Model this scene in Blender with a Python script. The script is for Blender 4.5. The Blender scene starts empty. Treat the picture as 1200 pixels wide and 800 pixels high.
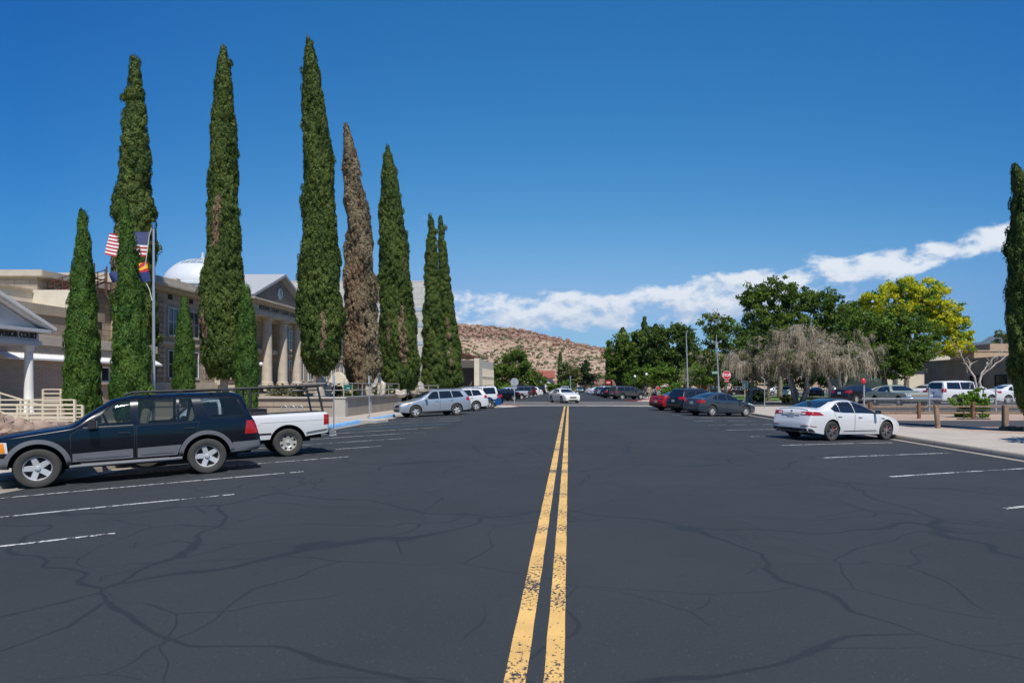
import bpy, bmesh, math, random
import numpy as np
from mathutils import Vector, Matrix, Quaternion
from mathutils.bvhtree import BVHTree
random.seed(7)
PI = math.pi
sc = bpy.context.scene
COL = sc.collection
WM = {}                                    # world matrix of every parent we build

# ------------------------------------------------------------------ camera
CAM_H, F, CX, CY = 1.8, 800.0, 666.0, 451.0     # eye height and the lens, in photograph pixels
cam_d = bpy.data.cameras.new("camera"); cam = bpy.data.objects.new("camera", cam_d); COL.objects.link(cam)
cam.location = (0, 0, CAM_H); cam.rotation_euler = (PI/2, 0, 0)
cam_d.sensor_width = 36; cam_d.lens = F/1200*36
cam_d.shift_x = -(CX-600)/1200; cam_d.shift_y = (CY-400)/1200
cam_d.clip_start = .1; cam_d.clip_end = 40000
sc.camera = cam
def px(x, Y): return (x-CX)*Y/F                 # metres to the right at distance Y
def pz(y, Y): return CAM_H-(y-CY)*Y/F           # height at distance Y

# ------------------------------------------------------------------ materials
MATS = {}
def mat(name, col, rough=.7, metal=0, spec=.5, coat=0, noise=0, nscale=8, bump=0, bscale=60, trans=0, emit=0, alpha=1, detail=4):
    if name in MATS: return MATS[name]
    m = bpy.data.materials.new(name); m.use_nodes = True; MATS[name] = m
    nt = m.node_tree; b = nt.nodes['Principled BSDF']
    c = (*col, 1) if len(col) == 3 else col
    b.inputs['Base Color'].default_value = c; b.inputs['Roughness'].default_value = rough
    b.inputs['Metallic'].default_value = metal; b.inputs['Specular IOR Level'].default_value = spec
    b.inputs['Coat Weight'].default_value = coat; b.inputs['Coat Roughness'].default_value = .04
    if emit: b.inputs['Emission Color'].default_value = c; b.inputs['Emission Strength'].default_value = emit
    tc = None
    if noise or bump: tc = nt.nodes.new('ShaderNodeTexCoord')
    if noise:
        n = nt.nodes.new('ShaderNodeTexNoise'); n.inputs['Scale'].default_value = nscale; n.inputs['Detail'].default_value = detail
        nt.links.new(tc.outputs['Object'], n.inputs['Vector'])
        r = nt.nodes.new('ShaderNodeMapRange'); r.inputs['From Min'].default_value = .3; r.inputs['From Max'].default_value = .7
        r.inputs['To Min'].default_value = 1-noise; r.inputs['To Max'].default_value = 1+noise
        nt.links.new(n.outputs['Fac'], r.inputs['Value'])
        v = nt.nodes.new('ShaderNodeVectorMath'); v.operation = 'SCALE'; v.inputs[0].default_value = c[:3]
        nt.links.new(r.outputs[0], v.inputs['Scale']); nt.links.new(v.outputs[0], b.inputs['Base Color'])
    if bump:
        n = nt.nodes.new('ShaderNodeTexNoise'); n.inputs['Scale'].default_value = bscale; n.inputs['Detail'].default_value = 3
        nt.links.new(tc.outputs['Object'], n.inputs['Vector'])
        bp = nt.nodes.new('ShaderNodeBump'); bp.inputs['Strength'].default_value = bump; bp.inputs['Distance'].default_value = .02
        nt.links.new(n.outputs['Fac'], bp.inputs['Height']); nt.links.new(bp.outputs[0], b.inputs['Normal'])
    if trans:
        t = nt.nodes.new('ShaderNodeBsdfTransparent'); mx = nt.nodes.new('ShaderNodeMixShader')
        mx.inputs[0].default_value = trans; t.inputs[0].default_value = (.75, .85, .85, 1)
        nt.links.new(b.outputs[0], mx.inputs[1]); nt.links.new(t.outputs[0], mx.inputs[2])
        nt.links.new(mx.outputs[0], nt.nodes['Material Output'].inputs['Surface'])
    return m
class NG:                                       # small helper for longer node graphs
    def __init__(s, name, world=None):
        if world is None:
            s.m = bpy.data.materials.new(name); s.m.use_nodes = True; MATS[name] = s.m; s.t = s.m.node_tree
            s.b = s.t.nodes['Principled BSDF']; s.out = s.t.nodes['Material Output']
        else: s.t = world.node_tree
    def n(s, typ, ins=None, **kw):
        x = s.t.nodes.new(typ)
        for k, v in kw.items(): setattr(x, k, v)
        for k, v in (ins or {}).items():
            if isinstance(v, bpy.types.NodeSocket): s.t.links.new(v, x.inputs[k])
            else: x.inputs[k].default_value = v
        return x
    def l(s, a, b): s.t.links.new(a, b)
    def math(s, op, a, b=0, c=0, clamp=False):
        x = s.n('ShaderNodeMath', {0: a, 1: b, 2: c} if op in ('MULTIPLY_ADD', 'SMOOTH_MIN') else {0: a, 1: b}, operation=op); x.use_clamp = clamp
        return x.outputs[0]
    def mix(s, f, a, b):
        x = s.n('ShaderNodeMix', data_type='RGBA')
        for i, v in ((0, f), (6, a), (7, b)):
            if isinstance(v, bpy.types.NodeSocket): s.t.links.new(v, x.inputs[i])
            else: x.inputs[i].default_value = v if i == 0 else (*v, 1)
        return x.outputs[2]
    def rng(s, v, a, b, c=0, d=1, smooth=False):
        x = s.n('ShaderNodeMapRange', {'Value': v, 'From Min': a, 'From Max': b, 'To Min': c, 'To Max': d})
        if smooth: x.interpolation_type = 'SMOOTHSTEP'
        return x.outputs[0]
    def noise(s, vec, scale, detail=4, rough=.5, dist=0):
        return s.n('ShaderNodeTexNoise', {'Vector': vec, 'Scale': scale, 'Detail': detail, 'Roughness': rough, 'Distortion': dist}).outputs['Fac']
    def bump(s, h, strength=.4, distance=.02):
        return s.n('ShaderNodeBump', {'Height': h, 'Strength': strength, 'Distance': distance}).outputs[0]

# ------------------------------------------------------------------ objects
def tag(o, label=None, cat=None, group=None, kind=None):
    if label: o['label'] = label
    if cat: o['category'] = cat
    if group: o['group'] = group
    if kind: o['kind'] = kind
    return o
def empty(name, loc=(0, 0, 0), rz=0, parent=None):
    o = bpy.data.objects.new(name, None); COL.objects.link(o); o.location = loc; o.rotation_euler = (0, 0, rz)
    m = Matrix.Translation(loc) @ Matrix.Rotation(rz, 4, 'Z')
    if parent: o.parent = parent; m = WM[parent.name] @ m
    WM[o.name] = m; o.empty_display_size = .3
    return o
def thing(name, label, cat, loc=(0, 0, 0), rz=0, group=None):
    return tag(empty(name, loc, rz), label, cat, group)
def children(o): return [c for c in list(COL.objects) if c.parent == o]
def copy_tree(o, parent=None):
    c = o.copy(); COL.objects.link(c); c.parent = parent
    for ch in children(o): copy_tree(ch, c)
    return c

class MB:
    """collects shapes; build() links them as one mesh object.  Coordinates are the parent's own unless world=True."""
    def __init__(s, world=False): s.v = []; s.f = []; s.mi = []; s.cur = 0; s.world = world
    def add(s, vs, fs):
        b = len(s.v); s.v += [tuple(p) for p in vs]; s.f += [tuple(i+b for i in f) for f in fs]; s.mi += [s.cur]*len(fs); return s
    def box(s, c, d, R=None, taper=1):
        x, y, z = d[0]/2, d[1]/2, d[2]/2
        P = [Vector(p) for p in ((-x, -y, -z), (x, -y, -z), (x, y, -z), (-x, y, -z), (-x*taper, -y*taper, z), (x*taper, -y*taper, z), (x*taper, y*taper, z), (-x*taper, y*taper, z))]
        if R is not None: P = [R @ p for p in P]
        C = Vector(c)
        return s.add([p+C for p in P], [(3, 2, 1, 0), (4, 5, 6, 7), (0, 1, 5, 4), (1, 2, 6, 5), (2, 3, 7, 6), (3, 0, 4, 7)])
    def bar(s, p, q, w, h):                     # a squared bar from p to q
        p, q = Vector(p), Vector(q); d = q-p; L = d.length
        R = d.to_track_quat('X', 'Z').to_matrix()
        return s.box((p+q)/2, (L, w, h), R)
    def tube(s, pts, r, n=8, cap=True):
        pts = [Vector(p) for p in pts]; r = r if hasattr(r, '__len__') else [r]*len(pts)
        vs, fs = [], []; prev = None
        for i, p in enumerate(pts):
            d = (pts[min(i+1, len(pts)-1)]-pts[max(i-1, 0)]).normalized()
            if prev is None: a = d.orthogonal().normalized()
            else: a = (prev-d*prev.dot(d)).normalized()
            prev = a; b = d.cross(a)
            for k in range(n):
                t = 2*PI*k/n; vs.append(p+(a*math.cos(t)+b*math.sin(t))*r[i])
        for i in range(len(pts)-1):
            for k in range(n):
                k2 = (k+1) % n; fs.append((i*n+k, i*n+k2, (i+1)*n+k2, (i+1)*n+k))
        if cap: fs.append(tuple(range(n))[::-1]); fs.append(tuple(range((len(pts)-1)*n, len(pts)*n)))
        return s.add(vs, fs)
    def lathe(s, prof, c=(0, 0, 0), axis='Z', n=24, sx=1, sy=1, close=False):
        vs, fs = [], []; m = len(prof)
        for k in range(n):
            t = 2*PI*k/n; ca, sa = math.cos(t), math.sin(t)
            for r, z in prof:
                p = (r*ca*sx, r*sa*sy, z)
                if axis == 'Y': p = (p[0], z, -p[1])
                if axis == 'X': p = (z, p[0], p[1])
                vs.append((p[0]+c[0], p[1]+c[1], p[2]+c[2]))
        for k in range(n):
            k2 = (k+1) % n
            for j in range(m if close else m-1):
                j2 = (j+1) % m; fs.append((k*m+j, k2*m+j, k2*m+j2, k*m+j2))
        return s.add(vs, fs)
    def prism(s, poly, z0, z1, axis='Z'):       # extrude a 2D polygon; axis Y: poly=(x,z); axis X: poly=(y,z)
        n = len(poly)
        def P(a, b, h): return (a, b, h) if axis == 'Z' else ((a, h, b) if axis == 'Y' else (h, a, b))
        vs = [P(a, b, z0) for a, b in poly]+[P(a, b, z1) for a, b in poly]
        fs = [tuple(range(n))[::-1], tuple(range(n, 2*n))]+[(i, (i+1) % n, (i+1) % n+n, i+n) for i in range(n)]
        return s.add(vs, fs)
    def ell(s, c, r, n=12, m=8, R=None):
        vs, fs = [], []
        for i in range(m+1):
            ph = PI*i/m
            for k in range(n):
                t = 2*PI*k/n; p = Vector((r[0]*math.sin(ph)*math.cos(t), r[1]*math.sin(ph)*math.sin(t), r[2]*math.cos(ph)))
                if R is not None: p = R @ p
                vs.append(p+Vector(c))
        for i in range(m):
            for k in range(n): fs.append((i*n+k, (i+1)*n+k, (i+1)*n+(k+1) % n, i*n+(k+1) % n))
        return s.add(vs, fs)
    def build(s, name, mats, parent=None, smooth=None, bevel=0, loc=None, seg=2, recalc=True):
        me = bpy.data.meshes.new(name); me.from_pydata([tuple(p) for p in s.v], [], s.f)
        mats = mats if isinstance(mats, (list, tuple)) else [mats]
        for m in mats: me.materials.append(m)
        if len(mats) > 1: me.polygons.foreach_set('material_index', s.mi)
        if recalc or bevel:
            bm = bmesh.new(); bm.from_mesh(me)
            bmesh.ops.remove_doubles(bm, verts=bm.verts, dist=1e-5)
            bmesh.ops.recalc_face_normals(bm, faces=bm.faces)
            if bevel:
                es = [e for e in bm.edges if len(e.link_faces) == 2 and e.calc_face_angle(0) > math.radians(35)]
                bmesh.ops.bevel(bm, geom=es, offset=bevel, segments=seg, affect='EDGES', clamp_overlap=True)
            bm.to_mesh(me); bm.free()
        o = bpy.data.objects.new(name, me); COL.objects.link(o)
        if loc is not None: me.transform(Matrix.Translation(-Vector(loc))); o.location = loc; WM[o.name] = Matrix.Translation(loc)
        elif parent is not None:
            o.parent = parent; WM[o.name] = WM[parent.name]
            if s.world: me.transform(WM[parent.name].inverted())
        else: WM[o.name] = Matrix.Identity(4)
        if smooth is not None:
            me.shade_smooth(); me.set_sharp_from_angle(angle=math.radians(smooth))
        return o
def np_mesh(name, V, Fq, mats, parent=None, loc=None, world=True, attr=None, smooth=False):
    """fast mesh from numpy arrays: V (n,3), Fq (m,k) all faces with k corners; attr: per-vertex float colour variation"""
    V = np.asarray(V, dtype=np.float32)
    if loc is not None: V = V-np.array(loc, dtype=np.float32)
    elif parent is not None and world:
        Mi = np.array(WM[parent.name].inverted()); V = (V @ Mi[:3, :3].T+Mi[:3, 3]).astype(np.float32)
    me = bpy.data.meshes.new(name); n = len(V); m, k = Fq.shape
    me.vertices.add(n); me.vertices.foreach_set('co', V.ravel())
    me.loops.add(m*k); me.loops.foreach_set('vertex_index', Fq.astype(np.int32).ravel())
    me.polygons.add(m); me.polygons.foreach_set('loop_start', np.arange(0, m*k, k, dtype=np.int32))
    for mm in (mats if isinstance(mats, (list, tuple)) else [mats]): me.materials.append(mm)
    me.update(calc_edges=True)
    if attr is not None:
        a = me.attributes.new('tint', 'FLOAT', 'POINT'); a.data.foreach_set('value', np.asarray(attr, dtype=np.float32))
    if smooth: me.shade_smooth()
    o = bpy.data.objects.new(name, me); COL.objects.link(o)
    if loc is not None: o.location = loc; WM[o.name] = Matrix.Translation(loc)
    elif parent is not None: o.parent = parent; WM[o.name] = WM[parent.name]
    else: WM[o.name] = Matrix.Identity(4)
    return o
FONTC = {}
def text_obj(name, s, size, m, parent, M4, depth=.01, align='CENTER', sx=1):
    """letters as a thin solid mesh; M4 places the text's own XY plane (parent space)"""
    cu = bpy.data.curves.new(name, 'FONT'); cu.body = s; cu.size = size; cu.extrude = depth; cu.align_x = align; cu.align_y = 'CENTER'; cu.offset = size*.018
    t = bpy.data.objects.new(name+'_src', cu); COL.objects.link(t)
    dg = bpy.context.evaluated_depsgraph_get(); me = bpy.data.meshes.new_from_object(t.evaluated_get(dg))
    bpy.data.objects.remove(t); bpy.data.curves.remove(cu)
    me.transform(M4 @ Matrix.Diagonal((sx, 1, 1, 1))); me.materials.clear(); me.materials.append(m)
    o = bpy.data.objects.new(name, me); COL.objects.link(o); o.parent = parent; WM[o.name] = WM[parent.name]
    return o
def frame4(o, ex, ey):
    ex, ey = Vector(ex).normalized(), Vector(ey).normalized(); ez = ex.cross(ey)
    return Matrix(((ex.x, ey.x, ez.x, o[0]), (ex.y, ey.y, ez.y, o[1]), (ex.z, ey.z, ez.z, o[2]), (0, 0, 0, 1)))
# ------------------------------------------------------------------ light
SUN_AZ, SUN_EL = math.radians(20), math.radians(57)      # azimuth from straight behind the camera towards the right
sv = Vector((math.sin(SUN_AZ)*math.cos(SUN_EL), -math.cos(SUN_AZ)*math.cos(SUN_EL), math.sin(SUN_EL)))
sd = bpy.data.lights.new("sun", 'SUN'); so = bpy.data.objects.new("sun", sd); COL.objects.link(so)
sd.energy = 4.2; sd.angle = math.radians(.53); sd.color = (1, .955, .89)
so.rotation_euler = sv.to_track_quat('Z', 'Y').to_euler(); so.location = (0, 0, 60)
w = bpy.data.worlds.new("World"); sc.world = w; w.use_nodes = True
g = NG('w', w); g.t.nodes.clear()
sky = g.n('ShaderNodeTexSky', sky_type='NISHITA', sun_disc=False)
sky.sun_elevation = SUN_EL
sky.sun_rotation = math.atan2(sv.x, sv.y)                # measured from +Y towards +X
sky.altitude = 1000; sky.air_density = 1.0; sky.dust_density = .35; sky.ozone_density = 2.2
# a polarised-looking blue, as a clear desert sky has on the side away from the sun
tc = g.n('ShaderNodeTexCoord'); sep = g.n('ShaderNodeSeparateXYZ', {0: tc.outputs['Generated']})
X, Y, Z = sep.outputs
hyp = g.math('SQRT', g.math('ADD', g.math('MULTIPLY', X, X), g.math('MULTIPLY', Y, Y)))
el = g.math('DIVIDE', Z, hyp)                            # tangent of elevation
az = g.math('ARCTAN2', X, Y)                             # 0 straight down the street, + to the right
v = g.n('ShaderNodeCombineXYZ', {0: g.math('MULTIPLY', az, 1.0), 1: g.math('MULTIPLY', el, 1.7), 2: 0.0}).outputs[0]
big = g.noise(v, 8.0, 2, .5)
fine = g.noise(v, 21.0, 10, .58, .15)
def band(c0, slope, half, soft):
    centre = g.math('ADD', g.math('MULTIPLY', g.math('MAXIMUM', az, -.02), slope), c0)
    d = g.math('ABSOLUTE', g.math('SUBTRACT', el, centre))
    return g.rng(d, half, half+soft, 1, 0, True)
def azwin(a, b, soft): return g.math('MULTIPLY', g.rng(az, a-soft, a, 0, 1, True), g.rng(az, b, b+soft, 1, 0, True))
# the bank of cumulus starts behind the hill and climbs, thinner and more broken, to the right
bank = g.math('MULTIPLY', band(.108, .045, .016, .028), azwin(-.22, .30, .20))
bank2 = g.math('MULTIPLY', band(.108, .125, .008, .030), azwin(.10, .60, .12))
m_ = g.math('MAXIMUM', bank, g.math('MULTIPLY', bank2, 1.0))
dens = g.math('ADD', g.math('MULTIPLY', m_, .54), g.math('MULTIPLY', fine, 1.35))
dens = g.math('ADD', dens, g.math('MULTIPLY', big, .75))
cl = g.math('MULTIPLY', g.rng(dens, 1.32, 1.62, 0, .90, True), g.rng(el, .21, .26, 1, 0))
lift = g.n('ShaderNodeVectorMath', {0: v, 1: (.004, .020, 0)}, operation='ADD').outputs[0]
relief = g.math('SUBTRACT', fine, g.noise(lift, 21.0, 10, .58, .15))
shade = g.rng(g.math('ADD', g.math('MULTIPLY', relief, 1.6), g.math('MULTIPLY', g.math('SUBTRACT', el, g.math('ADD', g.math('MULTIPLY', az, .08), .10)), 9.0)), -.22, .22, 0, 1)
# the deep blue of dry desert air, bleaching to the horizon
hs = g.n('ShaderNodeHueSaturation', {'Saturation': 1.28, 'Value': .085, 'Hue': .502, 'Color': sky.outputs[0]})
sp0 = g.n('ShaderNodeSeparateColor', {0: hs.outputs[0]}).outputs
cap = lambda x, m: g.math('MULTIPLY', g.math('SUBTRACT', 1.0, g.math('EXPONENT', g.math('MULTIPLY', x, -1.0/m))), m)   # rolls off towards the bright horizon
sp = [cap(sp0[0], .42), cap(sp0[1], .75), cap(sp0[2], 1.3)]
pw = lambda x, a, e: g.math('MULTIPLY', g.math('POWER', x, e), a)
G_ = pw(sp[1], 1.62, 1.06); B_ = pw(sp[2], 1.17, .82); R_s = g.math('MINIMUM', pw(sp[0], 7.9, 1.7), g.math('MULTIPLY', G_, .82))
da = g.math('SUBTRACT', az, .05); fz = g.math('MINIMUM', g.math('MULTIPLY', g.math('MULTIPLY', da, da), 1.92), 1.0); hz_ = g.rng(el, .03, .2, 1, 0, True)
def tone(c, ka, kh, k): return g.math('MULTIPLY', g.math('MULTIPLY', c, g.math('SUBTRACT', 1.0, g.math('MULTIPLY', fz, ka))), g.math('MULTIPLY', g.math('SUBTRACT', 1.0, g.math('MULTIPLY', hz_, kh)), k))
blue = g.n('ShaderNodeCombineColor', {0: tone(R_s, .74, .40, .72), 1: tone(G_, .36, .24, .93), 2: tone(B_, .13, .04, .98)}).outputs[0]
cc = g.mix(shade, (.42, .50, .62), (.70, .73, .76))
skyc = g.mix(cl, (0, 0, 0), cc); mx = skyc.node; g.l(blue, mx.inputs[6])
SKY_K = 1.0
bg = g.n('ShaderNodeBackground', {'Color': skyc, 'Strength': SKY_K})
out = g.n('ShaderNodeOutputWorld'); g.l(bg.outputs[0], out.inputs['Surface'])
sc.view_settings.view_transform = 'Standard'; sc.view_settings.look = 'None'; sc.view_settings.gamma = 1
sc.view_settings.exposure = .35
sc.view_settings.use_curve_mapping = False
sc.render.engine = 'CYCLES'
sc.cycles.max_bounces = 6; sc.cycles.transparent_max_bounces = 12
sc.cycles.use_denoising = True

# ------------------------------------------------------------------ ground
XL, XR = -10.8, 12.05                       # kerb faces
def zr(x, y=0):                             # the road is crowned: it falls away to both gutters
    e = XR if x > 0 else -XL
    t = max(0, (abs(x)-2.5)/(e-2.5)); return -.2*min(1, t)**1.6
def asphalt(name, col, dark, crack=True, nsc=1.0):
    g = NG(name); tc = g.n('ShaderNodeTexCoord').outputs['Object']
    big = g.noise(tc, .22, 4, .6); mid = g.noise(tc, 1.3, 4, .6); fine = g.math('ADD', g.math('MULTIPLY', g.noise(tc, 110, 3, .8), .55), g.math('MULTIPLY', g.noise(tc, 34, 3, .8), .45))
    f = g.math('ADD', g.math('MULTIPLY', g.rng(big, .3, .7), .3), g.math('MULTIPLY', g.rng(mid, .3, .7), .1))
    f = g.math('ADD', f, g.math('MULTIPLY', g.rng(fine, .36, .64), .6))
    c = g.mix(f, tuple(x*.55 for x in col), tuple(x*1.50 for x in col))
    # long faint lanes worn by wheels, along the street
    st = g.n('ShaderNodeMapping', {'Vector': tc, 'Scale': (.55, .012, 1)}).outputs[0]
    c = g.mix(g.rng(g.noise(st, 1.0, 3), .45, .7, 0, .35), c, tuple(x*1.2 for x in col))
    # light specks of bare stone
    vo = g.n('ShaderNodeTexVoronoi', {'Vector': tc, 'Scale': 26.0}); sp = g.math('LESS_THAN', vo.outputs['Distance'], .17)
    sp2 = g.math('MULTIPLY', sp, g.math('GREATER_THAN', g.n('ShaderNodeSeparateColor', {0: vo.outputs['Color']}).outputs[0], .80))
    c = g.mix(g.math('MULTIPLY', sp2, .10), c, (.3, .3, .3))
    oil = g.math('MULTIPLY', g.rng(g.noise(tc, 2.2, 5, .6), .66, .72), .4)
    c = g.mix(oil, c, tuple(x*.5 for x in col))
    hgt = g.math('MULTIPLY', fine, 1.0)
    if crack:
        # sealed cracks: bands of smoother, blacker filler following a warped net
        w1 = g.n('ShaderNodeTexNoise', {'Vector': tc, 'Scale': .42, 'Detail': 2.5, 'Roughness': .5}).outputs['Color']
        wv = g.n('ShaderNodeVectorMath', {0: w1, 1: (.5, .5, .5)}, operation='SUBTRACT').outputs[0]
        wv = g.n('ShaderNodeVectorMath', {0: wv, 'Scale': 1.7}, operation='SCALE').outputs[0]
        p = g.n('ShaderNodeVectorMath', {0: tc, 1: wv}, operation='ADD').outputs[0]
        wid = g.rng(g.noise(tc, .35, 2), .35, .65, .0028, .0085)
        def net(scale, seedoff, wmul, sq):
            q = g.n('ShaderNodeMapping', {'Vector': p, 'Location': (seedoff, seedoff*2.3, 0), 'Scale': sq}).outputs[0]
            e = g.n('ShaderNodeTexVoronoi', {'Vector': q, 'Scale': scale}, feature='DISTANCE_TO_EDGE').outputs['Distance']
            wl = g.math('MULTIPLY', wid, wmul*scale/.25); return g.math('SUBTRACT', 1.0, g.math('DIVIDE', g.math('SUBTRACT', e, g.math('MULTIPLY', wl, .6)), g.math('MULTIPLY', wl, .6)), clamp=True)
        gate = g.rng(g.noise(tc, .5, 2), .46, .52)
        n1 = g.math('MAXIMUM', net(.23, 3.7, 1.2, (1, .8, 1)), g.math('MULTIPLY', net(.36, 27.1, .55, (.8, 1, 1)), .9)); n2 = g.math('MULTIPLY', net(.46, 11.2, .5, (1, 1, 1)), gate)
        k = g.math('MAXIMUM', n1, n2)
        c = g.mix(g.math('MULTIPLY', k, .52), c, dark)
        g.l(g.math('SUBTRACT', .88, g.math('MULTIPLY', k, .2)), g.b.inputs['Roughness'])
    else: g.b.inputs['Roughness'].default_value = .9
    g.b.inputs['Specular IOR Level'].default_value = .35
    g.l(c, g.b.inputs['Base Color']); g.l(g.bump(hgt, .5, .006), g.b.inputs['Normal'])
    return g.m
M_ASPH = asphalt('fresh_asphalt', (.0285, .0325, .0355), (.0135, .0155, .0175))
M_ASPH2 = asphalt('old_asphalt', (.115, .108, .098), (.05, .05, .05))
M_ALLEY = asphalt('alley_asphalt', (.05, .05, .053), (.03, .03, .03), False)
def concrete(name, col, joint=1.5, axis=1):
    g = NG(name); tc = g.n('ShaderNodeTexCoord').outputs['Object']
    a = g.noise(tc, .9, 5, .6); b = g.noise(tc, 30, 3, .6)
    f = g.math('ADD', g.math('MULTIPLY', g.rng(a, .3, .7), .6), g.math('MULTIPLY', b, .4))
    c = g.mix(f, tuple(x*.78 for x in col), tuple(x*1.15 for x in col))
    if joint:
        s = g.n('ShaderNodeSeparateXYZ', {0: tc}).outputs
        j = g.math('LESS_THAN', g.math('ABSOLUTE', g.math('SUBTRACT', g.math('FRACT', g.math('DIVIDE', s[axis], joint)), .5)), .006)
        c = g.mix(g.math('MULTIPLY', j, .7), c, tuple(x*.35 for x in col))
    g.l(c, g.b.inputs['Base Color']); g.b.inputs['Roughness'].default_value = .9
    g.l(g.bump(b, .3, .01), g.b.inputs['Normal'])
    return g.m
M_CONC = concrete('pale_concrete', (.41, .36, .30)); M_KERB = concrete('kerb_concrete', (.27, .24, .20), 3.0)
M_CONCP = concrete('plain_concrete', (.42, .39, .34), 0); M_WALLC = concrete('aggregate_wall', (.33, .28, .22), 0)
def gravel(name, c1, c2, scale=22, big=.5):
    g = NG(name); tc = g.n('ShaderNodeTexCoord').outputs['Object']
    vo = g.n('ShaderNodeTexVoronoi', {'Vector': tc, 'Scale': float(scale)})
    r = g.n('ShaderNodeSeparateColor', {0: vo.outputs['Color']}).outputs[0]
    c = g.mix(r, c1, c2); c = g.mix(g.rng(g.noise(tc, big, 4), .35, .65, 0, .5), c, tuple((a+b)/2*.85 for a, b in zip(c1, c2)))
    g.l(c, g.b.inputs['Base Color']); g.b.inputs['Roughness'].default_value = .95
    g.l(g.bump(vo.outputs['Distance'], .8, .03), g.b.inputs['Normal'])
    return g.m
M_GRAV = gravel('pink_gravel', (.30, .20, .14), (.52, .40, .31)); M_DIRT = gravel('desert_soil', (.26, .20, .14), (.36, .29, .21), 6, .1)
M_PLANT = gravel('planting_bed', (.24, .19, .11), (.36, .30, .19), 9)
def grassmat():
    g = NG('lawn_grass'); tc = g.n('ShaderNodeTexCoord').outputs['Object']
    c = g.mix(g.rng(g.noise(tc, 1.5, 6, .7), .3, .7), (.07, .15, .02), (.16, .27, .045))
    g.l(c, g.b.inputs['Base Color']); g.b.inputs['Roughness'].default_value = .9
    g.l(g.bump(g.noise(tc, 25, 3), .9, .05), g.b.inputs['Normal'])
    return g.m
M_GRASS = grassmat()
def sheet(name, xs, ys, zf, m, **kw):
    V = [(x, y, zf(x, y)) for y in ys for x in xs]; n = len(xs)
    Fq = np.array([(j*n+i, j*n+i+1, (j+1)*n+i+1, (j+1)*n+i) for j in range(len(ys)-1) for i in range(n-1)])
    o = np_mesh(name, V, Fq, m, loc=(0, 0, 0), smooth=True); tag(o, kind='structure', **kw); return o
def flat(name, poly, z, m, thick=.3, kind='structure', bevel=0):
    b = MB(); b.prism(poly, z-thick, z); o = b.build(name, m, bevel=bevel); tag(o, kind=kind); return o
lin = lambda a, b, n: [a+(b-a)*i/(n-1) for i in range(n)]
flat('ground', [(-9000, -300), (16000, -300), (16000, 12000), (-9000, 12000)], -.32, M_DIRT, .5)
sheet('street', lin(XL-.02, XR+.02, 47), [-30, -10, 0, 10, 20, 40, 60], zr, M_ASPH)
FARW = lin(-9.6, 10.6, 41)
sheet('street_beyond', FARW, [75, 110, 150, 200], lambda x, y: zr(x*1.1)+.012*max(0, 0), M_ASPH)
flat('cross_street', [(-120, 59.9), (160, 59.9), (160, 75.1), (-120, 75.1)], -.012, M_ASPH2, .3)
# valley gutter and gutter pans
b = MB(); b.box((2.2, 59.4, -.06), (20.2, .9, .13)); tag(b.build('valley_gutter', M_CONCP), kind='structure')
def pan(name, x0, x1, y0, y1, z0, z1):
    b = MB(); b.add([(x0, y0, z0), (x1, y0, z1), (x1, y1, z1), (x0, y1, z0)], [(0, 1, 2, 3)]); return tag(b.build(name, M_KERB), kind='structure')
pan('gutter_pan', XR-.32, XR+.01, -30, 47.5, zr(XR-.45)+.006, -.19)
pan('gutter_pan', XL-.01, XL+.45, -30, 53.5, -.19, zr(XL+.45)+.006)
def kerb(name, pts, h0, h1, w, m, side=1):
    """a kerb run along pts (x,y), face towards the road; side=+1 means its body lies to the left of the run"""
    b = MB(); P = [Vector((p[0], p[1], 0)) for p in pts]; n = len(P); vs = []
    prof = [(0, h0), (.02, h1-.03), (.05, h1), (w, h1), (w, h0-.1)]
    for i, p in enumerate(P):
        d = (P[min(i+1, n-1)]-P[max(i-1, 0)]).normalized(); nr = Vector((-d.y, d.x, 0))*side
        for o, z in prof: vs.append((p.x+nr.x*o, p.y+nr.y*o, z))
    k = len(prof); fs = [(i*k+j, (i+1)*k+j, (i+1)*k+j+1, i*k+j+1) for i in range(n-1) for j in range(k-1)]
    fs += [tuple(range(k)), tuple(range((n-1)*k, n*k))]
    b.add(vs, fs); return b.build(name, m, smooth=50)
KT = -.045
M_BLUEK = mat('blue_kerb_paint', (.19, .40, .64), .7, noise=.25, nscale=5); M_REDK = mat('red_kerb_paint', (.5, .06, .05), .7, noise=.5, nscale=9)
tag(kerb('kerb', [(XR, y) for y in lin(-30, 45, 12)]+[(XR-.3, 47), (XR-1.5, 49), (XR-3.2, 51), (XR-3.6, 54), (XR-3.2, 57), (XR-1.2, 58.6), (XR+3, 59.0), (XR+90, 59.0)], -.25, KT, .16, M_KERB, -1), kind='structure')
tag(kerb('kerb', [(XL, y) for y in lin(-30, 35.6, 10)], -.25, KT, .16, M_KERB, 1), kind='structure')
tag(kerb('kerb', [(XL, 45), (XL, 53.5), (XL+3.2, 55), (XL+6.0, 56.5), (XL+6.6, 58), (XL+6.2, 60.5), (XL+4, 62.0), (XL-10, 62.2), (XL-80, 62.2)], -.25, .0, .16, M_CONCP, 1), kind='structure')
tag(kerb('kerb', [(-90, 75), (-13, 75), (-9.8, 77), (-9.6, 82), (-9.6, 195)], -.25, KT, .16, M_CONCP, 1), kind='structure')
tag(kerb('kerb', [(120, 75), (14, 75), (11.0, 76.2), (8.0, 79)], -.25, KT, .16, M_CONCP, -1), kind='structure')
tag(kerb('kerb', [(7.2, 82), (9.0, 84.5), (10.4, 86), (10.6, 90), (10.6, 195)], -.25, KT, .16, M_CONCP, -1), kind='structure')
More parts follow.
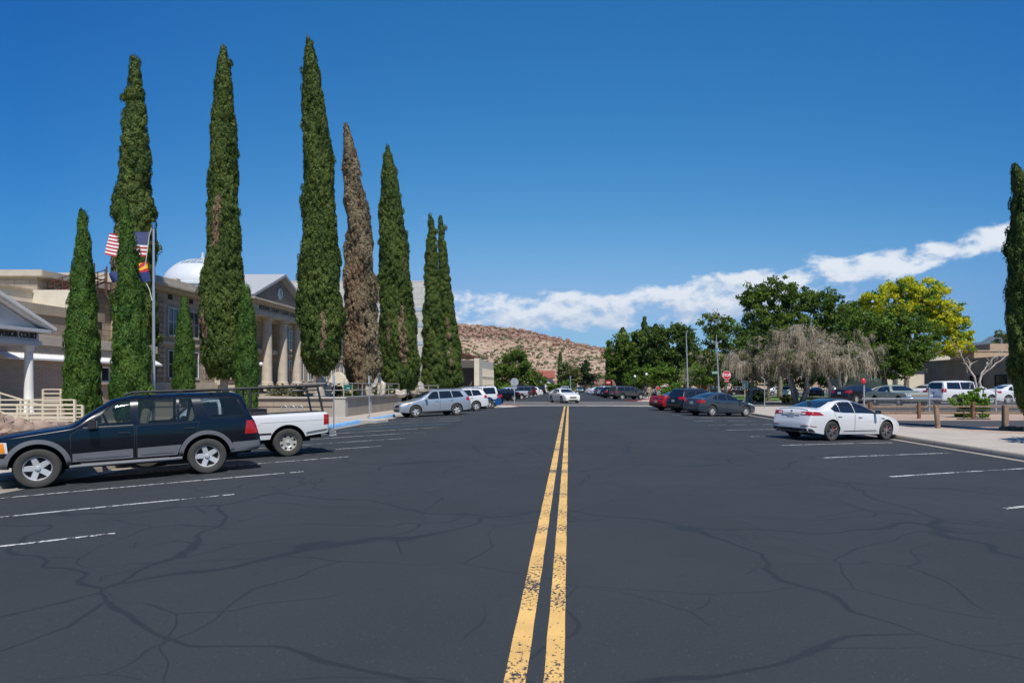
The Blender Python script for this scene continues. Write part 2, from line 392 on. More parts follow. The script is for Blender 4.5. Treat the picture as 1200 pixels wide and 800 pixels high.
# slabs behind the kerbs
XR1 = XR+.16; XL1 = XL-.16
flat('sidewalk', [(XR1, -30), (17.8, -30), (17.6, 24), (15.0, 30.0), (14.9, 45), (16.5, 52), (60, 52), (60, 58.8), (XR+1, 58.8), (XR-1, 58.3), (XR-3, 56.8), (XR-3.4, 54), (XR-3, 51.2), (XR-1.3, 49.2), (XR-.1, 47.2), (XR1, 45)], KT, M_CONC, .2)
flat('gravel_strip', [(17.8, -30), (60, -30), (60, 30.4), (24.0, 30.2), (15.0, 30.0), (17.6, 24)], KT-.004, M_GRAV, .2)
flat('alley', [(15.0, 30.0), (24, 30.2), (60, 30.4), (60, 35.6), (15.0, 35.6), (14.9, 33)], KT-.01, M_ALLEY, .2)
flat('gravel_verge', [(15.0, 35.6), (60, 35.6), (60, 43.2), (15.0, 43.2)], KT+.01, M_GRAV, .2)
flat('parking_lot', [(17.2, 43.2), (75, 43.2), (75, 51.9), (17.2, 51.9)], .38, M_ASPH2, .6)
flat('parking_lot', [(29, 51.9), (75, 51.9), (75, 84), (29, 84)], .40, M_ASPH2, .6)
flat('sidewalk', [(-14.6, -30), (XL1, -30), (XL1, 53.5), (-14.6, 53.5)], KT, M_CONC, .2)
flat('gravel_strip', [(-24, -30), (-14.6, -30), (-14.6, 39.5), (-24, 39.5)], KT+.01, M_GRAV, .2)
flat('sidewalk', [(-60, 53.5), (XL1, 53.5), (XL+3.2, 55.2), (XL+5.9, 56.7), (XL+6.4, 58), (XL+6.1, 60.3), (XL+4, 61.9), (-60, 62)], -.003, M_CONCP, .2)
flat('courtyard', [(-60, -30), (-24, -30), (-24, 53.4), (-60, 53.4)], .02, M_CONC, .3)
flat('sidewalk', [(-9.76, 78), (-9.76, 195), (-14, 195), (-14, 75.2), (-13, 75.2), (-10.1, 77)], KT, M_CONCP, .2)
flat('far_sidewalk', [(14, 75.2), (60, 75.2), (60, 80), (15.5, 80), (15.5, 195), (10.8, 195), (10.8, 90), (10.5, 86.1), (9.1, 84.6), (7.3, 82), (8.1, 79.1), (11.1, 76.4)], KT, M_CONC, .2)
tag(flat('lawn', [(17, 62), (17, 52)][:0]+[(16.5, 79.9), (60, 79.9), (60, 112), (16.5, 112)], .02, M_GRASS, .2))
flat('parking_lot', [(15.6, 112), (90, 112), (90, 175), (15.6, 175)], .03, M_ASPH2, .3)
# red ends of the kerbs at the crossing
for i, (x, y, l, a) in enumerate(((7.75, 80.6, 2.6, 128), (9.8, 85.4, 1.6, 40), (-4.6, 59.6, 1.6, 110), (-5.4, 61.3, 1.6, 140))):
    b = MB(); b.box((0, 0, 0), (l, .22, .15)); b.v = [tuple(Matrix.Rotation(math.radians(a), 3, 'Z') @ Vector(p)+Vector((x, y, -.05+.0))) for p in b.v]
    tag(b.build('painted_kerb', M_REDK, bevel=.02), kind='structure')
# the blue accessible-parking kerb in two lengths, with a broken concrete apron between
for (y0, y1) in ((24.5, 35.6), (37.4, 42.6)):
    o = kerb('blue_kerb', [(XL+.012, y) for y in lin(y0, y1, 5)], -.25, KT+.03, .2, M_BLUEK, 1); tag(o, kind='structure')
tag(kerb('kerb', [(XL, 42.6), (XL, 45)], -.25, KT, .16, M_CONCP, 1), kind='structure')
b = MB(); b.prism([(XL-.5, 35.65), (XL+.9, 35.2), (XL+1.2, 36.4), (XL+.7, 37.35), (XL-.5, 37.35)], -.2, KT+.01); tag(b.build('ramp', M_CONCP, bevel=.02), kind='structure')

# ------------------------------------------------------------------ the air
hz_b = MB(); hz_b.box((3500, 5400, 420), (25600, 11900, 860)); hz_o = hz_b.build('haze', mat('haze_air', (1, 1, 1))); hz_o.location.z = -7.2; tag(hz_o, kind='stuff')
hm = MATS['haze_air']; hn = hm.node_tree; hn.nodes.remove(hn.nodes['Principled BSDF']); pv = hn.nodes.new('ShaderNodeVolumePrincipled'); pv.inputs['Color'].default_value = (.50, .72, 1, 1); pv.inputs['Density'].default_value = .000026; pv.inputs['Anisotropy'].default_value = .2
hn.links.new(pv.outputs[0], hn.nodes['Material Output'].inputs['Volume'])

# ------------------------------------------------------------------ paint on the road
def paint(name, col, wear, scale):
    g = NG(name); tc = g.n('ShaderNodeTexCoord').outputs['Object']
    st = g.n('ShaderNodeMapping', {'Vector': tc, 'Scale': (1, .6, 1)}).outputs[0]
    a = g.noise(st, scale, 6, .7); b = g.noise(tc, 1.1, 3)
    k = g.rng(g.math('ADD', a, g.math('MULTIPLY', b, .5)), wear, wear+.05)
    c = g.mix(g.rng(g.noise(tc, 2.5, 4), .3, .7), tuple(x*.82 for x in col), tuple(x*1.1 for x in col))
    c = g.mix(k, c, (.04, .04, .045)); g.l(c, g.b.inputs['Base Color']); g.b.inputs['Roughness'].default_value = .75
    return g.m
M_YEL = paint('worn_yellow_paint', (.68, .42, .13), .79, 34); M_WHT = paint('worn_white_paint', (.52, .52, .50), .75, 16); M_BLUEP = paint('worn_blue_paint', (.12, .3, .5), .8, 8)
def strip(name, p, q, w, m, n=24, wob=0, z=.004):
    p, q = Vector(p), Vector(q); d = (q-p); nr = Vector((-d.y, d.x)).normalized(); V = []
    for i in range(n+1):
        t = i/n; c = p+d*t
        for s in (-1, 0, 1):
            a = c+nr*(s*w/2+wob*math.sin(i*1.7+s)*.5*random.random()); V.append((a.x, a.y, zr(a.x)+z))
    Fq = np.array([(i*3+j, i*3+j+1, (i+1)*3+j+1, (i+1)*3+j) for i in range(n) for j in (0, 1)])
    o = np_mesh(name, V, Fq, m, loc=(0, 0, 0)); return tag(o, kind='structure')
strip('centre_line', (-.327, .6), (-.30, 57.5), .135, M_YEL, 200, .006)
strip('centre_line', (-.092, .6), (-.03, 57.5), .125, M_YEL, 200, .006)
th = math.radians(57.5); dl = (-math.sin(th), -math.cos(th))
for i in range(-2, 12):
    y = 5.45+3.03*i; x = -5.63; L = 5.2
    m = M_WHT if i != 9 else M_BLUEP
    strip('parking_line', (x, y), (x+dl[0]*L, y+dl[1]*L), .095, m, 20)
th = math.radians(62); dr = (math.sin(th), math.cos(th))
for i in range(-3, 11):
    y = 10.2+3.57*i; x = 6.5
    strip('parking_line', (x, y), (x+dr[0]*5.2, y+dr[1]*5.2), .095, M_WHT, 20)
strip('stop_bar', (1.6, 58.6), (6.4, 58.6), .3, M_WHT, 20)
# ------------------------------------------------------------------ foliage
def leafmat(name, c1, c2, trans=.3):
    g = NG(name); at = g.n('ShaderNodeAttribute', attribute_name='tint').outputs['Fac']
    c = g.mix(at, c1, c2); g.l(c, g.b.inputs['Base Color']); g.b.inputs['Roughness'].default_value = .6; g.b.inputs['Specular IOR Level'].default_value = .2
    t = g.n('ShaderNodeBsdfTranslucent', {'Color': c}); m = g.n('ShaderNodeMixShader', {0: trans, 1: g.b.outputs[0], 2: t.outputs[0]})
    g.l(m.outputs[0], g.out.inputs['Surface']); return g.m
L_CYP = leafmat('cypress_foliage', (.036, .070, .012), (.112, .150, .030), .14)
L_CYPF = leafmat('young_cypress_foliage', (.028, .080, .011), (.088, .160, .024), .16)
L_CYPB = leafmat('browning_cypress_foliage', (.13, .105, .06), (.30, .24, .15), .1)
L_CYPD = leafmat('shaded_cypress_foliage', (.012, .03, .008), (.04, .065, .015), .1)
L_TAN = leafmat('dead_sprays', (.16, .105, .06), (.30, .215, .14), .1)
L_GRN = leafmat('green_leaves', (.07, .135, .016), (.17, .245, .038), .45)
L_DRK = leafmat('dark_green_leaves', (.042, .084, .015), (.115, .17, .033), .38)
L_LIT = leafmat('bright_green_leaves', (.09, .19, .02), (.19, .31, .04), .4)
L_YEL = leafmat('yellow_leaves', (.44, .47, .02), (.68, .65, .04), .45)
L_OLV = leafmat('olive_leaves', (.07, .10, .03), (.15, .18, .06), .3)
L_SAGE = leafmat('desert_scrub', (.07, .085, .03), (.15, .16, .07), .2)
BARK = mat('bark', (.23, .185, .145), .9, noise=.35, nscale=5, bump=.8, bscale=14)
BARKP = mat('pale_bark', (.36, .31, .26), .9, noise=.3, nscale=5, bump=.7, bscale=14)
BARKD = mat('dark_bark', (.10, .08, .06), .9, noise=.35, nscale=5, bump=.8, bscale=14)

def leaf_quads(C, D, size, rng, up=0., aspect=1.6, flatness=.5):
    """C centres (n,3), D outward directions (n,3) -> quad vertices and faces; leaf long axis follows D and up"""
    n = len(C); s = (size*(.6+.8*rng.random(n)))[:, None]
    nr = D*flatness+rng.normal(size=(n, 3))*(1-flatness)*1.0; nr /= np.linalg.norm(nr, axis=1)[:, None]+1e-9
    a = D+rng.normal(size=(n, 3))*.5; a[:, 2] += up
    a -= nr*(a*nr).sum(1)[:, None]; a /= np.linalg.norm(a, axis=1)[:, None]+1e-9
    b = np.cross(nr, a)
    V = np.stack([C-a*s*aspect*.5, C+b*s*.5, C+a*s*aspect*.6, C-b*s*.5], 1).reshape(-1, 3)
    return V, np.arange(4*n).reshape(n, 4)
def cypress(name, label, loc, H, prof, m, seed, group=None, clump=.175, dens=1.0, leaf=.056, bare=.6, shift=None, core=.80, tints=(0, 1), trunk_r=.22, patches=None, rough=.07, slim=1, ball=.60, aspect=2.5, ragged=False):
    """a column of upright sprays.  prof: (t, radius) up the crown; bare: clear trunk under it; patches: (t0,t1,az0,az1) of dead brown sprays"""
    rng = np.random.default_rng(seed); root = thing(name, label, 'cypress tree', loc, 0, group)
    ts = np.array([p[0] for p in prof]); rs = np.array([p[1] for p in prof]); hc = H-bare
    R = lambda t: np.interp(t, ts, rs)
    S = (lambda t: np.stack([np.interp(t, [s[0] for s in shift], [s[1] for s in shift]), 0*t], -1)) if shift else (lambda t: np.zeros(np.shape(t)+(2,)))
    if slim != 1: rs = rs*np.interp(ts, [0, .15, .4, 1], [slim+.12, slim+.10, slim, slim])
    area = 2*PI*np.mean(R(np.linspace(0, 1, 50)))*hc
    nc = int(area/(clump*clump*.85)*dens)
    t = rng.random(nc*3); keep = rng.random(nc*3) < R(t)/rs.max(); t = t[keep][:nc]; nc = len(t)
    az = rng.random(nc)*2*PI
    lump = 1+rough*np.sin(az*3+t*23+seed)+rough*.8*np.sin(az*2-t*41+2*seed)+rng.normal(size=nc)*.05
    r = np.maximum(R(t)*lump-clump*.72, .02)
    out = rng.random(nc) < .03; r[out] += clump*rng.random(out.sum())*1.1
    cx = np.stack([np.cos(az)*r, np.sin(az)*r, bare+t*hc], 1); cx[:, :2] += S(t)
    tint = np.clip(rng.normal(.45, .25, nc)+.2*np.sin(t*17+az*2), 0, 1)*(tints[1]-tints[0])+tints[0]
    k = int(34*(clump/.3)**2*(.12/leaf)**2*.62)+8
    rad = np.minimum(clump, .25+R(t)*.5)*(.75+.5*rng.random(nc))
    d = rng.normal(size=(nc, k, 3)); o = np.stack([np.cos(az), np.sin(az), .55*np.ones(nc)], 1)
    if ragged: bigr = rng.random(nc) < .10; cx[bigr, :2] += o[bigr, :2]*clump*rng.random((bigr.sum(), 1))*1.2
    d += o[:, None, :]*1.1; d /= np.linalg.norm(d, axis=2)[:, :, None]
    zst = 1.25+.6*(clump < .25)+.4*(clump < .17)
    P = cx[:, None, :]+d*(rad[:, None]*(.78+.30*rng.random((nc, k))))[:, :, None]*np.array([.9, .9, zst])
    V, Fq = leaf_quads(P.reshape(-1, 3), d.reshape(-1, 3), leaf, rng, .8 if aspect < 2.5 else 1.8, aspect, .80)
    tv = np.repeat(np.clip(np.repeat(tint, k)+rng.normal(size=nc*k)*.12, 0, 1), 4)
    mi = None
    mats = [m, L_TAN]
    fm = np.zeros(nc*k, dtype=np.int32)
    if patches:
        cm = np.zeros(nc, bool)
        for (t0, t1, a0, a1) in patches: cm |= (t > t0+.02*np.sin(az*9)) & (t < t1+.03*np.sin(az*7)) & (((az-a0) % (2*PI)) < (a1-a0)) & (rng.random(nc) < .85)
        fm[np.repeat(cm, k)] = 1
    # every spray has a solid heart, so the crown is built of rounded tufts
    ph, thn = 4, 6; U = np.array([(math.sin(PI*(i+.5)/ph)*math.cos(2*PI*j/thn+i), math.sin(PI*(i+.5)/ph)*math.sin(2*PI*j/thn+i), math.cos(PI*(i+.5)/ph)) for i in range(ph) for j in range(thn)])
    BV = cx[:, None, :]+U[None]*(1+rng.normal(size=(nc, ph*thn, 1))*.10)*rad[:, None, None]*ball*np.array([.9, .9, zst]); BF0 = np.array([(i*thn+j, (i+1)*thn+j, (i+1)*thn+(j+1) % thn, i*thn+(j+1) % thn) for i in range(ph-1) for j in range(thn)])
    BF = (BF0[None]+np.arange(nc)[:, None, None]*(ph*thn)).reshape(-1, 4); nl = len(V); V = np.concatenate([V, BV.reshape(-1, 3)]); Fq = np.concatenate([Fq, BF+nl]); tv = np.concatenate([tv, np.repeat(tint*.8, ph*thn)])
    fm = np.concatenate([fm, np.repeat(fm[::k], len(BF0))])
    # the crown's inner mass, faceted and uneven
    n1, n2 = 90, 22; tt = np.linspace(0, 1, n1); aa = np.linspace(0, 2*PI, n2, endpoint=False)
    T, A = np.meshgrid(tt, aa, indexing='ij'); rr = R(T)*core*(1+rough*np.sin(A*3+T*23+seed)+rough*.8*np.sin(A*2-T*41+2*seed)); rr *= 1+.09*np.sin(A*5+T*90+seed)*np.sin(T*140+A*3)+.05*rng.normal(size=rr.shape); rr[0] *= .35; rr[-1] *= .1
    CV = np.stack([np.cos(A)*rr, np.sin(A)*rr, bare+T*hc*.985], -1); CV[..., :2] += S(T); CV = CV.reshape(-1, 3)
    CF = np.array([(i*n2+j, i*n2+(j+1) % n2, (i+1)*n2+(j+1) % n2, (i+1)*n2+j) for i in range(n1-1) for j in range(n2)])
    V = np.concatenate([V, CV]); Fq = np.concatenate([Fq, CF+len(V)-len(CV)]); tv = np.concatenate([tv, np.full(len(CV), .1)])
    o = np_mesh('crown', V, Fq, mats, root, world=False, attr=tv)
    o.data.polygons.foreach_set('material_index', np.concatenate([fm, np.zeros(len(CF), np.int32)]))
    b = MB(); b.tube([(0, 0, -.3), (0, 0, .15), (.03, 0, bare*.6), (0, 0, bare+1.2)], [trunk_r*1.7, trunk_r*1.2, trunk_r, trunk_r*.7], 10)
    b.build('trunk', BARKP if bare > .3 else BARK, root, smooth=60)
    return root
def blob_leaves(blobs, leaf, rng, clump=.5, dens=1.0, per=46, tmean=.5, hollow=.45, droop=0.):
    Vs, Fs, Ts, CC = [], [], [], []; nv = 0
    for (bx, by, bz, rx, ry, rz) in blobs:
        area = 4*PI*((rx*ry+ry*rz+rx*rz)/3); nc = max(6, int(area/(clump*clump*2.2)*dens))
        d = rng.normal(size=(nc, 3)); d /= np.linalg.norm(d, axis=1)[:, None]
        rr = (hollow+(1-hollow)*rng.random(nc)**.55)*(1+.18*np.sin(d[:, 0]*5+bx)+.14*np.sin(d[:, 2]*7+by))
        c = np.array([bx, by, bz])+d*rr[:, None]*np.array([rx, ry, rz]); CC.append(c)
        k = per; rad = clump*(.6+.8*rng.random(nc)); tint = np.clip(rng.normal(tmean, .22, nc), 0, 1)
        e = rng.normal(size=(nc, k, 3)); e /= np.linalg.norm(e, axis=2)[:, :, None]
        e2 = e+d[:, None, :]*.4
        P = c[:, None, :]+e2*(rad[:, None]*rng.random((nc, k))**.4)[:, :, None]*np.array([1, 1, .7]); P[..., 2] -= droop*rng.random((nc, k))
        V, Fq = leaf_quads(P.reshape(-1, 3), e.reshape(-1, 3), leaf, rng, -.3, 1.5, .5)
        Vs.append(V); Fs.append(Fq+nv); nv += len(V); Ts.append(np.repeat(np.clip(np.repeat(tint, k)+rng.normal(size=nc*k)*.1, 0, 1), 4))
    return np.concatenate(Vs), np.concatenate(Fs), np.concatenate(Ts), np.concatenate(CC)
def limb(b, p, q, r0, r1, rng, bend=.12, n=6, seg=5):
    p, q = np.array(p, float), np.array(q, float); L = np.linalg.norm(q-p); pts = []; off = rng.normal(size=3)*L*bend
    for i in range(seg+1):
        t = i/seg; pts.append(p+(q-p)*t+off*math.sin(PI*t)+(0 if i in (0, seg) else 1)*rng.normal(size=3)*L*.02)
    b.tube(pts, [r0+(r1-r0)*i/seg for i in range(seg+1)], n)
def tree(name, label, cat, loc, th, tr, blobs, m, seed, group=None, leaf=.16, clump=.5, dens=1., per=46, bark=BARK, stems=1, lean=(0, 0), hollow=.45, limbs=14, extra=None, tmean=.5):
    rng = np.random.default_rng(seed); root = thing(name, label, cat, loc, 0, group)
    V, Fq, T, CC = blob_leaves(blobs, leaf, rng, clump, dens, per, tmean, hollow)
    o = np_mesh('crown', V, Fq, [m] if extra is None else [m, extra[0]], root, world=False, attr=T)
    if extra is not None:                       # some clumps carry another foliage (yellowing or dead parts of the crown)
        cf = rng.random(len(CC)) < extra[1]; o.data.polygons.foreach_set('material_index', np.repeat(cf, per).astype(np.int32))
    b = MB(); tops = []
    for s in range(stems):
        a = s*2*PI/max(stems, 1)+.6; sp = 0 if stems == 1 else .25
        base = np.array([math.cos(a)*sp*.6, math.sin(a)*sp*.6, -.2]); top = np.array([lean[0]+math.cos(a)*sp*5, lean[1]+math.sin(a)*sp*5, th])
        if stems == 1: top = np.array([lean[0], lean[1], th])
        limb(b, base, top, tr*1.15, tr*.7, rng, .05, 9); tops.append(top)
    idx = rng.choice(len(CC), min(limbs, len(CC)), replace=False)
    for i in idx:
        q = CC[i]; tp = min(tops, key=lambda t: np.linalg.norm(t[:2]-q[:2])); st = tp*(.75+.25*rng.random())
        mid = st+(q-st)*.5; mid[2] += .3
        limb(b, st, mid, tr*.5, tr*.28, rng, .08, 6, 3); limb(b, mid, q, tr*.28, tr*.06, rng, .1, 5, 4)
    b.build('trunk', bark, root, smooth=60)
    return root
def drooping(name, label, loc, th, tr, spread, top, seed, group=None, n_limb=22, strands=900, green=.12, stems=3, low=1.6):
    """a half-dead weeping tree: pale limbs, tufts of bare hanging twigs of uneven length, a little green left"""
    rng = np.random.default_rng(seed); root = thing(name, label, 'dying tree', loc, 0, group)
    b = MB(); tufts = []; stem_tops = []
    for s in range(stems):
        a = s*2*PI/stems+rng.random(); q = np.array([math.cos(a)*spread*.24, math.sin(a)*spread*.24, th*(.8+.4*rng.random())]); stem_tops.append(q)
        limb(b, (math.cos(a)*.15, math.sin(a)*.15, -.2), q, tr*.8, tr*.5, rng, .08, 9, 6)
    for i in range(n_limb):
        a = rng.random()*2*PI; rad = spread*rng.random()**.6; hz = top*(.55+.45*rng.random())*(1-.3*(rad/spread)**2)
        q = np.array([math.cos(a)*rad, math.sin(a)*rad, hz]); st = min(stem_tops, key=lambda t: np.linalg.norm(t-q))
        mid = st+(q-st)*.45; mid[2] += top*.07; limb(b, st, mid, tr*.42, tr*.2, rng, .07, 6, 4); limb(b, mid, q, tr*.2, tr*.03, rng, .12, 5, 5)
        for k in range(5):
            t = .15+.85*rng.random(); o = mid+(q-mid)*t; e = o+np.array([rng.normal()*.7, rng.normal()*.7, .1+.5*rng.random()]); limb(b, o, e, tr*.08, .012, rng, .15, 4, 3); tufts += [(e, a), (o, a)]
    b.build('trunk', BARKP, root, smooth=60)
    V, Fq, T, M = [], [], [], []; nv = 0; per = max(4, strands//len(tufts))
    for (p0, az_) in tufts:
        Lt = .5+2.2*rng.random()**1.3; isg = rng.random() < green; col0 = rng.random(); da = az_+rng.normal()*.6; dr0 = np.array([math.cos(da), math.sin(da)])*(.3+.7*rng.random())
        if rng.random() < .12: Lt *= .3
        for s_ in range(per):
            p = p0+rng.normal(size=3)*np.array([.16, .16, .1]); L = min(Lt*(.55+.6*rng.random()), p[2]-low-rng.random()*.7)
            if L < .2: continue
            dr = dr0*L*.45+rng.normal(size=2)*.16; prev = p; seg = 6
            for i in range(seg):
                t = (i+1)/seg; c = p+np.array([dr[0]*t*(1.5-t*.6)+rng.normal()*.03, dr[1]*t*(1.5-t*.6)+rng.normal()*.03, .22*math.sin(t*2.2)*L*.5-L*t**1.5])
                a = rng.random()*PI; w = np.array([math.cos(a), math.sin(a), 0])*(.008+.009*rng.random())
                V += [prev-w, prev+w, c+w*.8, c-w*.8]; Fq.append((nv, nv+1, nv+2, nv+3)); nv += 4; T += [col0]*4; M.append(0)
                for s in range(4 if not isg else 8):
                    o = prev+(c-prev)*rng.random(); e = o+np.array([rng.normal()*.11, rng.normal()*.11, -.04-.12*rng.random()]); ww = (.006 if not isg else .028)
                    wv = np.array([math.cos(a+1.3), math.sin(a+1.3), 0])*ww
                    V += [o-wv, o+wv, e+wv, e-wv]; Fq.append((nv, nv+1, nv+2, nv+3)); nv += 4; T += [np.clip(col0+rng.normal()*.2, 0, 1)]*4; M.append(1 if isg else 0)
                prev = c
    o = np_mesh('crown', np.array(V), np.array(Fq), [L_TWIG, L_OLV], root, world=False, attr=np.array(T)); o.data.polygons.foreach_set('material_index', np.array(M, np.int32))
    return root
L_TWIG = leafmat('bare_twigs', (.29, .24, .165), (.56, .475, .35), .15)
def shrub(name, label, loc, r, m, seed, cat='shrub', leaf=.06, clump=.16, group=None, dens=1., per=30):
    rng = np.random.default_rng(seed); V, Fq, T, CC = blob_leaves([(0, 0, r[2]*.9, r[0], r[1], r[2])], leaf, rng, clump, dens, per, .5, .5)
    root = thing(name, label, cat, loc, 0, group); np_mesh('foliage', V, Fq, m, root, world=False, attr=T)
    b = MB()
    for i in range(6):
        q = CC[i]; limb(b, (0, 0, -.05), q, .025, .008, rng, .1, 5, 3)
    b.build('stem', BARK, root); return root

# the row of tall cypresses along the courthouse side, near to far
G = 'tall cypress trees in a row by the courthouse'
def CY_(name, label, pxc, Y, ytop, ybase, prof, m, seed, **k):
    x = px(pxc, Y); z0 = pz(ybase, Y); H = pz(ytop, Y)-z0
    return cypress(name, label, (x, Y, z0), H, prof, m, seed, **k)
full = lambda s: [(0, .55*s), (.04, .95*s), (.15, 1.03*s), (.35, 1.0*s), (.55, .82*s), (.75, .62*s), (.9, .42*s), (.97, .24*s), (1, .05)]
CY_('cypress_tree', 'young green cypress left of the flagpole, standing alone before the brick annex', 97, 27, 249, 492, [(0, .58), (.1, .68), (.3, .66), (.56, .54), (.72, .42), (.85, .27), (.95, .14), (1, .03)], L_CYPF, 11, group='young cypress trees at the front', clump=.16, leaf=.032, bare=.1, trunk_r=.1, ball=.5, aspect=3.4, slim=.77)
CY_('cypress_tree', 'young green cypress just left of the flagpole, its crown crossing the flag', 155, 26.6, 238, 492, [(0, .62), (.1, .74), (.28, .70), (.5, .56), (.66, .42), (.8, .32), (.92, .2), (1, .03)], L_CYPF, 12, shift=[(0, 0), (.6, -.12), (1, -.32)], group='young cypress trees at the front', clump=.16, leaf=.032, bare=.1, trunk_r=.1, ball=.5, aspect=3.4, slim=.77)
CY_('cypress_tree', 'small slender cypress between flagpole and the second tall cypress', 216, 36, 348, 470, [(0, .42), (.1, .5), (.4, .46), (.7, .32), (.9, .16), (1, .02)], L_CYPF, 13, group='young cypress trees at the front', clump=.15, leaf=.032, ball=.5, aspect=3.4, bare=.1, trunk_r=.08)
CY_('cypress_tree', 'slim bright green cypress behind the pickup bed at the corner of the retaining wall', 289, 31, 340, 497, [(0, .38), (.1, .43), (.5, .43), (.75, .33), (.9, .2), (1, .03)], L_CYPF, 14, group='young cypress trees at the front', clump=.15, leaf=.032, ball=.5, aspect=3.4, bare=.1, trunk_r=.08)
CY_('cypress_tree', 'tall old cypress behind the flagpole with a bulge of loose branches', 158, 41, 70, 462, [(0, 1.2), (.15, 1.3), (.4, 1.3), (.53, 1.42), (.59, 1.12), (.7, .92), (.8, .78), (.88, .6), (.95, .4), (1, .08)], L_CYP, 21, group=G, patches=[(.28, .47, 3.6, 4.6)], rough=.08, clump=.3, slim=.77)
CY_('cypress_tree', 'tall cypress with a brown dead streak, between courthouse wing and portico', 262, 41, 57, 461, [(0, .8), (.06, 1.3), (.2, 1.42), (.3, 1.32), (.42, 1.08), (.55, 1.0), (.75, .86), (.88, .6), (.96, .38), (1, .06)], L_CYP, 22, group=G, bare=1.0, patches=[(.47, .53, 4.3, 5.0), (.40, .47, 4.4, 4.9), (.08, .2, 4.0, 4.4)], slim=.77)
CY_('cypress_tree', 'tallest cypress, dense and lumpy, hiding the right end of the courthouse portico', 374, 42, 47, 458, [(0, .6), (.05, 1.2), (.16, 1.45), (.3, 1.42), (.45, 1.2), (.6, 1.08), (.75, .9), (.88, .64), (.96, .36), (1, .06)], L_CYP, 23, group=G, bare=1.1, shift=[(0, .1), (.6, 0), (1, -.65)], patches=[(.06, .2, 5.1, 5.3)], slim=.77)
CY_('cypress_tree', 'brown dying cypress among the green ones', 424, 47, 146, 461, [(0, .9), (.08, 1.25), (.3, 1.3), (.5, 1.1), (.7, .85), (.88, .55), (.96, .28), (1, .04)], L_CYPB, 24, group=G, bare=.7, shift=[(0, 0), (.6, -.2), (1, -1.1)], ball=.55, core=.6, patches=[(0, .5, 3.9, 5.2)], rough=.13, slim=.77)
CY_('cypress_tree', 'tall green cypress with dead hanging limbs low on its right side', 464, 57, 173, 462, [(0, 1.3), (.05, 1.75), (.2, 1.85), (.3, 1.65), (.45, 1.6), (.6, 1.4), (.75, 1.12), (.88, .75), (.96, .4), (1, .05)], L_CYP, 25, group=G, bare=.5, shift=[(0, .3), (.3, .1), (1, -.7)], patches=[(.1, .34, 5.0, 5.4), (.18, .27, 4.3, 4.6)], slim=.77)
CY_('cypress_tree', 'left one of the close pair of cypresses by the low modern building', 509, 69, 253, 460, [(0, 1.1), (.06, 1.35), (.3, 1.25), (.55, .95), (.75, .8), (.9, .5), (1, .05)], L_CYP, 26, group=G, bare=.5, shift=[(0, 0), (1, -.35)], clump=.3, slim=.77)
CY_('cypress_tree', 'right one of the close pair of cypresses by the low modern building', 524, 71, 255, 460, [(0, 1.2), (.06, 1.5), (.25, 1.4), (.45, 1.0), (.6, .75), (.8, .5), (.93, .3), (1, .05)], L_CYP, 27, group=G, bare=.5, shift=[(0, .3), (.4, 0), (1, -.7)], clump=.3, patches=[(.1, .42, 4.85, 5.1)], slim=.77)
CY_('cypress_tree', 'dark cypress at the right edge of the picture on the gravel strip', 1206, 27, 199, 500, [(0, .2), (.05, .5), (.2, .72), (.5, .8), (.75, .74), (.9, .55), (.95, .3), (1, .1)], L_CYP, 28, clump=.16, leaf=.04, bare=.3, slim=.9, shift=[(0, .3), (.3, 0), (.9, 0), (.96, -.45), (1, -.6)], trunk_r=.12)
b = MB()
for i in range(26): b.ell((px(1190, 28)+random.gauss(0, .28), 28+random.gauss(0, .2), -.02+random.random()*.06), (.12, .1, .06+.05*random.random()), 7, 5)
tag(b.build('mulch_mound', mat('mulch', (.2, .12, .07), .95, noise=.4, nscale=20), loc=(px(1190, 28), 28, -.05)), 'small brown mound of mulch at the foot of the dark cypress', 'mulch')
# ------------------------------------------------------------------ trees, right side and far
def blobs_px(x0, Y0, z0, spec):                 # spec: (px, py, half-width px, half-height px[, dY]) -> local ellipsoids
    out = []
    for s in spec:
        dy = s[4] if len(s) > 4 else 0; Y = Y0+dy
        out.append((px(s[0], Y)-x0, dy, pz(s[1], Y)-z0, s[2]*Y/F, max(s[2], s[3])*Y/F*.8, s[3]*Y/F))
    return out
def TR(name, label, cat, pxb, Y, th, tr, spec, m, seed, z0=0., **k):
    x = px(pxb, Y); return tree(name, label, cat, (x, Y, z0), th, tr, blobs_px(x, Y, z0, spec), m, seed, **k)
PG = 'shade trees of the corner park'
TR('shade_tree', 'tall loose green tree behind the stop sign, left end of the park trees', 'tree', 848, 88, 3.2, .2, [(838, 378, 18, 12), (858, 395, 22, 16), (835, 400, 14, 14), (852, 425, 26, 18), (826, 440, 18, 10)], L_GRN, 41, group=PG, leaf=.2, clump=.6, extra=(L_OLV, .3), dens=.75, hollow=.3)
TR('shade_tree', 'large green tree rising highest in the middle of the park', 'tree', 915, 92, 4, .35, [(885, 350, 22, 15), (908, 338, 20, 12), (935, 352, 24, 18), (895, 375, 26, 22), (925, 385, 34, 26), (960, 352, 22, 12), (880, 405, 22, 26), (980, 375, 26, 22), (1000, 368, 18, 14)], L_GRN, 42, group=PG, dens=.9, hollow=.25, leaf=.19, clump=.55, extra=(L_DRK, .4), tmean=.6)
TR('shade_tree', 'dark dense tree closing the park behind the parked white cars', 'tree', 1000, 96, 3, .35, [(985, 395, 34, 28, 2), (1020, 400, 30, 34, 2), (960, 415, 40, 22, 2), (1040, 425, 26, 20, 2)], L_DRK, 43, group=PG, leaf=.22, clump=.7)
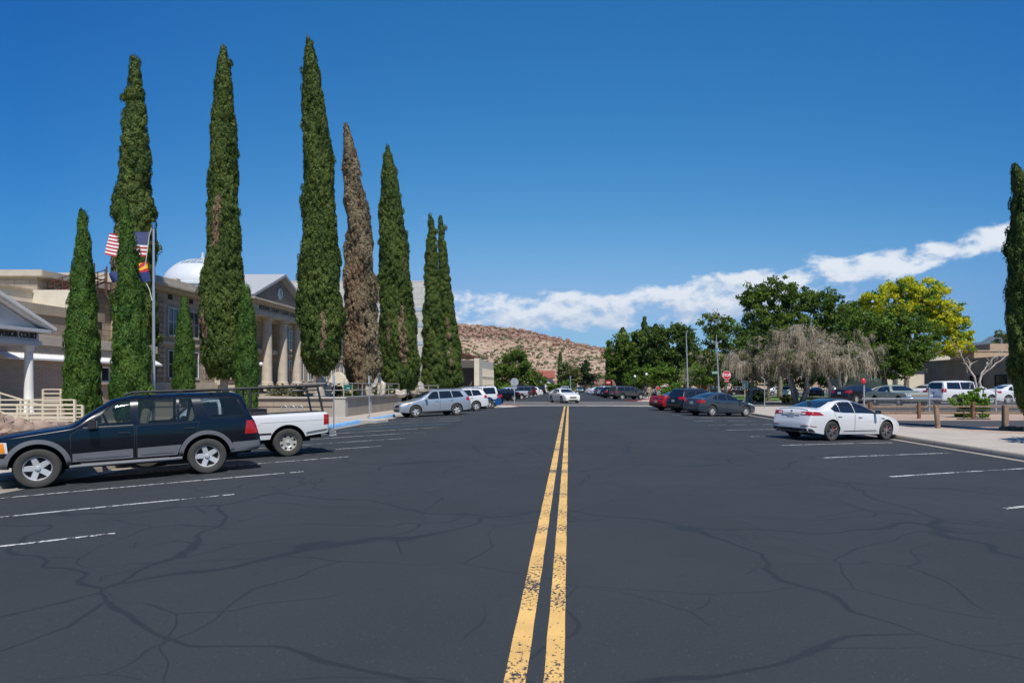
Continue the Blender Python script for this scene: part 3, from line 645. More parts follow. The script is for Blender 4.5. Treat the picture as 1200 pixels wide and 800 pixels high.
TR('shade_tree', 'tall yellow-leaved tree behind the green one', 'tree', 1062, 72, 4, .28, [(1022, 353, 16, 12, -2), (1048, 345, 15, 15), (1064, 338, 18, 11), (1090, 342, 17, 13), (1078, 358, 20, 12), (1050, 365, 26, 8), (1100, 362, 20, 12), (1115, 380, 18, 14), (1126, 397, 14, 14), (1095, 378, 22, 12), (1110, 405, 16, 10)], L_YEL, 44, group=PG, leaf=.15, clump=.42, hollow=.25, extra=(L_LIT, .22), dens=1.15)
TR('shade_tree', 'broad mid green tree whose crown hangs over the green coupe', 'tree', 1038, 66, 2.6, .33, [(1010, 385, 26, 20), (1045, 385, 30, 22), (1075, 392, 26, 22), (1020, 415, 36, 20), (1060, 415, 32, 14), (995, 400, 20, 22), (1048, 432, 30, 10)], L_GRN, 45, group=PG, z0=.3, leaf=.15, clump=.46, extra=(L_LIT, .15))
TR('shade_tree', 'tree with dark trunk in the lawn between the two dying trees', 'tree', 901, 78, 3.0, .2, [(896, 405, 22, 18), (915, 418, 22, 16), (885, 425, 12, 12)], L_DRK, 46, group=PG, leaf=.18, clump=.5, bark=BARKD, extra=(L_OLV, .4), dens=.8)
DG = 'half dead weeping trees in the park'
drooping('dying_tree', 'half dead weeping tree nearest the stop sign, forked pale trunk', (px(879, 68), 68, 0), 2.6, .26, 3.1, 6.6, 51, DG, 20, 1500, .15, 2, 1.8)
drooping('dying_tree', 'widest half dead weeping tree, three leaning trunks behind the white sedan', (px(938, 64), 64, 0), 2.8, .28, 5.0, 8.4, 52, DG, 36, 2500, .12, 4, 2.0)
drooping('dying_tree', 'half dead weeping tree right of the others, close above the red marker post', (px(975, 62), 62, 0), 3.0, .26, 4.9, 7.2, 53, DG, 32, 2200, .14, 4, 1.8)
drooping('dying_tree', 'small dry tan tree far behind the stop sign and lamp posts', (px(832, 100), 100, 0), 2.4, .2, 3.6, 6.8, 54, DG, 18, 1500, .2, 2, 1.5)
TR('shade_tree', 'low light green tree behind the two lamp posts', 'tree', 825, 108, 1.2, .15, [(822, 438, 16, 10), (840, 442, 14, 8), (808, 440, 10, 9)], L_LIT, 55, group='small trees across the side street', leaf=.22, clump=.6, extra=(L_GRN, .5))
CG = 'trees beyond the crossing on the right'
TR('broad_tree', 'bright green leafy tree at the left end of the trees beyond the crossing', 'tree', 735, 122, 2, .25, [(732, 420, 19, 20), (728, 405, 12, 12), (745, 412, 13, 18), (722, 435, 10, 14), (742, 440, 20, 14), (750, 395, 8, 10)], L_GRN, 61, group=CG, leaf=.26, clump=.7, dens=.9)
TR('broad_tree', 'large dark green tree behind the street lamps', 'tree', 790, 118, 2, .35, [(785, 405, 22, 22), (770, 415, 16, 26), (805, 405, 14, 18), (795, 432, 26, 20), (812, 425, 12, 22), (780, 392, 8, 10), (800, 390, 8, 9)], L_DRK, 62, group=CG, leaf=.26, clump=.7, dens=1.0)
TR('broad_tree', 'low bright green tree in front of the dark one beyond the crossing', 'tree', 760, 112, 1.2, .2, [(758, 441, 20, 11), (776, 438, 12, 10), (745, 446, 10, 8)], L_LIT, 63, group=CG, leaf=.24, clump=.6, extra=(L_GRN, .5))
for i, (p, yt, w_, lab) in enumerate(((755.5, 373, .72, 'taller one of the two cypress spires above the trees beyond the crossing'), (768.5, 380, .72, 'shorter one of the two cypress spires above the trees beyond the crossing'), (730, 385, 1.0, 'pointed conifer poking out above the leafy tree beyond the crossing'))):
    CY_('cypress_tree', lab, p, 128, yt, 458, [(0, w_), (.3, w_*1.25), (.7, w_*1.1), (.9, w_*.7), (1, .08)], L_CYP, 70+i, group='cypress spires in the distance', clump=.6, leaf=.3, bare=.4)
CY_('cypress_tree', 'thin dark cypress at the far right end of the street', 713, 150, 400, 459, [(0, .5), (.3, .55), (.8, .4), (1, .05)], L_CYPD, 75, group='cypress spires in the distance', clump=.5, leaf=.3, bare=.3)
CY_('cypress_tree', 'narrow cypress in front of the hill beside the palm tree', 656.5, 205, 412, 459, [(0, .6), (.3, .7), (.8, .5), (1, .05)], L_CYP, 76, group='cypress spires in the distance', clump=.6, leaf=.35, bare=.3)
FG = 'trees at the far end of the street'
TR('broad_tree', 'round green tree beside the low modern building', 'tree', 602, 142, 2, .3, [(602, 430, 20, 16), (592, 440, 16, 14), (615, 442, 14, 14), (606, 420, 12, 9), (624, 452, 9, 7)], L_GRN, 81, group=FG, leaf=.28, clump=.75, extra=(L_DRK, .3))
TR('broad_tree', 'dull dark tree between the narrow cypress and the palm', 'tree', 664, 200, 1.5, .2, [(664, 437, 7, 10), (668, 444, 6, 8)], L_DRK, 82, group=FG, leaf=.35, clump=.9, extra=(L_SAGE, .5))
TR('conifer', 'dark blue-green conifer right of the palm tree', 'conifer', 686, 205, 1, .2, [(686, 437, 6, 9), (686, 430, 4, 6), (690, 443, 8, 7), (682, 444, 7, 6)], L_CYPD, 83, group=FG, leaf=.35, clump=.9)
TR('round_shrub', 'bright yellow-green shrub near the palm at the end of the street', 'shrub', 664, 185, .5, .1, [(665, 452, 7, 6), (659, 455, 5, 4)], L_LIT, 84, group=FG, leaf=.3, clump=.7)
TR('round_shrub', 'green shrub in front of the red roofed house', 'shrub', 652, 182, .5, .1, [(653, 454, 7, 5), (647, 453, 4, 5)], L_GRN, 85, group=FG, leaf=.3, clump=.7)
TR('broad_tree', 'low green tree left of the red roofed house', 'tree', 632, 165, 1, .15, [(632, 447, 9, 8), (626, 451, 7, 5)], L_GRN, 86, group=FG, leaf=.3, clump=.7)
TR('mesquite_tree', 'pale green feathery tree at the foot of the hill', 'tree', 704, 215, 1.2, .15, [(703, 446, 11, 8), (695, 449, 7, 6), (711, 449, 7, 7)], L_OLV, 87, group=FG, leaf=.35, clump=.9)
TR('shrub_tree', 'low green tree behind the lamp post beside the low modern building', 'shrub', 589, 118, .4, .1, [(588, 458, 6, 4), (594, 456, 5, 5)], L_LIT, 88, group=FG, leaf=.2, clump=.5)
TR('broad_tree', 'tree top showing above the roofs at the left edge', 'tree', 8, 60, 6, .2, [(8, 333, 9, 7), (2, 336, 8, 6)], L_OLV, 89, leaf=.16, clump=.4)
TR('broad_tree', 'sparse tree behind the roof of the grey building at right', 'tree', 1172, 110, 4, .2, [(1172, 398, 12, 8), (1160, 406, 9, 6), (1184, 400, 8, 8)], L_OLV, 90, leaf=.26, clump=.6, hollow=.2, dens=.25)
# off to the right, out of the frame: its shadow falls across the pavement
tree('shade_tree', 'tree beside the right pavement that shades the slabs', 'tree', (17.9, 19.6, 0), 2.6, .16, [(-.3, .3, 4.4, 1.9, 1.7, 1.0), (-1.2, .6, 3.9, 1.3, 1.3, .7), (1, .3, 4.0, 1.5, 1.5, .9)], L_GRN, 91, leaf=.16, clump=.45, dens=.6, hollow=.25)
# palm
def palm(loc, h, seed):
    rng = np.random.default_rng(seed); root = thing('palm_tree', 'fan palm with a thick thatched trunk at the end of the street', 'palm tree', loc)
    b = MB(); b.tube([(0, 0, -.2), (0, 0, h*.5), (0, 0, h*.8)], [.75, .62, .6], 10); b.build('trunk', mat('thatch', (.30, .2, .11), .95, noise=.4, nscale=6), root, smooth=60)
    V, Fq, T = [], [], []; nv = 0
    for i in range(120):
        a = rng.random()*2*PI; e = -1.1+2.4*rng.random(); L = 1.6+.8*rng.random(); d = np.array([math.cos(a)*math.cos(e), math.sin(a)*math.cos(e), math.sin(e)]); c = np.array([0, 0, h*.84])
        for j in range(9):
            s = (j-4)*.16; dd = d+np.array([-math.sin(a), math.cos(a), 0])*s; q = c+d*L*.45+dd*L*.65; q[2] -= .3*L*.5; o = c+d*L*.4; wv = np.array([-math.sin(a), math.cos(a), .2])*.14
            V += [o-wv, o+wv, q+wv*.3, q-wv*.3]; Fq.append((nv, nv+1, nv+2, nv+3)); nv += 4; T += [rng.random()]*4
    np_mesh('crown', np.array(V), np.array(Fq), leafmat('palm_fronds', (.10, .13, .03), (.30, .27, .10), .3), root, world=False, attr=np.array(T))
palm((px(673.5, 190), 190, -.2), 5.6, 5)
# bare forked saplings and the bush by the fence
def bare_tree(label, loc, segs, r, seed):
    rng = np.random.default_rng(seed); root = thing('bare_tree', label, 'bare tree', loc, 0, 'bare pale saplings by the fence'); b = MB()
    for (p, q, r0, r1) in segs:
        limb(b, p, q, r0, r1, rng, .05, 7, 6)
        for k in range(5):
            t = .35+.6*rng.random(); o = np.array(p)+(np.array(q)-np.array(p))*t; limb(b, o, o+np.array([rng.normal()*.35, rng.normal()*.3, .25+.3*rng.random()]), r1*.5, .004, rng, .1, 4, 3)
    b.build('trunk', BARKP, root, smooth=60); return root
Yb = 39.5; x0 = px(1136, Yb); Pp = lambda x, y: (px(x, Yb)-x0, 0, pz(y, Yb))
bare_tree('bare forked sapling in front of the white minivan', (x0, Yb, 0), [((0, 0, 0), Pp(1136, 433), .075, .055), (Pp(1136, 433), Pp(1126, 414), .05, .03), (Pp(1126, 414), Pp(1113, 398), .03, .012), (Pp(1136, 433), Pp(1138, 424), .06, .05)], .1, 3)
x1 = px(1146, Yb); Pq = lambda x, y: (px(x, Yb)-x1, .3, pz(y, Yb))
bare_tree('bare sapling leaning right over the green bush', (x1, Yb+.3, 0), [((0, 0, 0), Pq(1157, 441), .085, .06), (Pq(1157, 441), Pq(1178, 416), .055, .03), (Pq(1157, 441), Pq(1190, 415), .05, .025), (Pq(1178, 416), Pq(1187, 408), .03, .01)], .1, 4)
TR('shade_tree', 'wide dark tree mass behind the cars of the corner park, left part', 'tree', 905, 130, 2, .3, [(870, 432, 26, 20), (905, 425, 30, 26), (940, 430, 30, 24), (850, 440, 14, 13)], L_DRK, 47, group=PG, leaf=.3, clump=.9)
TR('shade_tree', 'wide dark tree mass behind the cars of the corner park, right part', 'tree', 1010, 128, 2, .3, [(975, 430, 28, 24), (1005, 428, 28, 26), (1040, 434, 24, 18), (1062, 440, 14, 12)], L_DRK, 48, group=PG, leaf=.3, clump=.9)
shrub('green_bush', 'bright green bush growing against the wooden fence', (px(1140, 38.8), 38.8, -.05), (.95, .6, .82), L_LIT, 5, 'bush', .09, .2, None, 1.0, 40)
shrub('clipped_hedge', 'clipped dark green hedge at the edge of the lawn', (px(889, 72), 72, 0), (.85, .6, .55), L_DRK, 6, 'hedge', .07, .15, 'clipped hedges by the lawn', 1.3, 30)
shrub('clipped_hedge', 'low yellow-green hedge partly behind the white sedan roof', (px(926, 70), 70, 0), (.8, .6, .42), L_OLV, 7, 'hedge', .07, .15, 'clipped hedges by the lawn', 1.3, 30)
shrub('flowering_bush', 'pale flowering bush behind the red coupe', (px(790, 57), 57.2, -.02), (1.15, .8, 1.0), L_LIT, 8, 'bush', .08, .2, None, 1.2, 30)
for i, (p, Y, r, lab) in enumerate(((394, 46, .5, 'dark round bush left of the green sign on the terrace'), (410, 46, .45, 'dark round bush below the green sign on the terrace'), (450, 52, .55, 'dark bush behind the white boulder'), (325, 44, .55, 'dry olive bush on the terrace left of the bike racks'), (347, 44, .5, 'dry olive bush on the terrace above the bike racks'))):
    shrub('terrace_bush', lab, (px(p, Y), Y, 1.05), (r*1.2, r, r*.75), L_DRK if i < 3 else L_SAGE, 100+i, 'bush', .06, .15, 'bushes on the courthouse terrace', 1.0, 30)

# ------------------------------------------------------------------ hill and mountain
def hill():
    RX = [300, 420, 535, 560, 600, 640, 660, 690, 713, 760, 800, 815, 825, 838, 870, 960]; RY = [400, 384, 381, 383, 386, 393, 398, 406, 412, 426, 436, 420, 412, 420, 440, 452]
    Yr, Yf = 560., 300.
    nx, ny = 420, 150; xs = np.linspace(-280, 230, nx); ys = np.linspace(250, 800, ny); Xg, Yg = np.meshgrid(xs, ys)
    pxr = CX+Xg/Yr*F; hr = np.interp(pxr, RX, [CAM_H-(y-CY)*Yr/F for y in RY])
    t = np.clip((Yg-Yf)/(Yr-Yf), 0, 1.0); prof = np.where(t < .86, t**1.15*.86/.86**1.15*.95, .817+(t-.86)/.14*.183)
    back = np.clip(1-(Yg-Yr)/400, 0, 1); Z = hr*np.where(Yg <= Yr, prof, back)
    Nz = np.zeros_like(Z)
    for j in range(ny):
        for i in range(nx):
            p = Vector((xs[i]*.03, ys[j]*.03, 0)); a = noise_f(p, 4); p2 = Vector((xs[i]*.2, ys[j]*.2, 3)); Nz[j, i] = a*4.0+abs(noise_f(p2, 3))*1.2-.3
    amp = np.clip(t*3, 0, 1)*np.where(Yg < Yr-15, 1, np.clip((Yr-Yg)/15, .25, 1)); Z = np.maximum(Z+Nz*amp, -.4)
    V = np.stack([Xg, Yg, Z], -1).reshape(-1, 3); Fq = np.array([(j*nx+i, j*nx+i+1, (j+1)*nx+i+1, (j+1)*nx+i) for j in range(ny-1) for i in range(nx-1)])
    g = NG('desert_hillside'); tc = g.n('ShaderNodeTexCoord').outputs['Object']
    a = g.noise(tc, .05, 5, .6); bfine = g.noise(tc, .45, 6, .7); vo = g.n('ShaderNodeTexVoronoi', {'Vector': tc, 'Scale': .32}); rr = g.n('ShaderNodeSeparateColor', {0: vo.outputs['Color']}).outputs[0]
    c = g.mix(g.rng(a, .35, .65), (.43, .31, .20), (.52, .40, .27)); c = g.mix(g.rng(bfine, .35, .7, 0, .8), c, (.26, .155, .10))
    c = g.mix(g.rng(rr, .75, .8, 0, .45), c, (.55, .45, .36))
    zz = g.n('ShaderNodeSeparateXYZ', {0: tc}).outputs[2]
    c = g.mix(g.math('MULTIPLY', g.rng(g.noise(tc, .16, 5, .7), .36, .55), g.rng(zz, 24, 40, 0, .85)), c, (.20, .09, .055))
    g.l(c, g.b.inputs['Base Color']); g.b.inputs['Roughness'].default_value = .95; g.l(g.bump(g.noise(tc, .7, 6, .7), 1.0, 1.2), g.b.inputs['Normal'])
    o = np_mesh('hill', V, Fq, g.m, loc=(0, 0, 0), smooth=False); tag(o, kind='structure')
    return xs, ys, Z
def noise_f(p, o):
    from mathutils import noise as N
    return N.fractal(p, 1.0, 2.0, o)
hx, hy, hZ = hill()
def hz(x, y):
    i = np.clip((x-hx[0])/(hx[1]-hx[0]), 0, len(hx)-2); j = np.clip((y-hy[0])/(hy[1]-hy[0]), 0, len(hy)-2); i0, j0 = i.astype(int), j.astype(int); u, v_ = i-i0, j-j0
    return (hZ[j0, i0]*(1-u)+hZ[j0, i0+1]*u)*(1-v_)+(hZ[j0+1, i0]*(1-u)+hZ[j0+1, i0+1]*u)*v_
def scatter(name, n, m, smin, smax, seed, flatz, label, blocky):
    rng = np.random.default_rng(seed); t = rng.random(n)**.8; y = 315+t*250; x = (rng.random(n)*2-1)*.5; x = -150*(y/560)+(rng.random(n))*300*(y/560)
    if blocky:                                  # outcrops crowd along the rim
        k = rng.random(n) < .4; y[k] = 525+rng.random(k.sum())*38
    if not blocky: kp = np.sin(x*.11+2*np.sin(y*.05))+np.sin(y*.13+2*np.sin(x*.04))+rng.normal(size=n)*.8 > -.1; x, y = x[kp], y[kp]; n = len(x)
    z = hz(x, y); s = smin+(smax-smin)*rng.random(n)**2.5
    ok = z > 1.0; x, y, z, s = x[ok], y[ok], z[ok], s[ok]; n = len(x)
    base = np.array([(1, 0, 0), (-1, 0, 0), (0, 1, 0), (0, -1, 0), (0, 0, 1), (0, 0, -1), (.6, .6, .55), (-.6, .6, .5), (.6, -.6, .55), (-.6, -.6, .5)], float)
    Fb = np.array([(4, 6, 0), (4, 2, 6), (4, 7, 2), (4, 1, 7), (4, 9, 1), (4, 3, 9), (4, 8, 3), (4, 0, 8), (0, 6, 5), (6, 2, 5), (2, 7, 5), (7, 1, 5), (1, 9, 5), (9, 3, 5), (3, 8, 5), (8, 0, 5)])
    ang = rng.random(n)*2*PI; jit = 1+rng.normal(size=(n, 10, 1))*(.22 if blocky else .3)
    s = s*np.where((y > 505) & (rng.random(n) < .5), 1.9, 1) if blocky else s
    B = base[None]*jit*s[:, None, None]; ca, sa = np.cos(ang)[:, None], np.sin(ang)[:, None]
    V = np.stack([B[..., 0]*ca-B[..., 1]*sa, B[..., 0]*sa+B[..., 1]*ca, B[..., 2]*flatz], -1)+np.stack([x, y, z+s*.2], 1)[:, None]
    Fq = (Fb[None]+np.arange(n)[:, None, None]*10).reshape(-1, 3)
    o = np_mesh(name, V.reshape(-1, 3), Fq, m, loc=(0, 0, 0), attr=np.repeat(rng.random(n)*(np.where(y > 505, .45, 1.0) if blocky else 1), 10)); tag(o, label, cat=None, kind='stuff')
rockm = leafmat('hill_rock', (.17, .085, .058), (.56, .42, .31), 0.0)
scatter('boulders', 11000, rockm, .15, 1.3, 3, .8, 'pinkish boulders scattered over the hillside', True)
scatter('scrub', 9000, L_SAGE, .3, 1.5, 4, .8, 'low desert scrub dotted over the hillside', False)
def mountain():
    nx, ny = 160, 24; xs = np.linspace(4200, 15000, nx); ys = np.linspace(8000, 11000, ny); V = []
    for j, y in enumerate(ys):
        for i, x in enumerate(xs):
            p = CX+x/9500*F; r = np.interp(p, [1020, 1110, 1135, 1150, 1163, 1178, 1200, 1300, 1500, 1900], [440, 412, 397, 393, 387, 382, 386, 376, 392, 410])
            h = (CY-r)*9500/F; t = 1-abs(y-9500)/1500; V.append((x, y, max(-5, h*t+noise_f(Vector((x*.0012, y*.0012, 0)), 6)*130*min(1, 3*t)*(1 if t < .97 else .4))))
    Fq = np.array([(j*nx+i, j*nx+i+1, (j+1)*nx+i+1, (j+1)*nx+i) for j in range(ny-1) for i in range(nx-1)])
    g = NG('mountain_rock'); tc = g.n('ShaderNodeTexCoord').outputs['Object']; c = g.mix(g.rng(g.noise(tc, .002, 6, .6), .4, .6), (.12, .12, .12), (.06, .075, .07)); g.l(c, g.b.inputs['Base Color']); g.b.inputs['Roughness'].default_value = 1
    o = np_mesh('mountain', V, Fq, g.m, loc=(0, 0, 0), smooth=True); tag(o, kind='structure')
mountain()
# ------------------------------------------------------------------ masonry
def brickmat(name, c1, c2, mortar, scale=1., bw=.4, bh=.1, ms=.012, bump=.6, rough=0.):
    g = NG(name); tc = g.n('ShaderNodeTexCoord').outputs['Object']; s = g.n('ShaderNodeSeparateXYZ', {0: tc}).outputs
    v = g.n('ShaderNodeCombineXYZ', {0: g.math('ADD', s[0], s[1]), 1: s[2], 2: 0.0}).outputs[0]
    br = g.n('ShaderNodeTexBrick', {'Vector': v, 'Color1': (*c1, 1), 'Color2': (*c2, 1), 'Mortar': (*mortar, 1), 'Scale': 1.0, 'Mortar Size': ms, 'Brick Width': bw, 'Row Height': bh, 'Bias': 0.0})
    c = g.mix(g.rng(g.noise(tc, 1.2, 4), .35, .65, 0, .35), br.outputs[0], tuple(x*.8 for x in c1)); g.l(c, g.b.inputs['Base Color']); g.b.inputs['Roughness'].default_value = .92
    h = g.math('SUBTRACT', g.math('MULTIPLY', g.noise(tc, 5.0 if rough else 40.0, 5, .7), 1.0 if rough else .3), br.outputs['Fac'])
    g.l(g.bump(h, bump, .02 if not rough else .12), g.b.inputs['Normal']); return g.m
M_BRICK = brickmat('taupe_brick', (.40, .325, .245), (.47, .39, .30), (.25, .21, .165))
M_BRICKD = brickmat('brown_brick', (.30, .24, .18), (.36, .29, .22), (.18, .15, .12))
M_STONE = brickmat('tan_ashlar', (.36, .295, .225), (.43, .36, .28), (.2, .165, .13), bw=.9, bh=.36, ms=.018)
M_RUST = brickmat('rusticated_stone', (.30, .235, .175), (.42, .34, .26), (.12, .095, .07), bw=.7, bh=.36, ms=.03, bump=1.0, rough=1)
M_TRIM = mat('limestone_trim', (.46, .40, .32), .85, noise=.12, nscale=2, bump=.2)
M_WHITE = mat('white_painted_wood', (.72, .72, .69), .6, noise=.05, nscale=2)
M_WHITEG = mat('grey_white_paint', (.52, .53, .54), .6, noise=.06, nscale=2)
M_CREAM = mat('cream_stucco', (.62, .56, .44), .9, noise=.07, nscale=1.5, bump=.2)
M_CREAMP = mat('cream_metal_paint', (.62, .55, .42), .5)
M_BEIGE = mat('beige_coping', (.45, .36, .26), .9, noise=.15, nscale=2)
M_ROOFM = mat('grey_metal_roof', (.19, .205, .22), .45, noise=.08, nscale=3)
M_GLASSB = mat('window_glass', (.02, .028, .035), .06, spec=.8)
M_DARK = mat('dark_interior', (.012, .012, .013), .8)
M_LETTER = mat('dark_bronze_letters', (.03, .027, .025), .5)
M_RUSTM = mat('rust_brown_steel', (.10, .035, .025), .7)
M_GALV = mat('galvanised_steel', (.45, .47, .49), .45, metal=.6, noise=.1, nscale=12)
M_PIPE = mat('grey_painted_pipe', (.33, .31, .28), .6)
M_STEEL = mat('dark_steel', (.04, .04, .042), .45)
M_DOME = mat('white_dome_paint', (.52, .55, .57), .45, noise=.03, nscale=2)
def part(name, m, root, fn, smooth=None, bevel=0, seg=2):
    b = MB(world=True); fn(b); return b.build(name, m, root, smooth=smooth, bevel=bevel, seg=seg)
def rect(b, x0, x1, y0, y1, z0, z1): b.box(((x0+x1)/2, (y0+y1)/2, (z0+z1)/2), (abs(x1-x0), abs(y1-y0), abs(z1-z0)))
def window_x(root, X, y0, y1, z0, z1, fm, nm=2, nh=1, name='window', deep=.12, out=1, sill=True):
    """a window in a wall whose face is X=const looking towards +x (out=1) or -x; frame, sash bars, recessed pane"""
    f = MB(world=True); t = .07; o = out
    f.box((X+o*.02, (y0+y1)/2, z1-t/2), (.1, y1-y0, t)); f.box((X+o*.02, (y0+y1)/2, z0+t/2), (.1, y1-y0, t))
    for y in (y0+t/2, y1-t/2): f.box((X+o*.02, y, (z0+z1)/2), (.1, t, z1-z0-2*t))
    for i in range(1, nm): f.box((X+o*.012, y0+(y1-y0)*i/nm, (z0+z1)/2), (.06, t*.7, z1-z0-2*t))
    for i in range(1, nh+1): f.box((X+o*.008, (y0+y1)/2, z0+(z1-z0)*i/(nh+1)), (.05, y1-y0-2*t, t*.6))
    fo = f.build(name, fm, root)
    g_ = MB(world=True); g_.box((X-o*.004, (y0+y1)/2, (z0+z1)/2), (.02, y1-y0-.02, z1-z0-.02)); g_.build('pane', M_GLASSB, fo)
    if sill: s = MB(world=True); s.box((X+o*.06, (y0+y1)/2, z0-.06), (.22, y1-y0+.2, .12)); s.build('sill', M_TRIM, fo)
    return fo
def window_y(root, Y, x0, x1, z0, z1, fm, nm=2, nh=1, name='window'):
    f = MB(world=True); t = .07
    for z in (z1-t/2, z0+t/2): f.box(((x0+x1)/2, Y-.02, z), (x1-x0, .1, t))
    for x in (x0+t/2, x1-t/2): f.box((x, Y-.02, (z0+z1)/2), (t, .1, z1-z0-2*t))
    for i in range(1, nm): f.box((x0+(x1-x0)*i/nm, Y-.012, (z0+z1)/2), (t*.7, .06, z1-z0-2*t))
    fo = f.build(name, fm, root); g_ = MB(world=True); g_.box(((x0+x1)/2, Y+.004, (z0+z1)/2), (x1-x0-.02, .02, z1-z0-.02)); g_.build('pane', M_GLASSB, fo); return fo

# ------------------------------------------------------------------ courthouse annex at the left edge
A = thing('court_annex', 'taupe brick court annex with white pedimented porch at the left edge', 'building', (-28, 29, 0))
part('wall', M_BRICK, A, lambda b: rect(b, -40, -24.2, 14, 40, -.3, 3.62))
part('parapet', M_TRIM, A, lambda b: (rect(b, -40, -24.12, 13.9, 40.1, 3.62, 4.05), rect(b, -39.9, -24.3, 14, 40, 4.05, 4.12)), bevel=.01)
part('eave_band', M_WHITE, A, lambda b: b.prism([(-24.2, 3.22), (-23.82, 3.0), (-23.82, 2.92), (-24.2, 2.92)], 29, 40.05, 'Y'))
part('upper_wall', M_BRICKD, A, lambda b: rect(b, -42, -28, 18, 41, 3.9, 5.55))
part('upper_parapet', M_BRICK, A, lambda b: rect(b, -42.1, -27.9, 17.9, 41.1, 5.55, 6.08))
part('cream_wall', M_CREAM, A, lambda b: (rect(b, -48, -31, 12, 39.5, 4, 7.2), rect(b, -48, -28.6, 39.5, 41.3, 4, 7.3)))
part('roof_edge', M_BEIGE, A, lambda b: (rect(b, -48.1, -30.9, 12, 39.4, 7.2, 7.32),))
def pediment(b, x0, x1, yc, half, zb, zp, t=.16):
    b.prism([(yc-half, zb), (yc+half, zb), (yc, zp)], x0, x1, 'X')
part('column', M_WHITE, A, lambda b: b.lathe([(.20, .6), (.20, .7), (.165, .74), (.165, 1.6), (.145, 3.15), (.145, 3.2), (.19, 3.26), (.19, 3.42)], (-22.05, 27.9, 0), n=20), smooth=50)
part('column', M_WHITE, A, lambda b: b.lathe([(.20, .6), (.20, .7), (.165, .74), (.165, 1.6), (.145, 3.15), (.145, 3.2), (.19, 3.26), (.19, 3.42)], (-22.05, 22.1, 0), n=20), smooth=50)
part('porch_floor', M_CONC, A, lambda b: rect(b, -24.2, -21.7, 20.8, 29, .0, .6))
part('entablature', M_WHITEG, A, lambda b: (rect(b, -24.2, -21.85, 21.5, 28.35, 3.42, 3.62), rect(b, -24.2, -21.9, 21.6, 28.25, 3.62, 3.95), rect(b, -24.2, -21.65, 21.2, 28.6, 3.95, 4.10)), bevel=.015)
part('gable', M_WHITEG, A, lambda b: pediment(b, -24.2, -21.95, 24.9, 3.5, 4.10, 5.60))
def rakes(b):
    for s in (-1, 1):
        p = Vector((-23, 24.9+s*3.95, 4.14)); q = Vector((-23, 24.9, 5.78)); b.bar(p, q, 2.75, .13); b.bar(p-Vector((0, 0, .11)), q-Vector((0, 0, .11)), 2.6, .08)
part('roof', M_WHITE, A, rakes)
text_obj('letters', 'SUPERIOR COURT', .31, M_LETTER, A, WM[A.name].inverted() @ frame4((-21.87, 28.12, 3.80), (0, 1, 0), (0, 0, 1)), .015, 'RIGHT', .86)
d = part('door', M_WHITE, A, lambda b: (rect(b, -24.22, -24.1, 25.0, 27.05, 2.85, 2.98), rect(b, -24.22, -24.1, 26.9, 27.05, .6, 2.85), rect(b, -24.22, -24.1, 25.0, 25.15, .6, 2.85)))
b = MB(True); rect(b, -24.22, -24.16, 25.15, 26.9, .6, 2.85); b.build('glass', M_GLASSB, d)
window_x(A, -24.2, 35.25, 36.0, 1.95, 2.75, M_WHITE, 1, 0)
for (y, z, lab) in ((27.6, 3.25, 0), (26.9, 2.95, 1)):
    b = MB(True); b.box((-24.05, y+.15, z-.1), (.3, .32, .14)); b.build('wall_lamp', M_STEEL if lab else M_WHITE, A, bevel=.02)
# rust brown stair frame on the roof
S = thing('roof_stair', 'rust brown steel stair frame standing on the annex roof', 'stair', (-28.5, 40.4, 7.3))
def stair(b):
    for dy in (0, 1.1):
        for k in range(3): b.bar((-31.2, 40.9+dy, 7.35+k*.28), (-28.4, 40.9+dy, 8.35+k*.28), .04, .04)
        for k in range(7): x = -31.2+k*.45; b.bar((x, 40.9+dy, 7.3), (x, 40.9+dy, 7.95+k*.165), .04, .04)
        b.bar((-30.4, 40.9+dy, 7.35), (-28.4, 40.9+dy, 8.2), .05, .1); b.bar((-28.4, 40.9+dy, 7.3), (-28.4, 40.9+dy, 9.1), .06, .06)
part('rail', M_RUSTM, S, stair)
part('step', M_RUSTM, S, lambda b: [b.box((-31+k*.4, 41.45, 7.4+k*.14), (.28, 1.1, .03)) for k in range(7)])

# ------------------------------------------------------------------ the courthouse
C = thing('courthouse', 'tan stone courthouse with four columned portico, pediment clock and white dome', 'building', (-35, 62, 1.2))
part('wall', M_STONE, C, lambda b: (rect(b, -50, -29, 47, 92, -.3, 8.55), rect(b, -50, -31.5, 40.5, 47, -.3, 8.2)))
for y0, y1 in ((46.9, 48.75), (54.2, 55.6), (68.4, 69.8), (78, 79.5), (90.4, 92.1)): part('corner_stone', M_RUST, C, lambda b: rect(b, -29.35, -28.88, y0, y1, 1.2, 7.9))
part('base_course', M_TRIM, C, lambda b: (rect(b, -50, -28.8, 46.85, 56.4, 1.0, 2.0), rect(b, -50, -28.8, 67.6, 92.15, 1.0, 2.0), rect(b, -50, -28.82, 46.86, 92.14, 4.7, 4.95)), bevel=.02)
part('cornice', M_TRIM, C, lambda b: (rect(b, -50.3, -28.5, 46.5, 92.5, 8.55, 8.75), rect(b, -50.6, -28.2, 46.2, 92.8, 8.75, 8.95), rect(b, -50.1, -28.8, 46.8, 92.2, 8.95, 9.5), rect(b, -50, -31, 40.2, 46.2, 8.2, 8.6)), bevel=.03)
for y0 in (49.35, 52.1, 70.6, 73.3, 76.0, 80.5, 83.5, 86.5):
    window_x(C, -29+.03, y0, y0+1.35, 5.4, 7.45, M_WHITEG, 2, 1); window_x(C, -29+.03, y0, y0+1.35, 2.3, 4.35, M_WHITEG, 2, 1)
    b = MB(True); rect(b, -29.05, -28.96, y0+.1, y0+.6, 8.02, 8.38); b.build('vent', M_DARK, C); 
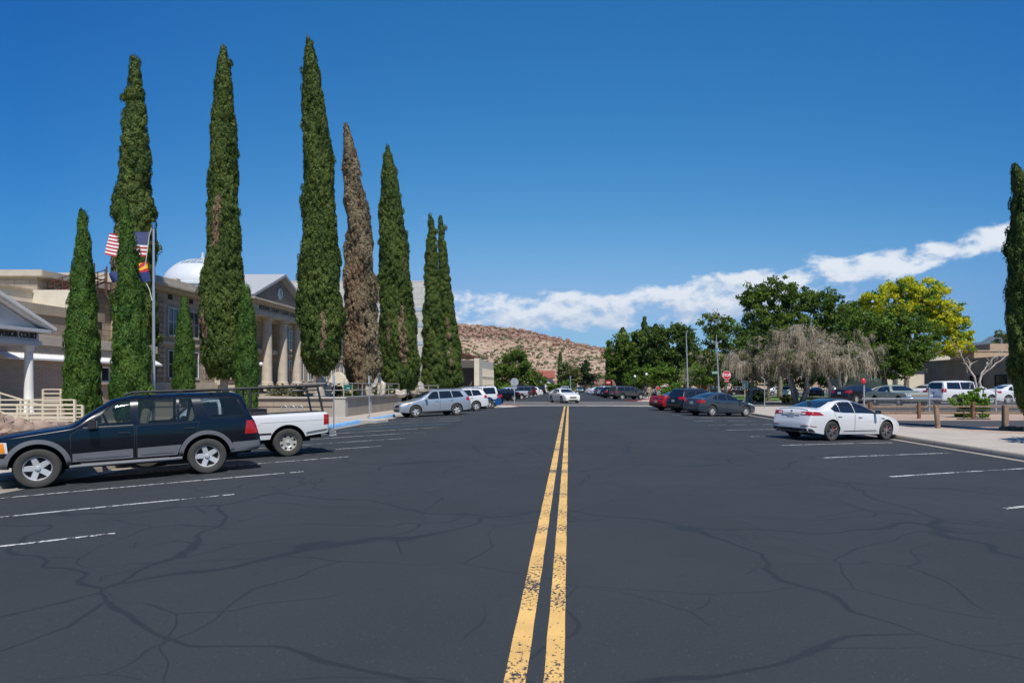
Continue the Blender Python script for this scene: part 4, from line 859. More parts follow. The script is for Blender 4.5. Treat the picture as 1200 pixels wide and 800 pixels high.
for x0 in (-31.0, -34, -37, -40, -43):
    if x0 > -31.2: continue
    window_y(C, 40.5-.03, x0-1.4, x0, 5.2, 7.2, M_WHITEG, 2)
# portico
PY = 62.0
part('porch_floor', M_TRIM, C, lambda b: (rect(b, -29, -25.9, 56.2, 67.8, .9, 1.8),), bevel=.02)
part('steps', M_TRIM, C, lambda b: [rect(b, -25.9, -25.9+.35*(5-k), 57.2, 66.8, .9, .95+.17*k) for k in range(5)])
for y in (57.0, 60.25, 63.55, 66.9):
    part('column', M_TRIM, C, lambda b: b.lathe([(.0, 1.8), (.56, 1.8), (.56, 1.92), (.50, 1.95), (.52, 2.05), (.43, 2.12), (.43, 4.2), (.40, 6.0), (.37, 7.35), (.43, 7.38), (.43, 7.44), (.37, 7.47), (.46, 7.6), (.0, 7.6)], (-26.6, y, 0), n=28), smooth=40)
    part('capital', M_TRIM, C, lambda b: rect(b, -27.1, -26.1, y-.5, y+.5, 7.6, 7.76), bevel=.02)
for y0 in (67.2, 56.0): part('side_pier', M_TRIM, C, lambda b: rect(b, -29.05, -28.6, y0, y0+.8, 1.8, 7.7))
part('entablature', M_TRIM, C, lambda b: (rect(b, -29.2, -26.1, 56.3, 67.6, 7.76, 8.12), rect(b, -29.2, -26.18, 56.38, 67.52, 8.12, 8.72), rect(b, -29.2, -25.85, 56.0, 67.9, 8.72, 8.88), rect(b, -29.2, -25.6, 55.7, 68.2, 8.88, 9.05)), bevel=.025)
part('tympanum', brickmat('shaded_tympanum_stone', (.25, .205, .16), (.30, .25, .2), (.14, .12, .1), bw=.8, bh=.3), C, lambda b: b.prism([(PY-5.6, 9.05), (PY+5.6, 9.05), (PY, 11.35)], -29.2, -26.2, 'X'))  # wall stone darkened, so the pediment's shade is in its colour
def rake2(b):
    for s in (-1, 1):
        p = Vector((-27.5, PY+s*6.35, 9.12)); q = Vector((-27.5, PY, 11.75)); b.bar(p, q, 3.7, .2); p2 = p-Vector((0, 0, .2)); q2 = q-Vector((0, 0, .2)); b.bar(p2, q2, 3.3, .16)
part('raking_cornice', mat('weathered_grey_paint', (.33, .34, .35), .7, noise=.08), C, rake2)
part('roof', M_ROOFM, C, lambda b: (b.prism([(PY-6.1, 9.1), (PY+6.1, 9.1), (PY, 11.66)], -36.5, -29.2, 'X'), [b.bar((-36.4+i*.6, PY-6.1, 9.14), (-36.4+i*.6, PY, 11.70), .04, .05) for i in range(13)]))
def clock():
    o = part('clock', M_WHITE, C, lambda b: b.lathe([(0, 0), (.46, 0), (.5, .03), (.5, .09), (.43, .1), (.43, .07), (0, .07)], (-26.2, PY-.05, 10.05), 'X', n=28), smooth=40)
    h = MB(True); h.bar((-26.09, PY-.05, 10.05), (-26.09, PY-.05, 10.38), .02, .05); h.bar((-26.085, PY-.05, 10.05), (-26.085, PY+.12, 9.88), .02, .05); h.build('hand', M_LETTER, o)
    n = MB(True)
    for k in range(12): a = k*PI/6; n.box((-26.12, PY-.05+.36*math.sin(a), 10.05+.36*math.cos(a)), (.02, .035, .035))
    n.build('hour_mark', M_LETTER, o)
clock()
text_obj('letters', 'MOHAVE COUNTY COURT HOUSE', .50, M_LETTER, C, WM[C.name].inverted() @ frame4((-26.165, PY-.2, 8.42), (0, 1, 0), (0, 0, 1)), .02, 'CENTER', 1.02)
# porch back wall: dark openings, a balcony, a globe lamp
for y in (57.9, 61.2, 64.5):
    window_x(C, -28.97, y, y+1.7, 5.2, 7.3, M_WHITEG, 3, 1)
dd = part('door', M_WHITEG, C, lambda b: (rect(b, -29.05, -28.9, 60.7, 60.85, 1.8, 4.6), rect(b, -29.05, -28.9, 63.2, 63.35, 1.8, 4.6), rect(b, -29.05, -28.9, 60.85, 63.2, 4.45, 4.6)))
b = MB(True); rect(b, -29.04, -28.95, 60.85, 63.2, 1.8, 4.45); b.build('glass', M_GLASSB, dd)
for y in (57.9, 64.9): window_x(C, -28.97, y, y+1.6, 2.4, 4.4, M_WHITEG, 2, 1)
part('balcony', M_TRIM, C, lambda b: (rect(b, -29, -28.1, 57.5, 66.5, 4.72, 4.86), rect(b, -28.2, -28.1, 57.5, 66.5, 4.86, 5.1)))
part('chimney', M_STONE, C, lambda b: rect(b, -31.2, -30.5, 53.2, 53.7, 9.4, 10.1))
# dome
part('drum', M_DOME, C, lambda b: b.lathe([(3.25, 9.3), (3.25, 10.5), (3.34, 10.55), (3.34, 10.7), (3.2, 10.75)], (-33.2, 62, 0), n=48), smooth=40)
def dprof(z0, z1, r, zc, hh): return [(r*math.cos(math.asin(min(1, (z-zc)/hh))), z) for z in lin(z0, z1, 12)]
part('dome', M_DOME, C, lambda b: b.lathe(dprof(10.7, 12.35, 3.2, 10.7, 2.45)+[(2.3, 12.42)], (-33.2, 62, 0), n=48), smooth=60)
part('skylight', mat('skylight_glass', (.22, .3, .36), .2), C, lambda b: b.lathe(dprof(12.38, 13.15, 3.1, 10.7, 2.45)[:-1]+[(.02, 13.12)], (-33.2, 62, 0), n=48), smooth=60)
def ribs(b):
    for k in range(24):
        a = 2*PI*k/24; b.tube([(-33.2+r*1.01*math.cos(a), 62+r*1.01*math.sin(a), z+.03) for r, z in dprof(12.38, 13.12, 3.1, 10.7, 2.45)], .035, 5)
    for z in (12.4, 12.75): r = 3.12*math.cos(math.asin((z-10.7)/2.45)); b.tube([(-33.2+r*math.cos(a), 62+r*math.sin(a), z+.03) for a in lin(0, 2*PI, 49)], .05, 5)
part('rib', M_DOME, C, ribs)
part('finial', M_DOME, C, lambda b: b.lathe([(0, 13.0), (.3, 13.0), (.3, 13.3), (.12, 13.35), (.1, 13.8), (0, 13.85)], (-33.2, 62, 0), n=14), smooth=40)

# ------------------------------------------------------------------ pale panelled block behind, low modern building, houses
g = NG('pale_panels'); tc = g.n('ShaderNodeTexCoord').outputs['Object']; s = g.n('ShaderNodeSeparateXYZ', {0: tc}).outputs
br = g.n('ShaderNodeTexBrick', {'Vector': g.n('ShaderNodeCombineXYZ', {0: g.math('ADD', s[0], s[1]), 1: s[2], 2: 0.0}).outputs[0], 'Color1': (.44, .43, .40, 1), 'Color2': (.50, .48, .44, 1), 'Mortar': (.28, .27, .26, 1), 'Scale': 1.0, 'Mortar Size': .03, 'Brick Width': 2.6, 'Row Height': .78}); br.offset = .5
g.l(br.outputs[0], g.b.inputs['Base Color']); g.b.inputs['Roughness'].default_value = .8; M_PANEL = g.m
J = thing('office_block', 'pale grey panelled windowless block rising behind the cypresses', 'building', (-29, 100, 0))
part('wall', M_PANEL, J, lambda b: rect(b, -41, -18.8, 97, 110, -.3, 16.6))
part('window_band', mat('blue_grey_glass', (.35, .42, .47), .25), J, lambda b: [(rect(b, -40.9, -18.85, 96.94, 97.02, z, z+.5), rect(b, -18.82, -18.76, 97.5, 109.5, z, z+.5)) for z in (5.2, 7.5, 10.1, 12.3)])
part('penthouse', mat('red_brown_cladding', (.22, .07, .04), .8), J, lambda b: rect(b, -38.5, -36.4, 84.5, 88, 9.4, 12.6))
L = thing('modern_building', 'low cream modern building with concrete lattice front and shade-toned recessed end wall', 'building', (-20, 115, 0))
M_CREAM2 = mat('pale_cream_concrete', (.60, .54, .43), .85, noise=.06, nscale=1)
part('wall', mat('shade_toned_wall', (.10, .095, .09), .9), L, lambda b: rect(b, -34, -15.3, 113, 134, -.3, 5.9))  # wall colour darkened to stand in for shade beneath the canopy
part('end_wall', M_CREAM2, L, lambda b: (rect(b, -15.1, -14.3, 109.5, 113.5, -.3, 6.1), rect(b, -15.1, -14.75, 113.5, 134.5, 4.6, 6.1), rect(b, -15.1, -14.8, 113.5, 134.5, -.3, .3)))
part('canopy', mat('canopy_soffit', (.30, .22, .18), .7), L, lambda b: b.add([(-34, 104, 7.0), (-19, 104, 7.0), (-14.6, 112, 6.05), (-34, 112, 6.05), (-34, 104, 7.35), (-19, 104, 7.35), (-14.6, 112, 6.3), (-34, 112, 6.3)], [(0, 1, 2, 3), (7, 6, 5, 4), (0, 4, 5, 1), (1, 5, 6, 2), (2, 6, 7, 3), (3, 7, 4, 0)]))
part('fascia', M_RUSTM, L, lambda b: (b.bar((-34, 103.9, 7.2), (-19, 103.9, 7.2), .1, .42), b.bar((-18.95, 103.95, 7.2), (-14.5, 112, 6.2), .1, .35)))
part('canopy_post', M_CREAM2, L, lambda b: [rect(b, x, x+.4, 104.5, 105, -.3, 7) for x in (-22.3, -26, -30)])
def lattice(b):
    for i in range(9):
        y = 114.2+i*2.45; rect(b, -14.85, -14.62, y, y+.35, -.1, 4.7)
        if i < 8:
            rect(b, -14.84, -14.64, y+.35, y+2.45, 3.1, 3.35); rect(b, -14.84, -14.64, y+.35, y+2.45, .6, .85)
            b.bar((-14.74, y+1.4, 3.35), (-14.74, y+1.4, 4.6), .16, .2); b.bar((-14.74, y+1.4, .85), (-14.74, y+1.4, 3.1), .16, .2)
part('lattice', M_CREAM2, L, lattice)
part('window', M_DARK, L, lambda b: rect(b, -15.2, -15.12, 113.6, 134, .2, 4.7))
part('steps', M_CONCP, L, lambda b: [rect(b, -24, -18, 100-.4*k, 104, -.3, .1+.15*k) for k in range(5)][:0] or rect(b, -26, -18.5, 100, 104, -.3, .5))
M_TILE = brickmat('red_roof_tiles', (.28, .07, .045), (.36, .11, .07), (.15, .04, .03), bw=.4, bh=.3, ms=.03)
def house(name, label, x0, x1, y0, y1, h, rh, wallm, roofm, z=-.3, axis='X', group='houses at the far end of the street'):
    r = thing(name, label, 'house', ((x0+x1)/2, (y0+y1)/2, 0), 0, group)
    part('wall', wallm, r, lambda b: rect(b, x0, x1, y0, y1, z, h))
    e = .5
    if axis == 'X': part('gable', wallm, r, lambda b: b.prism([(y0, h), (y1, h), ((y0+y1)/2, h+rh)], x0, x1, 'X')); part('roof', roofm, r, lambda b: [b.bar(((x0+x1)/2, (y0+y1)/2+s*((y1-y0)/2+e), h-.15+.08), ((x0+x1)/2, (y0+y1)/2, h+rh+.12), x1-x0+2*e, .14) for s in (-1, 1)])
    else: part('gable', wallm, r, lambda b: b.prism([(x0, h), (x1, h), ((x0+x1)/2, h+rh)], y0, y1, 'Y')); part('roof', roofm, r, lambda b: [b.bar(((x0+x1)/2+s*((x1-x0)/2+e), (y0+y1)/2, h-.07), ((x0+x1)/2, (y0+y1)/2, h+rh+.12), y1-y0+2*e, .14) for s in (-1, 1)])
    n = int((x1-x0)/2.4)
    for i in range(n): xx = x0+(i+.5)*(x1-x0)/n; window_y(r, y0-.03, xx-.5, xx+.5, h-1.7, h-.6, M_WHITEG, 1)
    return r
house('red_roof_house', 'white house with red tiled roof at the foot of the hill', -9.0, -3.9, 188, 197, 2.6, 1.5, M_WHITE, M_TILE, axis='Y')
house('red_roof_house', 'larger two storey house with red roof behind the white one', -12.5, -4.8, 205, 214, 4.0, 2.0, M_WHITE, M_TILE)
house('brown_house', 'low wide building with a brown tiled roof across the street end', 3.5, 13.6, 206, 216, 1.9, 1.7, M_CREAM, brickmat('brown_roof_tiles', (.19, .10, .075), (.25, .14, .1), (.1, .06, .05), bw=.4, bh=.3, ms=.03))
house('flat_house', 'small beige flat roofed house behind the low brown roof', 7.5, 12.5, 222, 230, 3.9, .3, M_BEIGE, M_BEIGE)
# right: grey-brown building, cream building
M_TAUPE = mat('dark_taupe_stucco', (.36, .265, .185), .92, noise=.12, nscale=1.2, bump=.2)
R_ = thing('taupe_building', 'dark taupe stucco building behind the white minivan', 'building', (44, 66, .4))
part('wall', M_TAUPE, R_, lambda b: rect(b, 40.3, 62, 50, 77.3, -.3, 4.38))
part('coping', M_BEIGE, R_, lambda b: rect(b, 40.2, 62, 49.9, 77.4, 4.38, 4.48))
part('upper_wall', M_TAUPE, R_, lambda b: (rect(b, 42.8, 61.5, 72, 76.5, 4.3, 5.38), rect(b, 47.5, 50.2, 76.9, 82, 4.2, 6.45)))
part('upper_coping', M_BEIGE, R_, lambda b: (rect(b, 42.7, 61.6, 71.9, 76.6, 5.38, 5.46), rect(b, 50.25, 52.4, 77, 82, 4.2, 6.55)))
for (y0, y1) in ((62.7, 64.4), (66.4, 68.4)): window_x(R_, 40.3-.03, y0, y1, 1.3, 2.75, M_DARK, 1, 0, out=-1, sill=False)
for (p, yy) in ((1088, 434), (1159, 427)):
    Yl = 40.25*F/(p-CX); b = MB(True); b.lathe([(.0, .25), (.13, .2), (.16, .1), (.08, -.25), (0, -.28)], (40.12, Yl, pz(yy, Yl)), n=10); b.build('wall_lamp', mat('lamp_cream_glass', (.75, .68, .5), .4), R_, smooth=50)
K = thing('cream_building', 'cream stucco building with number plate behind the taupe one', 'building', (50, 90, .4))
part('wall', M_CREAM, K, lambda b: rect(b, 39.5, 60, 84.9, 104, -.3, 3.9))
part('fascia', M_CREAM, K, lambda b: rect(b, 38.6, 60.2, 84, 104.2, 4.6, 6.15))
part('soffit_shade', M_TAUPE, K, lambda b: rect(b, 39.6, 60, 85.0, 104, 3.9, 4.6))  # dark taupe strip paints the overhang's shade onto the cream wall
part('post', M_CREAM, K, lambda b: [rect(b, x, x+.5, 84.1, 84.6, .3, 4.6) for x in (40.6, 47.3)])
sg = part('number_plate', M_WHITE, K, lambda b: rect(b, px(1115.3, 84), px(1121.8, 84), 83.94, 84, 5.25, 5.75))
text_obj('letters', '310', .42, mat('blue_grey_paint', (.12, .15, .22), .6), sg, WM[K.name].inverted() @ frame4((px(1118.5, 84), 83.93, 5.5), (1, 0, 0), (0, 0, 1)), .008)

# ------------------------------------------------------------------ terrace and retaining wall
sheet('terrace_ground', [-30, -26, -20, -16, -13.1], [39.75, 44, 50, 54, 60, 100], lambda x, y: (1.0 if x > -20 else 1.15)-(0 if y < 50 else 0), M_PLANT)
W_ = thing('retaining_wall', 'low exposed aggregate retaining wall with concrete corner pier and coping', 'wall', (-12.9, 39.5, 0))
part('wall', M_WALLC, W_, lambda b: (rect(b, -28.5, -12.95, 39.5, 39.75, -.3, 1.0), rect(b, -13.2, -12.95, 39.75, 53.0, -.3, 1.0)))
part('pier', M_CONCP, W_, lambda b: (rect(b, -13.55, -12.88, 39.42, 39.9, -.3, 1.0), rect(b, -13.2, -12.9, 44.4, 44.75, -.3, 1.0), rect(b, -18.9, -18.3, 39.44, 39.8, -.3, 1.0)), bevel=.015)
part('coping', M_CONCP, W_, lambda b: (rect(b, -28.5, -12.84, 39.38, 39.86, 1.0, 1.12), rect(b, -13.26, -12.84, 39.86, 53.05, 1.0, 1.12)), bevel=.02)
part('grab_rail', M_STEEL, W_, lambda b: (b.tube([(-28, 39.3, .86), (-13.6, 39.3, .86)], .022, 8), [b.tube([(x, 39.5, .84), (x, 39.3, .86)], .012, 6) for x in (-26, -23, -20, -17, -14.2)]))
H_ = thing('terrace_railing', 'grey two rail pipe railing on top of the retaining wall', 'railing', (-13.05, 45, 1.1))
ys = [39.62, 41.2, 43.2, 45.2, 47.4, 49.6, 52.6]
part('rail', M_PIPE, H_, lambda b: [b.tube([(-13.05, 39.62, z), (-13.05, 52.6, z)], .024, 8) for z in (1.9, 1.5)]+[b.tube([(-16.0, 39.62, z), (-13.05, 39.62, z)], .024, 8) for z in (1.9, 1.5)])
for y in ys: part('post', M_PIPE, H_, lambda b: b.tube([(-13.05, y, 1.1), (-13.05, y, 1.9)], .026, 8))
H2 = thing('ramp_railing', 'wooden looking ramp railing behind the pipe railing by the steps', 'railing', (-15, 56, .8))
part('rail', M_PIPE, H2, lambda b: [b.bar((-14.6, 53.5, z), (-12.6, 66, z), .05, .08) for z in (1.0, 1.4, 1.75)])
for k in range(6): part('post', M_PIPE, H2, lambda b: b.bar((-14.6+.4*k, 53.5+2.5*k, 0), (-14.6+.4*k, 53.5+2.5*k, 1.8), .08, .08))
def boulder(name, label, loc, r, seed, m, group=None, cat='boulder', jag=.06):
    rng = random.Random(seed); b = MB(); b.ell((0, 0, r[2]*.75), r, 18, 13)
    b.v = [tuple(Vector(p)*(1+.16*math.sin(p[0]*5/r[0]+seed)+.1*math.sin(p[2]*8/r[2]+seed*2)+rng.uniform(-jag, jag))) for p in b.v]
    o = b.build(name, m, loc=(0, 0, 0), smooth=40); o.location = loc; WM[o.name] = Matrix.Translation(loc); return tag(o, label, cat, group)
M_BLDR = mat('white_boulder_stone', (.52, .46, .38), .9, noise=.25, nscale=3, bump=.8, bscale=6)
boulder('boulder', 'tall white boulder on the terrace behind the railing', (px(446, 48), 48, 1.0), (.32, .3, .72), 3, M_BLDR)
boulder('boulder', 'small pale boulder low at the end of the pipe railing', (px(470, 50), 50, .95), (.42, .3, .3), 5, M_BLDR)
boulder('boulder', 'pointed white rock in front of the dark doorway left of the paired cypresses', (px(484, 62), 62, .9), (.55, .4, .75), 8, M_BLDR)
boulder('boulder', 'pale boulder left of the rounded cream monument', (px(380, 44), 44, 1.0), (.4, .35, .62), 9, M_BLDR)
b = MB(); pts = [(px(383, 60)+(px(408, 60)-px(383, 60))*t, .9+2.05*math.sin(PI*(.08+.84*t))**.6) for t in lin(0, 1, 15)]  # added cream slab stands in for the sunlit courthouse wall
b.prism([(pts[0][0], .6)]+pts+[(pts[-1][0], .6)], 60, 60.5, 'Y'); tag(b.build('slab', M_CREAM, loc=(px(395, 60), 60, .9), bevel=.03), 'rounded cream monument in place of the sunlit courthouse wall, behind the green sign', 'slab')

# ------------------------------------------------------------------ cream ramp railings and boulders wall at the far left
def railing(name, label, p, q, z0, z1, nr, posts, m, loc, slope=0):
    r = thing(name, label, 'railing', loc, 0, 'cream pipe railings by the annex'); P, Q = Vector((*p, 0)), Vector((*q, 0))
    part('rail', m, r, lambda b: [b.bar(P+Vector((0, 0, z)), Q+Vector((0, 0, z+slope)), .05, .05) for z in lin(z0+.08, z1, nr)])
    for t in posts: part('post', m, r, lambda b: b.bar(P.lerp(Q, t)+Vector((0, 0, z0-.4)), P.lerp(Q, t)+Vector((0, 0, z1+slope*t)), .07, .07))
    return r
railing('ramp_railing', 'front cream pipe railing with five rails, behind the stone border', (-22.5, 24), (-17.35, 24), .55, 1.28, 5, (0, .36, .68, 1), M_CREAMP, (-20, 24, 0))
railing('ramp_railing', 'middle cream pipe railing running behind the front one', (-24, 25.3), (-18.0, 25.3), .40, 1.05, 5, (0, .3, .6, .85, 1), M_CREAMP, (-20, 25.3, 0))
railing('ramp_railing', 'short upper cream railing beside the porch column', (-22.0, 28.6), (-20.5, 28.6), .85, 1.62, 5, (0, .5, 1), M_CREAMP, (-21, 28.6, 0))
railing('ramp_railing', 'cream handrail sloping down from the annex porch', (-22.0, 26.4), (-20.0, 26.0), .7, 1.5, 2, (0, .5, 1), M_CREAMP, (-21.5, 26.2, 0), -.5)
M_LAVA = mat('lava_rock', (.27, .19, .15), .95, noise=.45, nscale=3.5, bump=1.0, bscale=9); M_PINK = mat('pink_tuff', (.30, .215, .17), .95, noise=.3, nscale=3, bump=1.0, bscale=8)
rr = random.Random(4)
for i in range(9):
    x = -20.6+i*.68; low = i < 7
    if low:
        boulder('border_rock', 'dark lower stone of the rock border, %s' % ['at the picture edge', 'next to the edge', 'under the front railing post', 'left of the middle gap', 'right of the middle gap', 'behind the headlight of the black suv', 'hidden mostly by the black suv bonnet'][i], (x, 19.5, -.18), (.42, .35, .36), 20+i, M_LAVA, 'rocks bordering the planting bed', 'rock', .13)
    boulder('border_rock', 'pinkish upper stone of the rock border, %s' % ['at the picture edge', 'second from the edge', 'third from the edge', 'fourth from the edge', 'fifth from the edge', 'sixth from the edge', 'seventh from the edge', 'low one behind the suv windscreen', 'last one towards the cypresses'][i], (x+.1, 19.75, .30 if low else .1), (.43, .36, .3+rr.random()*.06), 40+i, M_PINK, 'rocks bordering the planting bed', 'rock', .13)
# ------------------------------------------------------------------ vehicles
def paintm(name, col, metal=.0, rough=.35): return mat(name, col, rough, metal=metal, coat=.9, spec=.5)
P_NAVY = mat('black_blue_car_paint', (.003, .005, .009), .22, coat=.35, spec=.45); P_WHITE = paintm('white_car_paint', (.66, .66, .65)); P_SILVER = paintm('silver_car_paint', (.46, .50, .54), .55, .32)
P_BLUEG = paintm('blue_grey_car_paint', (.045, .062, .078), .4); P_RED = paintm('red_car_paint', (.38, .008, .012)); P_BLACK = paintm('black_car_paint', (.008, .008, .01))
P_GREY = paintm('dark_grey_car_paint', (.075, .08, .085), .4); P_SAGE = paintm('sage_green_car_paint', (.33, .38, .29), .1, .4); P_BLUE = paintm('bright_blue_car_paint', (.015, .11, .32), .3)
P_BURG = paintm('burgundy_car_paint', (.14, .012, .018), .3); P_IVORY = paintm('ivory_car_paint', (.74, .73, .68)); P_PEARL = paintm('light_silver_car_paint', (.6, .62, .64), .4)
C_GLASS = mat('tinted_car_glass', (.010, .013, .018), .03, spec=.7, coat=.3); C_CLEAR = mat('clear_car_glass', (.02, .03, .035), .03, spec=.8, trans=.62)
C_BLK = mat('black_plastic', (.018, .018, .019), .55); C_WELL = mat('wheel_well_black', (.008, .008, .008), .9); C_GREYP = mat('grey_plastic_cladding', (.13, .135, .145), .55, noise=.08, nscale=3)
C_TYRE = mat('tyre_rubber', (.045, .042, .038), .85, noise=.15, nscale=6); C_ALLOY = mat('alloy_wheel', (.56, .56, .55), .38, metal=.35); C_CHROME = mat('chrome', (.75, .75, .76), .12, metal=1)
C_DISC = mat('brake_dark', (.02, .02, .02), .6); C_RED = mat('red_lamp_lens', (.36, .01, .012), .15, coat=.6); C_LENS = mat('clear_lamp_lens', (.62, .63, .62), .12, coat=.6); C_AMBER = mat('amber_lens', (.75, .23, .02), .2, coat=.5)
C_SEAT = mat('beige_seat', (.32, .26, .19), .9); C_INT = mat('grey_interior', (.05, .05, .05), .8); C_PLATE = mat('plate_white', (.55, .55, .56), .5); C_STEELW = mat('painted_steel_wheel', (.5, .48, .42), .4, metal=.4, noise=.2, nscale=8)
C_CALIPER = mat('red_caliper', (.45, .03, .03), .4)
def pl(keys, sm=.0):
    xs = np.array([k[0] for k in keys], float); zs = np.array([k[1] for k in keys], float)
    def f(s):
        if sm <= 0: return float(np.interp(s, xs, zs))
        return float(np.mean(np.interp(np.clip(s+np.linspace(-sm, sm, 7), xs[0], xs[-1]), xs, zs)))
    return f
def sst(x, a, b): t = min(1, max(0, (x-a)/(b-a))); return t*t*(3-2*t)
def rim_mesh(r, style, w):
    b = MB(); y = w/2
    b.lathe([(r*.985, y*.1), (r*1.0, y*.72), (r*.985, y*.80), (r*.93, y*.80), (r*.90, y*.62), (r*.86, -.02)], axis='Y', n=32)
    if style == 'five':
        for k in range(5):
            a = 2*PI*k/5+.3; R = Matrix.Rotation(a, 3, 'Y')
            pts = [(-.24*r, .12*r), (-.22*r, .92*r), (.22*r, .92*r), (.24*r, .12*r)]; yy0, yy1 = y*.30, y*.66
            vs = [R @ Vector((p[0], yy0, p[1])) for p in pts]+[R @ Vector((p[0]*.8, yy1-(.02 if p[1] < .5*r else 0), p[1])) for p in pts]
            b.add(vs, [(0, 1, 2, 3), (7, 6, 5, 4), (0, 4, 5, 1), (1, 5, 6, 2), (2, 6, 7, 3), (3, 7, 4, 0)])
    elif style == 'steel':
        b.lathe([(0, y*.5), (.5*r, y*.5), (.58*r, y*.62), (.62*r, y*.35), (.66*r, y*.35)], axis='Y', n=32)
        for k in range(8):
            a = 2*PI*k/8; R = Matrix.Rotation(a, 3, 'Y')
            vs = [R @ Vector(p) for p in ((-.15*r, y*.34, .58*r), (-.2*r, y*.5, .92*r), (.2*r, y*.5, .92*r), (.15*r, y*.34, .58*r), (-.15*r, y*.5, .58*r), (-.2*r, y*.62, .92*r), (.2*r, y*.62, .92*r), (.15*r, y*.5, .58*r))]
            b.add(vs, [(0, 1, 2, 3), (7, 6, 5, 4), (0, 4, 5, 1), (1, 5, 6, 2), (2, 6, 7, 3), (3, 7, 4, 0)])
    else:
        n = {'multi': 10, 'seven': 7}.get(style, 10)
        for k in range(n):
            a = 2*PI*(k+(.28 if style == 'multi' and k % 2 else 0))/n; R = Matrix.Rotation(a, 3, 'Y'); ww = .055*r if style == 'multi' else .12*r
            vs = [R @ Vector(p) for p in ((-ww*1.3, y*.3, .12*r), (-ww, y*.45, .92*r), (ww, y*.45, .92*r), (ww*1.3, y*.3, .12*r), (-ww*1.1, y*.62, .12*r), (-ww*.8, y*.72, .92*r), (ww*.8, y*.72, .92*r), (ww*1.1, y*.62, .12*r))]
            b.add(vs, [(0, 1, 2, 3), (7, 6, 5, 4), (0, 4, 5, 1), (1, 5, 6, 2), (2, 6, 7, 3), (3, 7, 4, 0)])
    b.lathe([(0, y*.74), (.10*r, y*.74), (.20*r, y*.68), (.24*r, y*.3)], axis='Y', n=20)
    b.cur = 1
    b.lathe([(0, 0.0), (r*.86, 0.0), (r*.86, -.03), (0, -.03)], axis='Y', n=28); b.lathe([(r*.3, .012), (r*.68, .012), (r*.68, 0)], axis='Y', n=24)
    for k in range(5): a = 2*PI*k/5+.9; b.lathe([(0, y*.71), (.035*r, y*.71), (.035*r, y*.6)], (.155*r*math.cos(a), 0, .155*r*math.sin(a)), 'Y', 8)
    return b
WC = {}
def wheel(parent, x, y, wr, w, style, rf=.60, alloy=None, caliper=False):
    e = empty('wheel', (x, y, wr), 0 if y > 0 else PI, parent)
    key = (wr, w, style, rf, alloy.name if alloy else '')
    if key not in WC:
        r = wr; b = MB(); pr = [(wr*rf*.96, -w*.42), (wr*rf*1.05, -w*.47), (r*.80, -w*.52), (r*.93, -w*.49), (r*.985, -w*.40), (r, -w*.30)]
        for k in range(-2, 3): z = k*w*.12; pr += [(r, z-w*.045), (r-.009, z-w*.03), (r-.009, z+w*.03), (r, z+w*.045)]
        pr = pr+[(r, w*.30), (r*.985, w*.40), (r*.93, w*.49), (r*.80, w*.52), (wr*rf*1.05, w*.47), (wr*rf*.96, w*.42)]
        b.lathe(pr, axis='Y', n=40); t = b.build('tyre', C_TYRE, e, smooth=35)
        rm = rim_mesh(wr*rf, style, w).build('rim', [alloy or C_ALLOY, C_DISC], e, smooth=35)
        WC[key] = (t.data, rm.data)
    else:
        for nm, me in zip(('tyre', 'rim'), WC[key]): o = bpy.data.objects.new(nm, me); COL.objects.link(o); o.parent = e; WM[o.name] = WM[e.name]
    if caliper: b = MB(); b.box((-wr*rf*.5, .03, .02), (.07, .05, .14)); b.build('caliper', C_CALIPER, e, bevel=.01)
    return e
